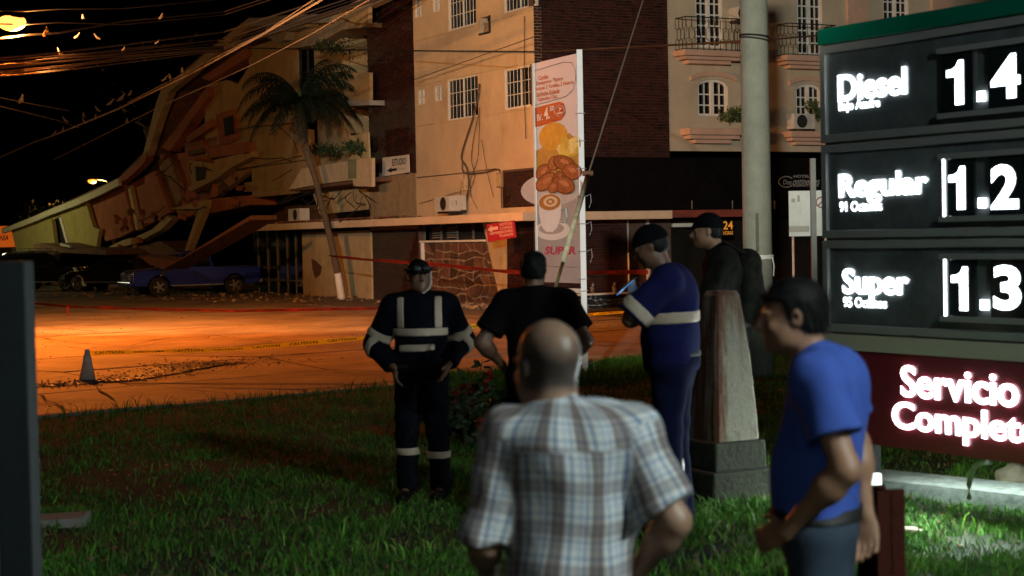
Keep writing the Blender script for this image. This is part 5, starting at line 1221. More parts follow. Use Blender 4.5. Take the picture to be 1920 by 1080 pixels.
s = MB(); s.tube([cc+Vector((.006, 0, .30)), cc+Vector((.007, 0, .37))], [.069, .054], 16, cap=False); s.build('collar', M('cone_collar', (.9, .88, .85), .4, var=.1), cn, smooth=True)
# ================================================================== CAUTION TAPES
def tape(name, pts, w, mat, label, text=None, sag=.0, reps=0, knots=()):
    q = []
    for i in range(len(pts)-1):
        for k in range(16):
            f = k/16; p = pts[i].lerp(pts[i+1], f); p = p-Vector((0, 0, sag*4*f*(1-f))); q.append(p)
    q.append(pts[-1].copy()); tw = [.5*noise.noise(Vector((i*.21, w*50, 1)))+.75 for i in range(len(q))]
    t = thing(name, q[0], label, 'tape'); s = MB(); v = []; N = len(q)
    def edge(i, vv, off=0.0):
        i = max(0, min(N-1.001, i)); a = int(i); f = i-a; p = q[a].lerp(q[a+1], f); t_ = tw[a]*(1-f)+tw[a+1]*f
        d = (q[min(a+1, N-1)]-q[a]).normalized(); side = d.cross(Vector((0, 0, 1))).normalized()
        if side.y > 0: side = -side     # towards the viewer's side of the street
        up_ = Vector((0, 0, 1))*math.cos(t_)+side*math.sin(t_); return p+up_*w*(vv-.5)+side*off
    for i in range(N): v += [edge(i, 0), edge(i, 1)]
    s.add(v, [(2*i, 2*i+2, 2*i+3, 2*i+1) for i in range(N-1)]); s.build('ribbon', mat, t)
    if text:
        s = MB(); vs_, fs_ = text_mesh(text, bold=.02, res=1); x0 = min(a.x for a in vs_); x1 = max(a.x for a in vs_); y0 = min(a.y for a in vs_); y1 = max(a.y for a in vs_)
        L = N-1
        for r_ in range(reps):
            u0 = L*(r_+.12)/reps; u1 = L*(r_+.88)/reps
            def idx(f): return u0+(u1-u0)*f
            flip = (q[-1]-q[0]).x < 0
            s.add([edge(idx((a.x-x0)/(x1-x0)) if not flip else idx(1-(a.x-x0)/(x1-x0)), .2+.6*(a.y-y0)/(y1-y0), .004) for a in vs_], fs_)
        s.build('printed_text', tapek, t)
    for (k, l_) in knots:
        p = q[k]; s = MB(); s.tube([p, p+Vector((-.02, 0, -l_*.5)), p+Vector((.03, -.03, -l_))], .03, 5); s.build('tape_end', mat, t)
t_a = [G(x, y, .14) for x, y in ((20, 565), (120, 574), (250, 579), (440, 583), (715, 578), (790, 575))]
tape('red_tape', t_a, .10, taper, 'long red barrier tape sagging across the road in front of the blue pickup', 'PELIGRO', reps=22, knots=((17, .35),))
t_b = [W(168, 662, 25.8), W(440, 655, 25.2), W(700, 632, 24.8), W(900, 611, 24.4)]
tape('yellow_tape', t_b, .085, tapey, 'yellow caution tape from the traffic cone passing behind the men', 'CAUTION', reps=11)
t_c = [W(880, 611, 36), W(960, 606, 36.3), W(1100, 590, 37), W(1215, 582, 38)]
tape('yellow_tape', t_c, .08, tapey, 'yellow caution tape running right below the planter wall', 'CAUTION', reps=7)
t_d = [W(618, 480, 54), W(690, 487, 51), W(820, 496, 48), W(945, 509, 45), W(1000, 512, 43.5), W(1215, 510, 43)]
tape('red_tape', t_d, .13, taper, 'upper red barrier tape stretched from the palm past the stone wall', 'PELIGRO', reps=16)

# ================================================================== PALM
def palm():
    base = G(641, 562, ZR); D = base.y
    t = thing('palm_tree', base, 'slender leaning palm with drooping dark fronds and white-painted foot', 'palm')
    ctl = [(641, 562), (633, 512), (620, 450), (605, 390), (590, 330), (575, 285), (567, 250), (563, 215)]
    q = [W(x, y, D-.35*i*.2) for i, (x, y) in enumerate(ctl)]; rr = random.Random(12)
    rad = [.135, .12, .11, .105, .10, .12, .16, .14]
    P = []; RR = []
    for i in range(len(q)-1):
        for k in range(7): f = k/7; P.append(q[i].lerp(q[i+1], f)); RR.append((rad[i]*(1-f)+rad[i+1]*f)*(1+.06*((k+i) % 2)))
    P.append(q[-1]); RR.append(rad[-1])
    s = MB(); s.tube(P[:8], RR[:8], 12); s.tube([P[0]-Vector((0, 0, .2)), P[0]], [.16, .135], 12); s.build('painted_foot', M('lime_wash', (.72, .70, .68), .85, var=.1, stain=.2), t, smooth=True)
    s = MB(); s.tube(P[7:], [r*.99 for r in RR[7:]], 12); s.build('trunk', barkm, t)
    top = q[-1]+Vector((0, 0, .35)); s = MB(); s.tube([q[-1], top, top+Vector((0, 0, .5))], [.14, .11, .03], 10); s.build('crown_shaft', greenp, t, smooth=True)
    # fronds: start angle, azimuth, length, droop
    fr = []
    for k in range(22):
        az = k*2.399+.3; el = rr.uniform(-.15, 1.15) if k > 8 else rr.uniform(.1, .6); fr.append((az, el, rr.uniform(1.9, 2.5), rr.uniform(1.2, 2.3)))
    right = Vector((1, 0, 0))
    fr += [(math.pi, .75, 2.7, 2.9), (math.pi+.3, .35, 2.3, 2.6), (0.1, .8, 2.9, 3.0), (-.15, .5, 2.5, 2.8), (math.pi-.2, 1.0, 2.6, 2.6), (.3, 1.1, 2.6, 2.4)]
    for az, el, L, dr_ in fr:
        p = top+Vector((0, 0, .2)); d = Vector((math.cos(az)*math.cos(el), math.sin(az)*math.cos(el), math.sin(el))); n = 16; sp = []
        for i in range(n+1):
            sp.append(p.copy()); p = p+d*(L/n); d = (d+Vector((0, 0, -dr_/n*(.5+i/n)))).normalized()
        s = MB(); s.tube(sp, [.028*(1-i/(n+2)) for i in range(n+1)], 4)
        for i in range(2, n+1):
            f = i/n; ll = .62*math.sin(min(1, f*1.5+.2)*math.pi/2)*(1-.5*max(0, f-.6)/.4)
            dd = (sp[min(i+1, n)]-sp[i-1]).normalized(); side = dd.cross(Vector((0, 0, 1)))
            if side.length < .1: side = Vector((math.sin(az), -math.cos(az), 0))
            side.normalize()
            for sg in (-1, 1):
                for sub in (0, .5):
                    b = sp[i-1].lerp(sp[i], sub); tip = b+(side*sg*.75+dd*.45+Vector((0, 0, -.45-.5*rr.random()))).normalized()*ll*rr.uniform(.8, 1.1)
                    w = dd*.022; m_ = b.lerp(tip, .5)+Vector((0, 0, .03)); s.add([b-w, b+w, m_+w*1.2, m_-w*1.2, tip], [(0, 1, 2, 3), (3, 2, 4)])
        s.build('frond', M('palm_leaf', (.010, .016, .007), .65, var=.3, spec=.2), t)
    for (x, y) in ((556, 214), (552, 250)):   # dried flower stalks and old leaf bases
        c = W(x, y, D-.4); s = MB()
        for k in range(60):
            d = Vector((rr.gauss(0, 1), rr.gauss(0, 1), rr.gauss(-.6, 1))).normalized()*rr.uniform(.15, .42); s.tube([c, c+d], .012, 3)
        s.build('dry_flower_stalk', M('dry_stalk', (.16, .10, .05), .9), t)
palm()
# ================================================================== FLOWERING SHRUB behind the uniformed man
def shrub(x, y, z_px, label, hh, sp, nf):
    c = G(x, z_px, .0); t = thing('flower_shrub', c, label, 'shrub'); rr = random.Random(x); c = Vector((c.x, c.y, gz(c.x, c.y)))
    s = MB(); L = MB(); Fm = MB()
    for k in range(16):
        d = Vector((rr.gauss(0, .4), rr.gauss(0, .4), 1)).normalized()*hh*rr.uniform(.5, 1.05); q = [c, c+d*.5+Vector((rr.gauss(0, .04), 0, 0)), c+d]; s.tube(q, [.012, .008, .004], 5)
        for j in range(30):
            b = c+d*rr.uniform(.15, 1)+Vector((rr.gauss(0, sp*.35), rr.gauss(0, sp*.35), rr.gauss(0, .05))); v = Vector((rr.gauss(0, 1), rr.gauss(0, 1), rr.gauss(.2, .7))).normalized()*rr.uniform(.07, .13)
            w = v.cross(Vector((rr.gauss(0, 1), rr.gauss(0, 1), rr.gauss(0, 1)))).normalized()*v.length*.24; L.add([b, b+v*.4+w, b+v, b+v*.4-w], [(0, 1, 2, 3)])
    s.build('stem', barkm, t); L.build('foliage', leafm, t)
    for k in range(nf):
        b = c+Vector((rr.gauss(0, sp*.6), rr.gauss(-.1, sp*.5), hh*rr.uniform(.25, .8))); s = MB()
        for j in range(14):
            v = Vector((rr.gauss(0, 1), rr.gauss(0, 1), rr.gauss(.3, .8))).normalized()*.05; w = v.cross(Vector((rr.random(), rr.random(), 1))).normalized()*.022; s.add([b, b+v+w, b+v*1.35, b+v-w], [(0, 1, 2, 3)])
        s.build('flower', redfl, t)
shrub(872, 700, 838, 'dark leafy shrub with red flowers beside the uniformed man', .85, .3, 9)
shrub(950, 700, 800, 'low dark shrub at the feet of the man in the black shirt', .35, .18, 0)
# ================================================================== VEHICLES
tyrem = M('tyre_rubber', (.015, .014, .014), .8, var=.1)
rimm = M('alloy_rim', (.45, .42, .38), .3, metal=.9, var=.05)
lensm = M('lamp_lens', (.5, .5, .48), .12, var=0, spec=.8)
def wheel(parent, p, axis, r, w, both=True):
    """p hub centre, axis unit vector pointing outwards"""
    up_ = Vector((0, 0, 1)); f = axis.cross(up_).normalized()
    wt = MB(); n = 24
    prof = [(r*.62, -w/2), (r*.95, -w/2), (r, -w*.35), (r, w*.35), (r*.95, w/2), (r*.62, w/2)]
    v = [p+axis*o+(f*math.cos(k*2*math.pi/n)+up_*math.sin(k*2*math.pi/n))*rr_ for rr_, o in prof for k in range(n)]
    wt.add(v, [(i*n+k, i*n+(k+1) % n, ((i+1) % 6)*n+(k+1) % n, ((i+1) % 6)*n+k) for i in range(6) for k in range(n)])
    wo = wt.build('wheel', tyrem, parent, smooth=True)
    s = MB(); s.add([p+axis*w*.30+(f*math.cos(k*2*math.pi/n)+up_*math.sin(k*2*math.pi/n))*r*.66 for k in range(n)], [tuple(range(n))]); s.build('rim_back', tyrem, wo)
    s = MB()
    for k in range(5):
        a = k*2*math.pi/5; d = f*math.cos(a)+up_*math.sin(a); e = d.cross(axis)
        s.hexa([p+axis*w*.32+e*.05, p+axis*w*.32-e*.05, p+axis*w*.32+d*r*.62-e*.04, p+axis*w*.32+d*r*.62+e*.04, p+axis*w*.45+e*.03, p+axis*w*.45-e*.03, p+axis*w*.42+d*r*.62-e*.03, p+axis*w*.42+d*r*.62+e*.03])
    s.tube([p+axis*w*.42+(f*math.cos(k*2*math.pi/n)+up_*math.sin(k*2*math.pi/n))*r*.63 for k in range(n+1)], .022, 5)
    s.tube([p+axis*w*.3, p+axis*w*.5], .05, 8); s.build('rim', rimm, wo)
def car(name, loc, rz, paint, label, kind, cat):
    t = thing(name, loc, label, cat); org = Vector(loc); Rm = Matrix.Rotation(rz, 3, 'Z')
    ORIG[t.name] = Vector((0, 0, 0)); t.rotation_euler = (0, 0, rz)    # children modelled in local coordinates, x forward
    Wd = .90; wb = 1.52
    if kind == 'pickup':
        r = .38; prof = [(-2.6, .55), (-2.62, .95), (-2.58, 1.08), (-.75, 1.10), (-.72, 1.14), (1.05, 1.14), (1.2, 1.12), (2.35, 1.02), (2.52, .9), (2.56, .6), (2.45, .42), (2.05, .40), (-2.5, .45)]
        cab = [(-.72, 1.10), (-.58, 1.66), (-.3, 1.72), (.35, 1.71), (.62, 1.62), (1.22, 1.12)]
    elif kind == 'suv':
        r = .38; prof = [(-2.25, .55), (-2.3, .95), (-2.25, 1.15), (1.0, 1.15), (1.15, 1.12), (2.15, 1.04), (2.3, .92), (2.34, .6), (2.2, .42), (-2.15, .42)]
        cab = [(-2.24, 1.12), (-2.1, 1.72), (-1.8, 1.78), (.3, 1.77), (.6, 1.68), (1.12, 1.12)]
    else:
        r = .34; prof = [(-2.2, .45), (-2.25, .8), (-2.1, .95), (-1.2, .97), (1.0, .97), (2.05, .86), (2.2, .72), (2.22, .5), (2.1, .32), (-2.1, .32)]
        cab = [(-1.7, .95), (-1.1, 1.38), (-.5, 1.45), (.1, 1.43), (.45, 1.33), (1.15, .95)]
    # wheel arches cut from the side profile
    def arches(pr):
        low = [p for p in pr]; out = []
        zb = min(p[1] for p in pr)
        xs = sorted([-wb+.05, wb-.05], reverse=True); R_ = r+.07
        res = pr[:-1] if False else pr[:]
        # append arches between last low front and low rear points
        fr_ = [p for p in pr if p[1] < .6 and p[0] > 1.5]; body_ = pr[:]
        last = body_[-1]; body_ = body_[:-1]
        if body_[-1][0] < 2.1 and body_[-1][1] < .45 and kind == 'pickup': body_ = body_[:-1]
        for c in (wb, -wb):
            for k in range(9):
                a = math.pi*k/8; x = c+R_*math.cos(a); z = max(zb+.0, r+R_*math.sin(a)*1.0)
                body_.append((x, z if k not in (0, 8) else zb))
        body_.append(last); return body_
    pr_ = arches(prof); s = MB(); n = len(pr_)
    s.add([(x, -Wd, z) for x, z in pr_]+[(x, Wd, z) for x, z in pr_], [tuple(range(n)), tuple(range(2*n-1, n-1, -1))]+[(i, (i+1) % n, (i+1) % n+n, i+n) for i in range(n)])
    s.build('body', paint, t, bevel=.05)
    s = MB(); n = len(cab); ins = .16
    s.add([(x, -Wd+(.03 if z < 1.2 else ins), z) for x, z in cab]+[(x, Wd-(.03 if z < 1.2 else ins), z) for x, z in cab], [tuple(range(n)), tuple(range(2*n-1, n-1, -1))]+[(i, (i+1) % n, (i+1) % n+n, i+n) for i in range(n)])
    cb_ = s.build('cabin', paint, t, bevel=.04)
    zlo = cab[0][1]+.05; zhi = max(z for _, z in cab)-.09
    def xl(z):  # rear edge of cabin at height z
        a, b = cab[0], cab[1]; f = min(1, (z-a[1])/(b[1]-a[1])); return a[0]+(b[0]-a[0])*f
    def xr(z):
        a, b = cab[-1], cab[-2]; f = min(1, (z-a[1])/(b[1]-a[1])); return a[0]+(b[0]-a[0])*f
    z0_, z1_ = zlo, min(zhi, cab[1][1]-.02)
    for sg in (-1, 1):
        y0_ = sg*(Wd-.03+.012); y1_ = sg*(Wd-ins+.012)
        cuts = [xl(z0_)+.12, (xl(z0_)+xr(z0_))/2-.05, xr(z0_)-.2]
        for a, b in zip(cuts[:-1], cuts[1:]):
            A = a+.03; B = b-.03; At = max(A, xl(z1_)+.1); Bt = min(B, xr(z1_)-.12)
            s = MB(); s.prism([(A, y0_, z0_), (B, y0_, z0_), (Bt, y1_, z1_), (At, y1_, z1_)], (0, sg*.006, 0)); s.build('side_window', gl, t)
        s = MB(); s.ball((xr(z0_)-.25, sg*(Wd+.1), z0_+.06), (.08, .1, .07), 8, 6); s.build('mirror', paint, t, smooth=True)
        s = MB(); s.box((-.1, sg*Wd-.012, .88), (.08, sg*Wd+.02*sg+.012, .91)); s.build('door_handle', darkmetal, t)
        s = MB(); s.box((-wb+.48, sg*(Wd-.02)-.03, .40), (wb-.48, sg*(Wd-.02)+.05, .44)); s.build('side_step', steel, t)
        for c in (wb, -wb): wheel(t, Vector((c, sg*(Wd-.10), r)), Vector((0, sg, 0)), r, .24)
        fx = max(x for x, z in prof); zz_ = .88 if kind != 'sedan' else .72
        s = MB(); s.ball((fx-.14, sg*.66, zz_), (.13, .2, .09), 10, 6); s.build('headlight', lensm, t, smooth=True)
        s = MB(); s.ball((min(x for x, z in prof)+.08, sg*.76, zz_), (.1, .1, .15), 8, 6); s.build('tail_light', M('tail_lens', (.3, .01, .01), .2), t, smooth=True)
    # windscreen and rear window, grille, bumpers, plate
    s = MB(); a, b = cab[-1], cab[-2]; s.prism([(a[0]-.02, -.74, a[1]+.05), (a[0]-.02, .74, a[1]+.05), (b[0]+.02, .64, b[1]-.03), (b[0]+.02, -.64, b[1]-.03)], (.03, 0, .03)); s.build('windscreen', gl, t)
    fx = max(x for x, z in prof); s = MB()
    for k in range(4): s.box((fx-.03, -.45, .66+k*.07), (fx+.025, .45, .69+k*.07))
    s.build('front_grille', steel, t)
    s = MB(); s.box((fx-.12, -Wd+.04, .42), (fx+.09, Wd-.04, .6)); s.build('front_bumper', darkmetal if kind != 'pickup' else paint, t, bevel=.04)
    rx = min(x for x, z in prof); s = MB(); s.box((rx-.09, -Wd+.05, .45), (rx+.1, Wd-.05, .6)); s.build('rear_bumper', steel, t, bevel=.03)
    if kind == 'pickup':
        s = MB(); s.box((-2.5, -Wd+.1, 1.095), (-.85, Wd-.1, 1.115)); s.build('cargo_bed', tyrem, t)
    if kind == 'suv':
        s = MB()
        for y in (-.62, .62):
            for z in (1.84, 1.94): s.tube([(-1.6, y, z), (.3, y, z)], .015, 5)
        for x in (-1.6, -1.1, -.6, -.1, .3):
            s.tube([(x, -.62, 1.94), (x, -.62, 1.80), (x, .62, 1.80), (x, .62, 1.94)], .012, 5)
        s.build('roof_rack', darkmetal, t)
    return t
bluep = M('blue_car_paint', (.014, .04, .42), .22, metal=.3, var=.04, spec=.8)
blackp = M('black_car_paint', (.01, .01, .011), .18, var=.1, spec=.8); maroon = M('maroon_car_paint', (.14, .03, .02), .25, var=.1, spec=.7)
w1 = G(299, 557, ZR); w2 = G(441, 552, ZR); c = (w1+w2)/2; ang = math.atan2(w1.y-w2.y, w1.x-w2.x)
car('pickup_truck', (c.x-.45, c.y+.9, ZR), ang, bluep, 'bright blue pickup truck parked under the folded building', 'pickup', 'pickup')
c = G(205, 549, ZR); car('parked_car', (c.x-.3, c.y+2.8, ZR), ang-.95, blackp, 'black car crushed nose-out beside the blue pickup', 'sedan', 'car')
c = G(118, 546, ZR); car('parked_car', (c.x-1.0, c.y+1.6, ZR), R(-22), blackp, 'black off-road vehicle with maroon-lit bonnet before the leaning white prop', 'suv', 'car')
c = G(60, 538, ZR); car('parked_car', (c.x-.5, c.y+3.5, ZR), R(-60), M('silver_car_paint', (.22, .22, .21), .25, metal=.5, var=.05), 'grey off-road vehicle with a roof rack beside the yellow end room', 'suv', 'car')
s = MB(); a = W(303, 512, 64.5); b = W(330, 495, 64.8); e = Vector((0, .04, 0)); n = Vector((.08, 0, .14)); s.prism([a-n, b-n, b+n, a+n], e); s.build('loose_plank', M('pale_plank', (.5, .38, .3), .8, var=.15), None, 'short pale board leaning against the nose of the blue pickup', 'board')
# ================================================================== PEOPLE: distance fields meshed as one continuous surface
class Vol:
    def __init__(s, lo, hi, h):
        s.h = h; s.lo = np.array(lo, np.float32); s.n = [int((b-a)/h)+2 for a, b in zip(lo, hi)]
        s.ax = [np.float32(lo[i])+np.arange(s.n[i], dtype=np.float32)*np.float32(h) for i in range(3)]
        s.D = np.full(s.n, 1.0, np.float32)
    def sub(s, lo, hi):
        i = [max(0, int((lo[k]-s.lo[k])/s.h)) for k in range(3)]; j = [min(s.n[k], int((hi[k]-s.lo[k])/s.h)+2) for k in range(3)]
        if any(a >= b for a, b in zip(i, j)): return None
        sl = tuple(slice(a, b) for a, b in zip(i, j)); return sl, (s.ax[0][sl[0]][:, None, None], s.ax[1][sl[1]][None, :, None], s.ax[2][sl[2]][None, None, :])
    def put(s, lo, hi, fn, k, cut=False):
        m = .07+k; q = s.sub([a-m for a in lo], [a+m for a in hi])
        if q is None: return
        sl, (X, Y, Z) = q; d = fn(X, Y, Z).astype(np.float32); D = s.D[sl]
        if cut: d = -d; h = np.maximum(k-np.abs(D-d), 0)/k; s.D[sl] = np.maximum(D, d)+h*h*k*.25
        else: h = np.maximum(k-np.abs(D-d), 0)/k; s.D[sl] = np.minimum(D, d)-h*h*k*.25
    def cone(s, a, b, ra, rb, k=.03, cut=None, sub=False, inf=0.0):
        a = np.array(a, np.float32); b = np.array(b, np.float32); ra += inf; rb += inf; ba = b-a; L2 = float(ba @ ba); L = math.sqrt(L2)
        def fn(X, Y, Z):
            px, py, pz = X-a[0], Y-a[1], Z-a[2]; t0 = (px*ba[0]+py*ba[1]+pz*ba[2])/L2; t = np.clip(t0, 0, 1)
            d = np.sqrt((px-ba[0]*t)**2+(py-ba[1]*t)**2+(pz-ba[2]*t)**2)-(ra+(rb-ra)*t)
            if cut is not None: d = np.maximum(d, (t0-cut)*L)
            return d
        r = max(ra, rb); s.put(np.minimum(a, b)-r, np.maximum(a, b)+r, fn, k, sub)
    def ell(s, c, r, k=.03, rot=None, sub=False, inf=0.0):
        c = np.array(c, np.float32); r = np.array(r, np.float32)+inf; Rm = np.array(rot if rot is not None else Matrix.Identity(3), np.float32)
        def fn(X, Y, Z):
            x, y, z = X-c[0], Y-c[1], Z-c[2]
            u = (x*Rm[0, 0]+y*Rm[1, 0]+z*Rm[2, 0])/r[0]; v = (x*Rm[0, 1]+y*Rm[1, 1]+z*Rm[2, 1])/r[1]; w = (x*Rm[0, 2]+y*Rm[1, 2]+z*Rm[2, 2])/r[2]
            k0 = np.sqrt(u*u+v*v+w*w); k1 = np.sqrt((u/r[0])**2+(v/r[1])**2+(w/r[2])**2)+1e-6; return k0*(k0-1)/k1
        m = float(max(r)); s.put(c-m, c+m, fn, k, sub)
    def fold(s, amp, fr, seed, lo=None, hi=None, zs=.45):
        rg = np.random.RandomState(seed); X, Y, Z = s.ax[0][:, None, None], s.ax[1][None, :, None], s.ax[2][None, None, :]
        w = .35*np.sin(X*9+Y*7+rg.rand()*6)+.35*np.sin(Z*8-X*6+rg.rand()*6); N = 0
        for i in range(5):
            d = rg.randn(3); d /= np.linalg.norm(d); d[2] *= zs; f = fr*(.7+.9*rg.rand()); N = N+np.sin((X*d[0]+Y*d[1]+Z*d[2])*f+w*3+rg.rand()*6)
        N = np.sign(N)*np.abs(N/3)**1.3; s.D = (s.D+np.float32(amp)*N).astype(np.float32)
    def clip(s, fn):
        s.D = np.maximum(s.D, fn(s.ax[0][:, None, None], s.ax[1][None, :, None], s.ax[2][None, None, :]).astype(np.float32)).astype(np.float32)
    def copy(s, D): o = Vol.__new__(Vol); o.h = s.h; o.lo = s.lo; o.n = s.n; o.ax = s.ax; o.D = D; return o
    def mesh(s, name, mat, attr=None):
        D = s.D.copy(); D[0] = D[-1] = 1; D[:, 0] = D[:, -1] = 1; D[:, :, 0] = D[:, :, -1] = 1
        S = D < 0; nx, ny, nz = [q-1 for q in D.shape]; cnt = np.zeros((nx, ny, nz), np.int8)
        cs = [(a, b, c) for a in (0, 1) for b in (0, 1) for c in (0, 1)]
        g = lambda A, c: A[c[0]:c[0]+nx, c[1]:c[1]+ny, c[2]:c[2]+nz]
        for c in cs: cnt += g(S, c)
        mask = (cnt > 0) & (cnt < 8); idx = np.full((nx, ny, nz), -1, np.int64); I = np.argwhere(mask); idx[mask] = np.arange(len(I))
        pos = np.zeros((len(I), 3)); num = np.zeros(len(I))
        for c in cs:
            for axx in range(3):
                if c[axx]: continue
                e = list(c); e[axx] = 1
                a = D[I[:, 0]+c[0], I[:, 1]+c[1], I[:, 2]+c[2]]; b = D[I[:, 0]+e[0], I[:, 1]+e[1], I[:, 2]+e[2]]
                m = (a < 0) != (b < 0); t = a[m]/(a[m]-b[m]); p = np.tile(np.array(c, float), (m.sum(), 1)); p[:, axx] += t; pos[m] += p; num[m] += 1
        V = (I+pos/np.maximum(num, 1)[:, None])*s.h+s.lo
        faces = []
        for axx in range(3):
            a = [slice(1, -1)]*3; sl0 = [slice(1, None)]*3
            A = np.take(S, range(0, D.shape[axx]-1), axx); B = np.take(S, range(1, D.shape[axx]), axx); E = np.argwhere(A != B); E = E[((E > 0) | (np.arange(3) == axx)).all(1)]
            u, v = (axx+1) % 3, (axx+2) % 3
            def cell(du, dv): q = E.copy(); q[:, u] -= du; q[:, v] -= dv; return idx[q[:, 0], q[:, 1], q[:, 2]]
            ok = ((E[:, u] < (nx, ny, nz)[u]) & (E[:, v] < (nx, ny, nz)[v])); E = E[ok]
            Q = np.stack([cell(1, 1), cell(0, 1), cell(0, 0), cell(1, 0)], 1); fl = S[E[:, 0], E[:, 1], E[:, 2]]; Q[~fl] = Q[~fl][:, ::-1]; Q = Q[(Q >= 0).all(1)]; faces.append(Q)
        Fc = np.concatenate(faces); me = bpy.data.meshes.new(name)
        me.vertices.add(len(V)); me.vertices.foreach_set('co', V.astype(np.float32).ravel()); me.loops.add(Fc.size); me.loops.foreach_set('vertex_index', Fc.astype(np.int32).ravel())
        me.polygons.add(len(Fc)); me.polygons.foreach_set('loop_start', np.arange(0, Fc.size, 4, dtype=np.int32)); me.polygons.foreach_set('loop_total', np.full(len(Fc), 4, np.int32))
        me.polygons.foreach_set('use_smooth', np.ones(len(Fc), bool)); me.update(calc_edges=True); me.validate(); me.materials.append(mat)
        if attr is not None:
            at_ = me.attributes.new('fab', 'FLOAT_VECTOR', 'POINT'); at_.data.foreach_set('vector', attr(V).astype(np.float32).ravel())
        o = bpy.data.objects.new(name, me); C.objects.link(o); return o
def hand_prims(v, w, d, n, thumb, curl=.5, sc_=1.0, inf=0):
    """w wrist, d direction of the fingers, n direction the palm faces, thumb: side of the thumb"""
    w, d, n = Vector(w), Vector(d).normalized(), Vector(n).normalized(); sd = d.cross(n).normalized()*thumb; n = sd.cross(d).normalized()*(1 if sd.cross(d).dot(n) > 0 else -1)
    Rm = Matrix((sd, d, n)).transposed()
    v.ell(w+d*.048*sc_, (.041*sc_, .056*sc_, .017*sc_), .02, Rm)
    for i, (o, L) in enumerate(((.030, .072), (.010, .080), (-.011, .074), (-.031, .058))):
        k0 = w+d*.088*sc_+sd*o*sc_; c1 = curl*(.8+.1*i); d1 = d*math.cos(c1)+n*math.sin(c1); d2 = d*math.cos(c1*2.1)+n*math.sin(c1*2.1); L *= sc_
        k1 = k0+d1*L*.5; k2 = k1+d2*L*.5; v.cone(k0-d*.02, k1, .0095*sc_, .0085*sc_, .006); v.cone(k1, k2, .0085*sc_, .0068*sc_, .006)
    t0 = w+d*.022*sc_+sd*.030*sc_; t1 = t0+(d*.6+sd*.75+n*.25).normalized()*.038*sc_; t2 = t1+(d*.85+sd*.25+n*.35).normalized()*.032*sc_
    v.cone(t0, t1, .013*sc_, .0105*sc_, .012); v.cone(t1, t2, .0105*sc_, .008*sc_, .006)
def head_prims(v, c, Rm, sc_=1.0, full=True):
    """c centre of the cranium, Rm head orientation (columns: right, forward, up)"""
    P = lambda x, y, z: tuple(Vector(c)+Rm @ (Vector((x, y, z))*sc_))
    E = lambda p, r, k=.02, **q: v.ell(P(*p), tuple(a*sc_ for a in r), k, Rm, **q)
    E((0, -.012, .028), (.074, .093, .085)); E((0, .03, -.03), (.062, .062, .078), .03); E((0, .045, -.078), (.042, .040, .036), .03)
    E((.045, .02, -.055), (.022, .04, .035), .03); E((-.045, .02, -.055), (.022, .04, .035), .03)
    for s_ in (-1, 1):
        E((s_*.031, .088, .006), (.020, .014, .011), .010, sub=True)     # eye sockets
        E((s_*.031, .073, .004), (.014, .014, .010), .004)               # closed-over eyeballs
        E((s_*.030, .083, .022), (.026, .012, .008), .010)               # brow
        E((s_*.040, .070, -.025), (.018, .014, .014), .02)               # cheekbone
        E((s_*.076, -.008, -.005), (.009, .020, .031), .006, rot_=None) if False else v.ell(P(s_*.078, -.008, -.003), tuple(a*sc_ for a in (.008, .019, .031)), .006, Rm)
        v.ell(P(s_*.084, -.004, -.003), tuple(a*sc_ for a in (.006, .010, .018)), .004, Rm, sub=True)
    v.cone(P(0, .086, .012), P(0, .112, -.022), .008*sc_, .014*sc_, .012); E((0, .100, -.030), (.018, .012, .009), .008)
    E((0, .088, -.050), (.024, .012, .006), .006); E((0, .086, -.061), (.021, .012, .007), .006); E((0, .094, -.0555), (.022, .008, .0018), .003, sub=True)
    E((0, .075, -.092), (.020, .018, .016), .014)
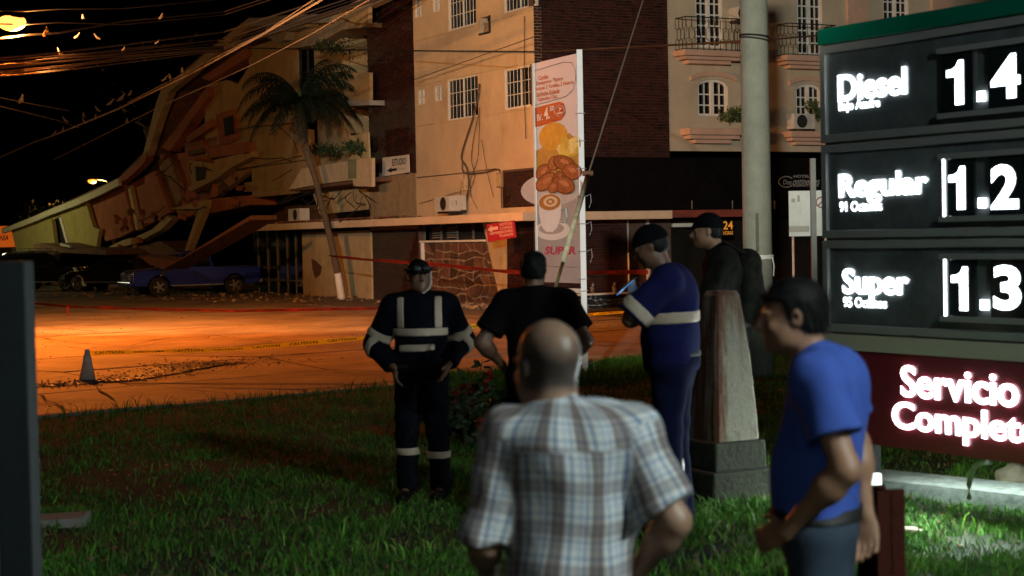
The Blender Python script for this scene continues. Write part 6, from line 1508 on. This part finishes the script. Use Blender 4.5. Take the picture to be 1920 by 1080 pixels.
def person(label, loc, rz, J, H=None, h=.009, skin=None, shirt=None, trousers=None, hair=None, belly=1.0, bulk=1.0, fold=.006, sleeve=.65, hairspec='short', lo=None, hi=None, hands=None,
           headR=(0, 0, 0), collar=True, zmin=0.0, shirt_z=.88, attr=None, bands=None, long_sleeve=False, boots=None, neckr=.056, shirt_inf=.014, open_legs=None, headscale=1.0, trim=None, scalp=None, belt=True, ffr=28, sr=1.0):
    V3 = lambda k: Vector(J[k])
    lo = lo or (-.55, -.40, zmin-.03); hi = hi or (.55, .50, 1.95)
    def torso(v, inf=0.0, k=.05, low=True):
        sh = (V3('shR')+V3('shL'))/2; pel = V3('pel'); ch = V3('chest'); b = bulk; rt = Matrix.Rotation(J.get('twist', 0), 3, 'Z')
        v.ell(ch, (.158*b, .112*b, .19), k, rt, inf=inf); v.ell(ch.lerp(pel, .55)+Vector((0, .015*belly, 0)), (.145*b*belly, .115*b*belly, .17), k, rt, inf=inf)
        v.ell(pel, (.160*b, .118*b, .13), k, rt, inf=inf)
        v.cone(V3('shR').lerp(sh, .12), V3('shL').lerp(sh, .12), .066*b, .066*b, k, inf=inf); v.ell(ch+Vector((0, -.02, .08)), (.15*b, .09*b, .11), k, rt, inf=inf)
        v.cone(sh+Vector((0, -.015, .0)), V3('neck')+Vector((0, 0, -.02)), .085, .055, .05, inf=inf*.8)
        v.cone(V3('shR').lerp(V3('neck'), .15), V3('neck')+Vector((0, -.01, -.01)), .045, .05, .04, inf=inf*.7); v.cone(V3('shL').lerp(V3('neck'), .15), V3('neck')+Vector((0, -.01, -.01)), .045, .05, .04, inf=inf*.7)
    Hc = V3('head'); ya, pi_, ro_ = headR
    Rm = Matrix.Rotation(ya, 3, 'Z') @ Matrix.Rotation(pi_, 3, 'X') @ Matrix.Rotation(ro_, 3, 'Y')
    body = Vol(lo, hi, h); torso(body)
    body.cone(V3('neck')+Vector((0, -.01, -.04)), Hc+Rm @ Vector((0, -.02, -.03)), neckr+.004, neckr, .03)
    head_prims(body, Hc, Rm, headscale)
    for S in ('R', 'L'):
        body.cone(V3('sh'+S), V3('el'+S), .054*bulk, .042*bulk, .03); body.cone(V3('el'+S), V3('wr'+S), .043*bulk, .027, .03)
        body.ell(V3('el'+S).lerp(V3('wr'+S), .28), (.046*bulk,)*3, .04)
        if hands and hands.get(S): hand_prims(body, J['wr'+S], *hands[S])
        if 'hip'+S in J:
            body.cone(V3('hip'+S), V3('kn'+S), .088*bulk, .06, .04); body.cone(V3('kn'+S), V3('an'+S), .058, .04, .03); body.ell(V3('kn'+S).lerp(V3('an'+S), .3)+Vector((0, -.02, 0)), (.055, .06, .11), .04)
            fd = Vector(J.get('foot'+S, (.03, .17, -.05))); body.cone(V3('an'+S), V3('an'+S)+fd*.9, .038, .03, .02)
    body_o = body.mesh('person', skin, scalp(Hc, Rm) if scalp else None); tag(body_o, label, 'person'); body_o.location = loc; body_o.rotation_euler = (0, 0, rz)
    def child(v, name, mat, at_=None):
        o = v.mesh(name, mat, at_); o.parent = body_o; md = o.modifiers.new('soften', 'SMOOTH'); md.factor = .6; md.iterations = 3; return o
    # shirt
    sv = Vol(lo, hi, h); torso(sv, shirt_inf+.006)
    for S in ('R', 'L'):
        if long_sleeve:
            sv.cone(V3('sh'+S), V3('el'+S), .062*bulk+shirt_inf, .056*bulk+shirt_inf, .035); e_, w_ = V3('el'+S), V3('wr'+S); sv.cone(e_, w_, .056*bulk+shirt_inf, .040+shirt_inf, .035, cut=.96)
        else:
            sl_ = sleeve[S] if isinstance(sleeve, dict) else sleeve
            sv.cone(V3('sh'+S), V3('sh'+S).lerp(V3('el'+S), sl_), .060*bulk*sr+shirt_inf, .074*bulk*sr+shirt_inf, .035, cut=1.0)
    if collar: sv.cone(V3('neck')+Vector((0, -.012, -.03)), V3('neck')+Vector((0, .0, .035)), neckr+.027, neckr+.020, .012, cut=.95)
    sv.fold(fold, ffr, len(label)); n_ = V3('neck')
    sh_z = shirt_z
    sv.clip(lambda X, Y, Z: (sh_z+.012*np.sin(X*14)+0*Y)-Z)
    # opening at the throat
    hd = Hc
    shirt_o = child(sv, 'shirt' if not long_sleeve else 'jacket', shirt, attr)
    # trousers
    if trousers:
        tv = Vol(lo, hi, h); pel = V3('pel'); b = bulk; rt = Matrix.Rotation(J.get('twist', 0), 3, 'Z')
        tv.ell(pel, (.160*b, .120*b, .14), .05, rt, inf=.012); tv.cone(pel+Vector((0, 0, .05)), pel+Vector((0, 0, .1)), .135*b, .13*b, .05)
        for S in ('R', 'L'):
            if 'hip'+S in J: tv.cone(V3('hip'+S), V3('kn'+S), .098*b, .082, .05); tv.cone(V3('kn'+S), V3('an'+S)+Vector((0, 0, .0)), .082, .072, .03, cut=1.0)
        tv.fold(.007, 30, len(label)+3, zs=1.2); top_ = J.get('belt', pel.z+.09); tv.clip(lambda X, Y, Z: Z-top_+0*X)
        child(tv, 'trousers', trousers)
        if not belt: top_ = None
        bz = top_ or 0; bv = tv.copy(np.maximum(tv.D-.007, np.abs(tv.ax[2][None, None, :]-(bz-.025))-.02))
        if belt: child(bv, 'belt', tapek)
    if bands:
        for fn_ in bands:
            src, f = fn_
            base = sv if src == 's' else tv; X, Y, Z = base.ax[0][:, None, None], base.ax[1][None, :, None], base.ax[2][None, None, :]
            bv = base.copy(np.maximum(base.D-.008, f(X, Y, Z)).astype(np.float32)); child(bv, 'reflective_band', refl)
    if trim:   # pale collar edge
        X, Y, Z = sv.ax[0][:, None, None], sv.ax[1][None, :, None], sv.ax[2][None, None, :]
        bv = sv.copy(np.maximum(sv.D-.006, np.abs(Z-(V3('neck').z+.022-.1*(Y-V3('neck').y))+0*X)-.010).astype(np.float32)); bv.D = np.maximum(bv.D, np.sqrt((X-n_.x)**2+(Y-n_.y)**2)-.10).astype(np.float32); child(bv, 'collar_edge', trim)
    if boots:
        bo = Vol(lo, hi, h)
        for S in ('R', 'L'):
            if 'an'+S in J:
                a = V3('an'+S); fd = Vector(J.get('foot'+S, (.03, .17, -.05))); bo.cone(a+Vector((0, 0, .09)), a, .055, .055, .02); bo.cone(a+Vector((0, -.03, -.03)), a+fd, .052, .045, .03)
        bo.clip(lambda X, Y, Z: (zmin+.005)-Z+0*X); child(bo, 'boots', boots)
    # hair
    if hair:
        hv = Vol(lo, hi, h); P = lambda x, y, z: tuple(Hc+Rm @ (Vector((x, y, z))*headscale)); inf = {'short': .008, 'cropped': .0045, 'cap': .016}[hairspec]
        hv.ell(P(0, -.014, .030), tuple(a*headscale for a in (.0745, .094, .086)), .02, Rm, inf=inf); hv.ell(P(0, -.045, -.02), tuple(a*headscale for a in (.062, .055, .06)), .03, Rm, inf=inf*.8)
        up_ = Rm @ Vector((0, 0, 1)); fw_ = Rm @ Vector((0, 1, 0)); rt_ = Rm @ Vector((1, 0, 0))
        if hairspec == 'short': hv.fold(.0035, 210, 4, zs=1.0)
        def loc_(X, Y, Z):
            x, y, z = X-Hc.x, Y-Hc.y, Z-Hc.z
            return ((x*rt_.x+y*rt_.y+z*rt_.z)/headscale, (x*fw_.x+y*fw_.y+z*fw_.z)/headscale, (x*up_.x+y*up_.y+z*up_.z)/headscale)
        if hairspec == 'cropped':
            def cl(X, Y, Z):      # fringe of close-cropped hair round a bald crown
                a, b, c_ = loc_(X, Y, Z); return np.maximum(np.maximum(c_-(.045-.5*np.abs(b+.03)*.0), -.075-c_), np.maximum(b-.022, 0)+(b-.02)*.8-.3*(0-c_)*.0)
        elif hairspec == 'cap':
            def cl(X, Y, Z): a, b, c_ = loc_(X, Y, Z); return .022+.10*b-c_
            hv.D = hv.D
        else:
            def cl(X, Y, Z):
                a, b, c_ = loc_(X, Y, Z); d1 = (.052+0*a)-c_; side = np.maximum(np.maximum(b-.022-.25*c_, -.058-c_), -(.0+0*a)-.5)   # hairline high at the front, low at the back
                return np.minimum(np.maximum(d1, -1), side)
        if hairspec == 'cap':      # hair showing below the cap
            h2 = hv.copy(hv.D.copy()+np.float32(.008)); 
            def c2(X, Y, Z): a, b, c_ = loc_(X, Y, Z); return np.maximum(np.maximum(b-.004-.2*c_, -.062-c_), c_-.05)
            h2.clip(c2); child(h2, 'hair', M('black_hair', (.008, .007, .007), .6, spec=.25))
        hv.clip(cl)
        if hairspec == 'cap': hv.cone(P(-.035, .085, .032), P(.035, .085, .032), .014, .014, .02); hv.ell(P(0, .115, .028), (.062, .055, .006), .01, Rm)
        ho = child(hv, 'cap' if hairspec == 'cap' else 'hair', hair)
        if hairspec == 'short':      # short strands standing off the scalp
            me = ho.data; rr_ = random.Random(3); sv_ = []; sf_ = []; nv = len(me.vertices)
            for q in range(7000):
                v_ = me.vertices[rr_.randrange(nv)]; nn = v_.normal; c_ = v_.co+Vector((rr_.uniform(-1, 1), rr_.uniform(-1, 1), rr_.uniform(-1, 1)))*.004
                dn = (nn*.55+fw_*.5*(1 if (c_-Hc).dot(up_) > .06 else -.3)-up_*.45+Vector((rr_.uniform(-1, 1), rr_.uniform(-1, 1), rr_.uniform(-1, 1)))*.35).normalized()*rr_.uniform(.010, .020); w_ = dn.cross(nn).normalized()*.0009
                b_ = len(sv_); sv_ += [c_-w_-nn*.002, c_+w_-nn*.002, c_+dn]; sf_.append((b_, b_+1, b_+2))
            so_ = bpy.data.objects.new('hair_strands', rawmesh('hair_strands', sv_, sf_)); so_.data.materials.append(hair); C.objects.link(so_); so_.parent = ho; so_['kind'] = 'stuff'
    e = MB()
    for s_ in (-1, 1):
        c_ = Hc+Rm @ (Vector((s_*.031, .079, .004))*headscale); e.ball(c_, .0095*headscale, 8, 6, mi=0); e.ball(c_+Rm @ Vector((0, .0055, 0)), .0058*headscale, 6, 5, mi=1)
    ORIG[body_o.name] = Vector((0, 0, 0)); e.build('eye', [M('eye_white', (.5, .45, .4), .3, var=0), M('eye_dark', (.015, .01, .008), .2, var=0)], body_o, smooth=True)
    return body_o
skin1 = M('tan_skin', (.40, .21, .125), .42, var=.1, scale=14, bump=.12, bscale=90, spec=.5); skin2 = M('brown_skin', (.20, .10, .06), .45, var=.1, scale=14, bump=.1, bscale=90); skin3 = M('fair_brown_skin', (.38, .22, .14), .38, var=.12, scale=18, bump=.12, bscale=120)
def std(s=1.0, **k):
    J = dict(pel=(0, 0, .95), chest=(0, 0, 1.27), neck=(0, -.01, 1.45), head=(0, .02, 1.60), shR=(.185, -.01, 1.40), shL=(-.185, -.01, 1.40), elR=(.26, -.04, 1.12), elL=(-.26, -.04, 1.12), wrR=(.27, .08, .88), wrL=(-.27, .08, .88),
             hipR=(.09, 0, .92), hipL=(-.09, 0, .92), knR=(.11, .02, .50), knL=(-.11, .02, .50), anR=(.12, -.03, .09), anL=(-.12, -.03, .09))
    J = {a: tuple(c*s for c in b) for a, b in J.items()}; J.update(k); return J
# ---- fabrics
def plaid():
    m = bpy.data.materials.new('plaid_cloth'); m.use_nodes = True; nt = m.node_tree; n = nt.nodes; l = nt.links; b = n['Principled BSDF']; b.inputs['Roughness'].default_value = .85
    a = n.new('ShaderNodeAttribute'); a.attribute_name = 'fab'; sx = n.new('ShaderNodeSeparateXYZ'); l.new(a.outputs['Vector'], sx.inputs[0])
    def ramp(sock, period, stops):
        d = n.new('ShaderNodeMath'); d.operation = 'DIVIDE'; d.inputs[1].default_value = period; l.new(sock, d.inputs[0]); f = n.new('ShaderNodeMath'); f.operation = 'FRACT'; l.new(d.outputs[0], f.inputs[0])
        r = n.new('ShaderNodeValToRGB'); r.color_ramp.interpolation = 'CONSTANT'; cr = r.color_ramp
        while len(cr.elements) > 1: cr.elements.remove(cr.elements[-1])
        cr.elements[0].position = 0; cr.elements[0].color = (*stops[0][1], 1)
        for p, c in stops[1:]: e = cr.elements.new(p); e.color = (*c, 1)
        l.new(f.outputs[0], r.inputs[0]); return r.outputs[0]
    w = (.9, .9, .88); bl = (.26, .34, .50); br = (.42, .36, .34); lb = (.60, .70, .80); dk = (.16, .15, .20)
    vert = [(0, w), (.10, lb), (.17, w), (.26, bl), (.32, w), (.40, br), (.47, dk), (.50, br), (.64, dk), (.67, br), (.74, w), (.84, lb), (.88, bl), (.93, w)]
    A = ramp(sx.outputs[0], .125, vert); B = ramp(sx.outputs[1], .115, vert)
    mx = n.new('ShaderNodeMix'); mx.data_type = 'RGBA'; mx.blend_type = 'MULTIPLY'; mx.inputs[0].default_value = 1; l.new(A, mx.inputs[6])
    lt = n.new('ShaderNodeMix'); lt.data_type = 'RGBA'; lt.inputs[0].default_value = .38; l.new(B, lt.inputs[6]); lt.inputs[7].default_value = (1, 1, 1, 1); l.new(lt.outputs[2], mx.inputs[7])
    gm = n.new('ShaderNodeMix'); gm.data_type = 'RGBA'; gm.blend_type = 'MULTIPLY'; gm.inputs[0].default_value = 1; l.new(mx.outputs[2], gm.inputs[6]); gm.inputs[7].default_value = (.86, .86, .86, 1)
    l.new(gm.outputs[2], b.inputs['Base Color'])
    t = n.new('ShaderNodeTexNoise'); t.inputs['Scale'].default_value = 18; bp = n.new('ShaderNodeBump'); bp.inputs['Strength'].default_value = .35; bp.inputs['Distance'].default_value = .01; l.new(t.outputs[0], bp.inputs['Height']); l.new(bp.outputs[0], b.inputs['Normal'])
    return m
def fabattr(J, r=.07):
    def seg(V, a, b):
        a = np.array(a); b = np.array(b); ba = b-a; t = np.clip(((V-a) @ ba)/(ba @ ba), 0, 1.3); q = V-a-t[:, None]*ba; return np.linalg.norm(q, axis=1), t*np.linalg.norm(ba), q, ba/np.linalg.norm(ba)
    def f(V):
        u = V[:, 0]+.35*V[:, 1]*np.sign(V[:, 0])*0+0; ang = np.arctan2(V[:, 0], -V[:, 1]+.0); yoke = (V[:, 2] > 1.315) & (V[:, 1] < .02); out = np.stack([ang*.155+.043*yoke+.012*np.sin(V[:, 2]*9+V[:, 0]*7), V[:, 2]*1.0+.37*yoke+.008*np.sin(V[:, 0]*17), 0*u], 1)
        for S in ('R', 'L'):
            d, al, q, ax = seg(V, J['sh'+S], J['el'+S]); side = np.cross(ax, (0, 1, 0)); side /= np.linalg.norm(side); up_ = np.cross(side, ax)
            sg = 1 if S == 'R' else -1; m = (d < .115) & (V[:, 0]*sg > abs(J['sh'+S][0])-.012+.25*(1.40-V[:, 2]).clip(0, .3)*0)
            m &= ((V-np.array(J['sh'+S])) @ ax > .0)
            A = np.arctan2(q @ side, q @ up_)*.08+.03; out[m, 0] = A[m]; out[m, 1] = al[m]
        return out
    return f
# ---- 1 bald man in plaid, seen from behind
def stubble_skin():
    m = M('stubbled_skin', (.40, .235, .155), .36, var=.1, scale=18, bump=.12, bscale=120).copy(); m.name = 'stubbled_scalp_skin'; nt = m.node_tree; n = nt.nodes; l = nt.links; b = n['Principled BSDF']
    src = b.inputs['Base Color'].links[0].from_socket; at = n.new('ShaderNodeAttribute'); at.attribute_name = 'fab'; sx = n.new('ShaderNodeSeparateXYZ'); l.new(at.outputs['Vector'], sx.inputs[0])
    t = n.new('ShaderNodeTexNoise'); t.inputs['Scale'].default_value = 9; t.inputs['Detail'].default_value = 8; ad = n.new('ShaderNodeMath'); ad.operation = 'MULTIPLY_ADD'; ad.inputs[1].default_value = .7; l.new(t.outputs[0], ad.inputs[0]); l.new(sx.outputs[0], ad.inputs[2])
    r = n.new('ShaderNodeMapRange'); r.inputs[1].default_value = .35; r.inputs[2].default_value = 1.25; r.inputs[4].default_value = .92; l.new(ad.outputs[0], r.inputs[0])
    mx = n.new('ShaderNodeMix'); mx.data_type = 'RGBA'; l.new(r.outputs[0], mx.inputs[0]); l.new(src, mx.inputs[6]); mx.inputs[7].default_value = (.060, .052, .045, 1); l.new(mx.outputs[2], b.inputs['Base Color']); return m
def scalp_attr(Hc, Rm):
    inv = np.array(Rm.transposed()); c = np.array(Hc)
    def f(V):
        q = (V-c) @ inv.T; x, y, z = q[:, 0], q[:, 1], q[:, 2]
        back = np.clip((.035-y)/.05, 0, 1); low = np.clip((z+.085)/.03, 0, 1); top = np.clip((.100-z-.35*np.abs(y+.02))/.085, 0, 1)
        fac = back*low*(.30+.70*top)*(np.linalg.norm(q, axis=1) < .16); return np.stack([fac, fac, fac], 1)
    return f
d = 4.75; X = W(1060, 700, d).x
J = std(.965, shR=(.182, .0, 1.345), shL=(-.172, .02, 1.335), elR=(.29, -.07, 1.105), wrR=(.185, .05, .93), elL=(-.235, .0, 1.05), wrL=(-.22, .20, .93), head=(-.045, .035, 1.54), neck=(-.03, .01, 1.40), chest=(0, .0, 1.22), pel=(0, 0, .93), belt=.93)
person('bald man in a white, blue and brown plaid short-sleeved shirt seen from behind', (X, d, 0), R(4), J, h=.007, skin=stubble_skin(), shirt=plaid(), trousers=M('dark_trousers', (.03, .03, .04), .85),
       belly=1.04, bulk=.97, fold=.013, ffr=38, sr=.9, sleeve={'R': .82, 'L': 1.0}, hands={'R': ((-.35, .55, -.5), (-.7, -.2, -.5), 1, .5), 'L': ((.2, .9, -.2), (1, 0, 0), -1, .4)}, headR=(R(26), R(-6), 0), attr=fabattr(J), shirt_z=.72, shirt_inf=.02, headscale=1.12, neckr=.066, zmin=0, scalp=scalp_attr, belt=False)
# ---- 2 man in a blue polo, three-quarter back view
d = 5.35; X = W(1539, 700, d).x
J = std(1.02, shR=(.175, -.02, 1.44), shL=(-.185, -.01, 1.44), elL=(-.25, -.10, 1.185), wrL=(-.185, .09, .985), elR=(.225, -.085, 1.20), wrR=(.17, -.115, .985), head=(-.015, .085, 1.635), neck=(-.005, .02, 1.485), chest=(0, -.01, 1.30), pel=(0, .02, .98), belt=1.045)
person('man in a bright blue polo shirt and jeans looking left beside the price sign', (X, d, 0), R(73), J, h=.006, skin=skin1, shirt=M('blue_polo', (.062, .125, .50), .85, spec=.2, var=.06, scale=6, bump=.3, bscale=200), trousers=M('jeans', (.035, .055, .085), .85, var=.25, scale=8, bump=.3, bscale=150),
       hair=M('black_hair', (.008, .007, .007), .6, spec=.25, var=.3, scale=90), belly=1.07, bulk=.98, fold=.0085, ffr=32, sleeve=.62, hands={'L': ((.35, .8, -.35), (.75, -.3, -.2), -1, .55), 'R': ((-.2, -.1, -1), (-1, .2, 0), 1, .5)}, headR=(R(13), R(-5), 0), shirt_z=.99, zmin=0)
# ---- 3 uniformed man with reflective bands, facing the camera
d = 12.3; X = W(790, 700, d).x
J = std(1.018, elR=(.335, -.08, 1.14), wrR=(.195, .10, .985), elL=(-.30, -.10, 1.165), wrL=(-.20, .10, 1.0), shR=(.20, -.01, 1.415), shL=(-.20, -.01, 1.415), belt=1.02)
def ab(x): return np.abs(x)
def armband(S, f0, w=.028):
    a = np.array(J['el'+S])*f0+np.array(J['sh'+S])*(1-f0) if f0 <= 1 else np.array(J['el'+S])+(np.array(J['wr'+S])-np.array(J['el'+S]))*(f0-1)
    ax = (np.array(J['el'+S])-np.array(J['sh'+S])) if f0 <= 1 else (np.array(J['wr'+S])-np.array(J['el'+S])); ax = ax/np.linalg.norm(ax)
    def f(X, Y, Z, a=a, ax=ax, w=w): t = (X-a[0])*ax[0]+(Y-a[1])*ax[1]+(Z-a[2])*ax[2]; r = np.sqrt(np.maximum((X-a[0])**2+(Y-a[1])**2+(Z-a[2])**2-t*t, 0)); return np.maximum(ab(t)-w, r-.115)
    return f
tr = lambda X, Y, Z: ab(X)-.215
bands = [('s', lambda X, Y, Z: np.maximum(ab(Z-1.235)-.029, ab(X)-.20)), ('s', lambda X, Y, Z: np.maximum(ab(Z-1.125+.03*X)-.026, ab(X-.02)-.13)), ('s', lambda X, Y, Z: np.maximum(ab(X-.135)-.027, np.maximum(1.262-Z, Z-1.49)+0*Y)), ('s', lambda X, Y, Z: np.maximum(ab(X+.135)-.027, np.maximum(1.262-Z, Z-1.49)+0*Y)),
         ('s', armband('R', .70)), ('s', armband('R', 1.12)), ('s', armband('L', .78)), ('s', armband('L', 1.15)), ('t', lambda X, Y, Z: np.maximum(ab(Z-.345)-.026+0*Y, X)), ('t', lambda X, Y, Z: np.maximum(ab(Z-.375)-.026+0*Y, -X))]
navyc = M('navy_uniform', (.006, .0065, .011), .9, var=.2, scale=8, spec=.06, bump=.3, bscale=40)
p = person('uniformed man in navy with reflective bands, goggles on cap, hands on hips facing the camera', (X, d, 0), R(180), J, h=.0095, skin=skin2, shirt=navyc, trousers=navyc, hair=M('black_helmet', (.006, .006, .006), .6, var=0, spec=.2),
       hairspec='cap', long_sleeve=True, bulk=1.06, fold=.008, shirt_inf=.024, shirt_z=.90, bands=bands, boots=M('boot_leather', (.008, .007, .006), .9, spec=.1), hands={'R': ((-.2, .35, -.8), (-1, 0, 0), 1, .35), 'L': ((.3, .35, -.75), (1, 0, 0), -1, .35)}, headR=(R(14), R(3), 0))
s = MB(); hc = Vector(J['head']); Rz = Matrix.Rotation(R(14), 3, 'Z')
s.tube([hc+Rz @ Vector((.098*math.sin(w), .108*math.cos(w)-.012, .055)) for w in [x*.3927 for x in range(17)]], .011, 5); gg = s.build('goggle_strap', tyrem, p)
for sx in (-.034, .034):
    s = MB(); s.ball(hc+Rz @ Vector((sx, .105, .062)), (.032, .016, .021), 10, 6, rot=Rz); s.build('goggle_lens', M('goggle_glass', (.05, .055, .06), .08, var=0, spec=.9), p, smooth=True)
s = MB(); s.tube([hc+Vector((-.082, .0, .045)), hc+Vector((-.088, .02, -.04)), hc+Vector((-.070, .04, -.085)), hc+Vector((-.03, .06, -.115))], [.007, .010, .009, .006], 6); s.build('chin_strap', M('white_strap', (.6, .55, .5), .6, var=0), p)
# ---- 4 man in a black T-shirt from behind
d = 11.2; X = W(1006, 700, d).x
J = std(1.045, shR=(.20, -.01, 1.47), shL=(-.20, -.01, 1.47), elR=(.32, -.10, 1.215), wrR=(.21, .12, 1.06), elL=(-.355, -.06, 1.215), wrL=(-.215, .12, 1.05), head=(-.005, .02, 1.685), neck=(0, -.01, 1.53), chest=(0, 0, 1.33), pel=(0, 0, 1.0))
person('man in a black short-sleeved shirt with hands on hips seen from behind', (X, d, 0), R(2), J, h=.0095, skin=skin2, shirt=M('black_shirt', (.006, .005, .006), .9, var=.2, spec=.06), trousers=navyc, hair=M('black_hair', (.008, .007, .007), .6, spec=.25),
       bulk=1.12, belly=1.05, fold=.006, sleeve=.72, hands={'R': ((-.3, .4, -.8), (-1, 0, 0), 1, .4), 'L': ((.3, .4, -.8), (1, 0, 0), -1, .4)}, headR=(R(-8), 0, 0), boots=M('boot_leather', (.008, .007, .006), .9, spec=.1), neckr=.062, shirt_z=.98)
# ---- 5 man in navy looking at his phone
d = 10.0; X = W(1262, 700, d).x; g5 = gz(X, d)
J = std(1.04, shL=(-.195, .0, 1.475), shR=(.19, .02, 1.475), elL=(-.25, .20, 1.27), wrL=(-.06, .17, 1.375), elR=(.24, .15, 1.25), wrR=(.05, .20, 1.36), head=(.0, .12, 1.68), neck=(0, .03, 1.51), chest=(0, -.005, 1.32), pel=(0, .0, .99), belt=1.08)
navy2 = M('navy_shirt', (.010, .012, .068), .9, spec=.1, var=.12, scale=5, bump=.2, bscale=60)
p5 = person('man in a navy work shirt with reflective bands looking down at a glowing phone', (X, d, g5), R(76), J, h=.0095, skin=skin2, shirt=navy2, trousers=M('navy_trousers', (.007, .009, .034), .9, var=.15, spec=.06), hair=M('black_cap', (.006, .006, .007), .95, var=0, spec=.05), hairspec='cap',
       bulk=1.14, belly=1.14, fold=.007, sleeve=.97, shirt_inf=.018, bands=[('s', lambda X, Y, Z: np.maximum(ab(Z-1.265+.04*Y)-.034, ab(X)-.235)), ('s', armband('L', .80, .036)), ('s', armband('R', .80, .036))],
       hands={'L': ((.25, .55, .6), (.7, -.3, .3), -1, .7), 'R': ((-.5, .5, .5), (-.5, -.3, .6), 1, .7)}, headR=(R(4), R(-24), 0), boots=M('boot_leather', (.008, .007, .006), .9, spec=.1), trim=M('pale_collar', (.45, .42, .4), .8), shirt_z=.96)
pw_ = W(1171, 537, d-.02); t = thing('mobile_phone', pw_, 'glowing blue phone held up by the man in navy', 'phone')
Rp = Matrix.Rotation(R(50), 3, 'Y') @ Matrix.Rotation(R(0), 3, 'X')
def rb(s, hx, hy, hz, off=(0, 0, 0)):
    v = [Rp @ (Vector((a*hx, b*hy, c*hz))+Vector(off))+pw_ for c in (-1, 1) for a, b in ((-1, -1), (1, -1), (1, 1), (-1, 1))]; s.hexa(v)
s = MB(); rb(s, .004, .040, .074); s.build('case', darkmetal, t, bevel=.002)
s = MB(); rb(s, .0006, .036, .068, (.0052, 0, 0)); s.build('screen', M('phone_screen', (.2, .5, .9), .3, var=0, emit=(.10, .40, 1.0), estr=1.5), t)
s = MB(); rb(s, .0006, .030, .016, (.0070, 0, -.03)); s.build('screen_panel', M('phone_screen_light', (.6, .8, .9), .3, var=0, emit=(.5, .85, .9), estr=1.3), t)
# ---- 6 man in camouflage with backpack behind the pedestal
d = 11.9; X = W(1366, 700, d).x; g6 = gz(X, d)
J = std(1.035, head=(-.0, .135, 1.70), neck=(0, .055, 1.545), chest=(0, .02, 1.34), shR=(.19, .0, 1.49), shL=(-.19, .03, 1.49), elL=(-.25, .14, 1.22), wrL=(-.14, .32, 1.17), elR=(.24, .12, 1.22), wrR=(.12, .30, 1.15))
camo = M('camouflage_cloth', (.022, .022, .016), .9, scale=11, col2=(.005, .005, .005), spec=.05, stain=.5, stain_scale=9, stain_col=(.05, .042, .03))
p6 = person('soldier in dark camouflage with a backpack looking left behind the pedestal', (X, d, g6), R(84), J, h=.010, skin=skin1, shirt=camo, trousers=camo, hair=M('black_cap', (.006, .006, .007), .95, var=0, spec=.05), hairspec='cap', long_sleeve=True, bulk=1.1, fold=.008,
            shirt_inf=.022, hands={'L': ((.2, .9, 0), (1, 0, 0), -1, .5), 'R': ((-.2, .9, 0), (-1, 0, 0), 1, .5)}, headR=(R(6), R(-4), 0), boots=M('boot_leather', (.008, .007, .006), .9, spec=.1), shirt_z=.9)
bk = W(1398, 545, d+.02); t = thing('backpack', bk, 'bulky dark camouflage backpack worn by the soldier behind the pedestal', 'backpack')
v = Vol((-.2, -.24, -.36), (.24, .24, .34), .012); v.ell((0, 0, 0), (.13, .17, .27), .04); v.ell((.09, 0, -.12), (.08, .14, .13), .04); v.ell((-.01, 0, .2), (.11, .15, .10), .04); v.fold(.010, 30, 5)
o = v.mesh('pack', camo); o.parent = t; s = MB()
for y in (-.1, .1): s.tube([Vector((bk.x-.02, bk.y+y, bk.z+.26)), Vector((bk.x-.16, bk.y+y, bk.z+.34)), Vector((bk.x-.27, bk.y+y, bk.z+.2)), Vector((bk.x-.27, bk.y+y, bk.z-.05)), Vector((bk.x-.05, bk.y+y, bk.z-.22))], .02, 6)
s.build('shoulder_strap', camo, t, smooth=True)
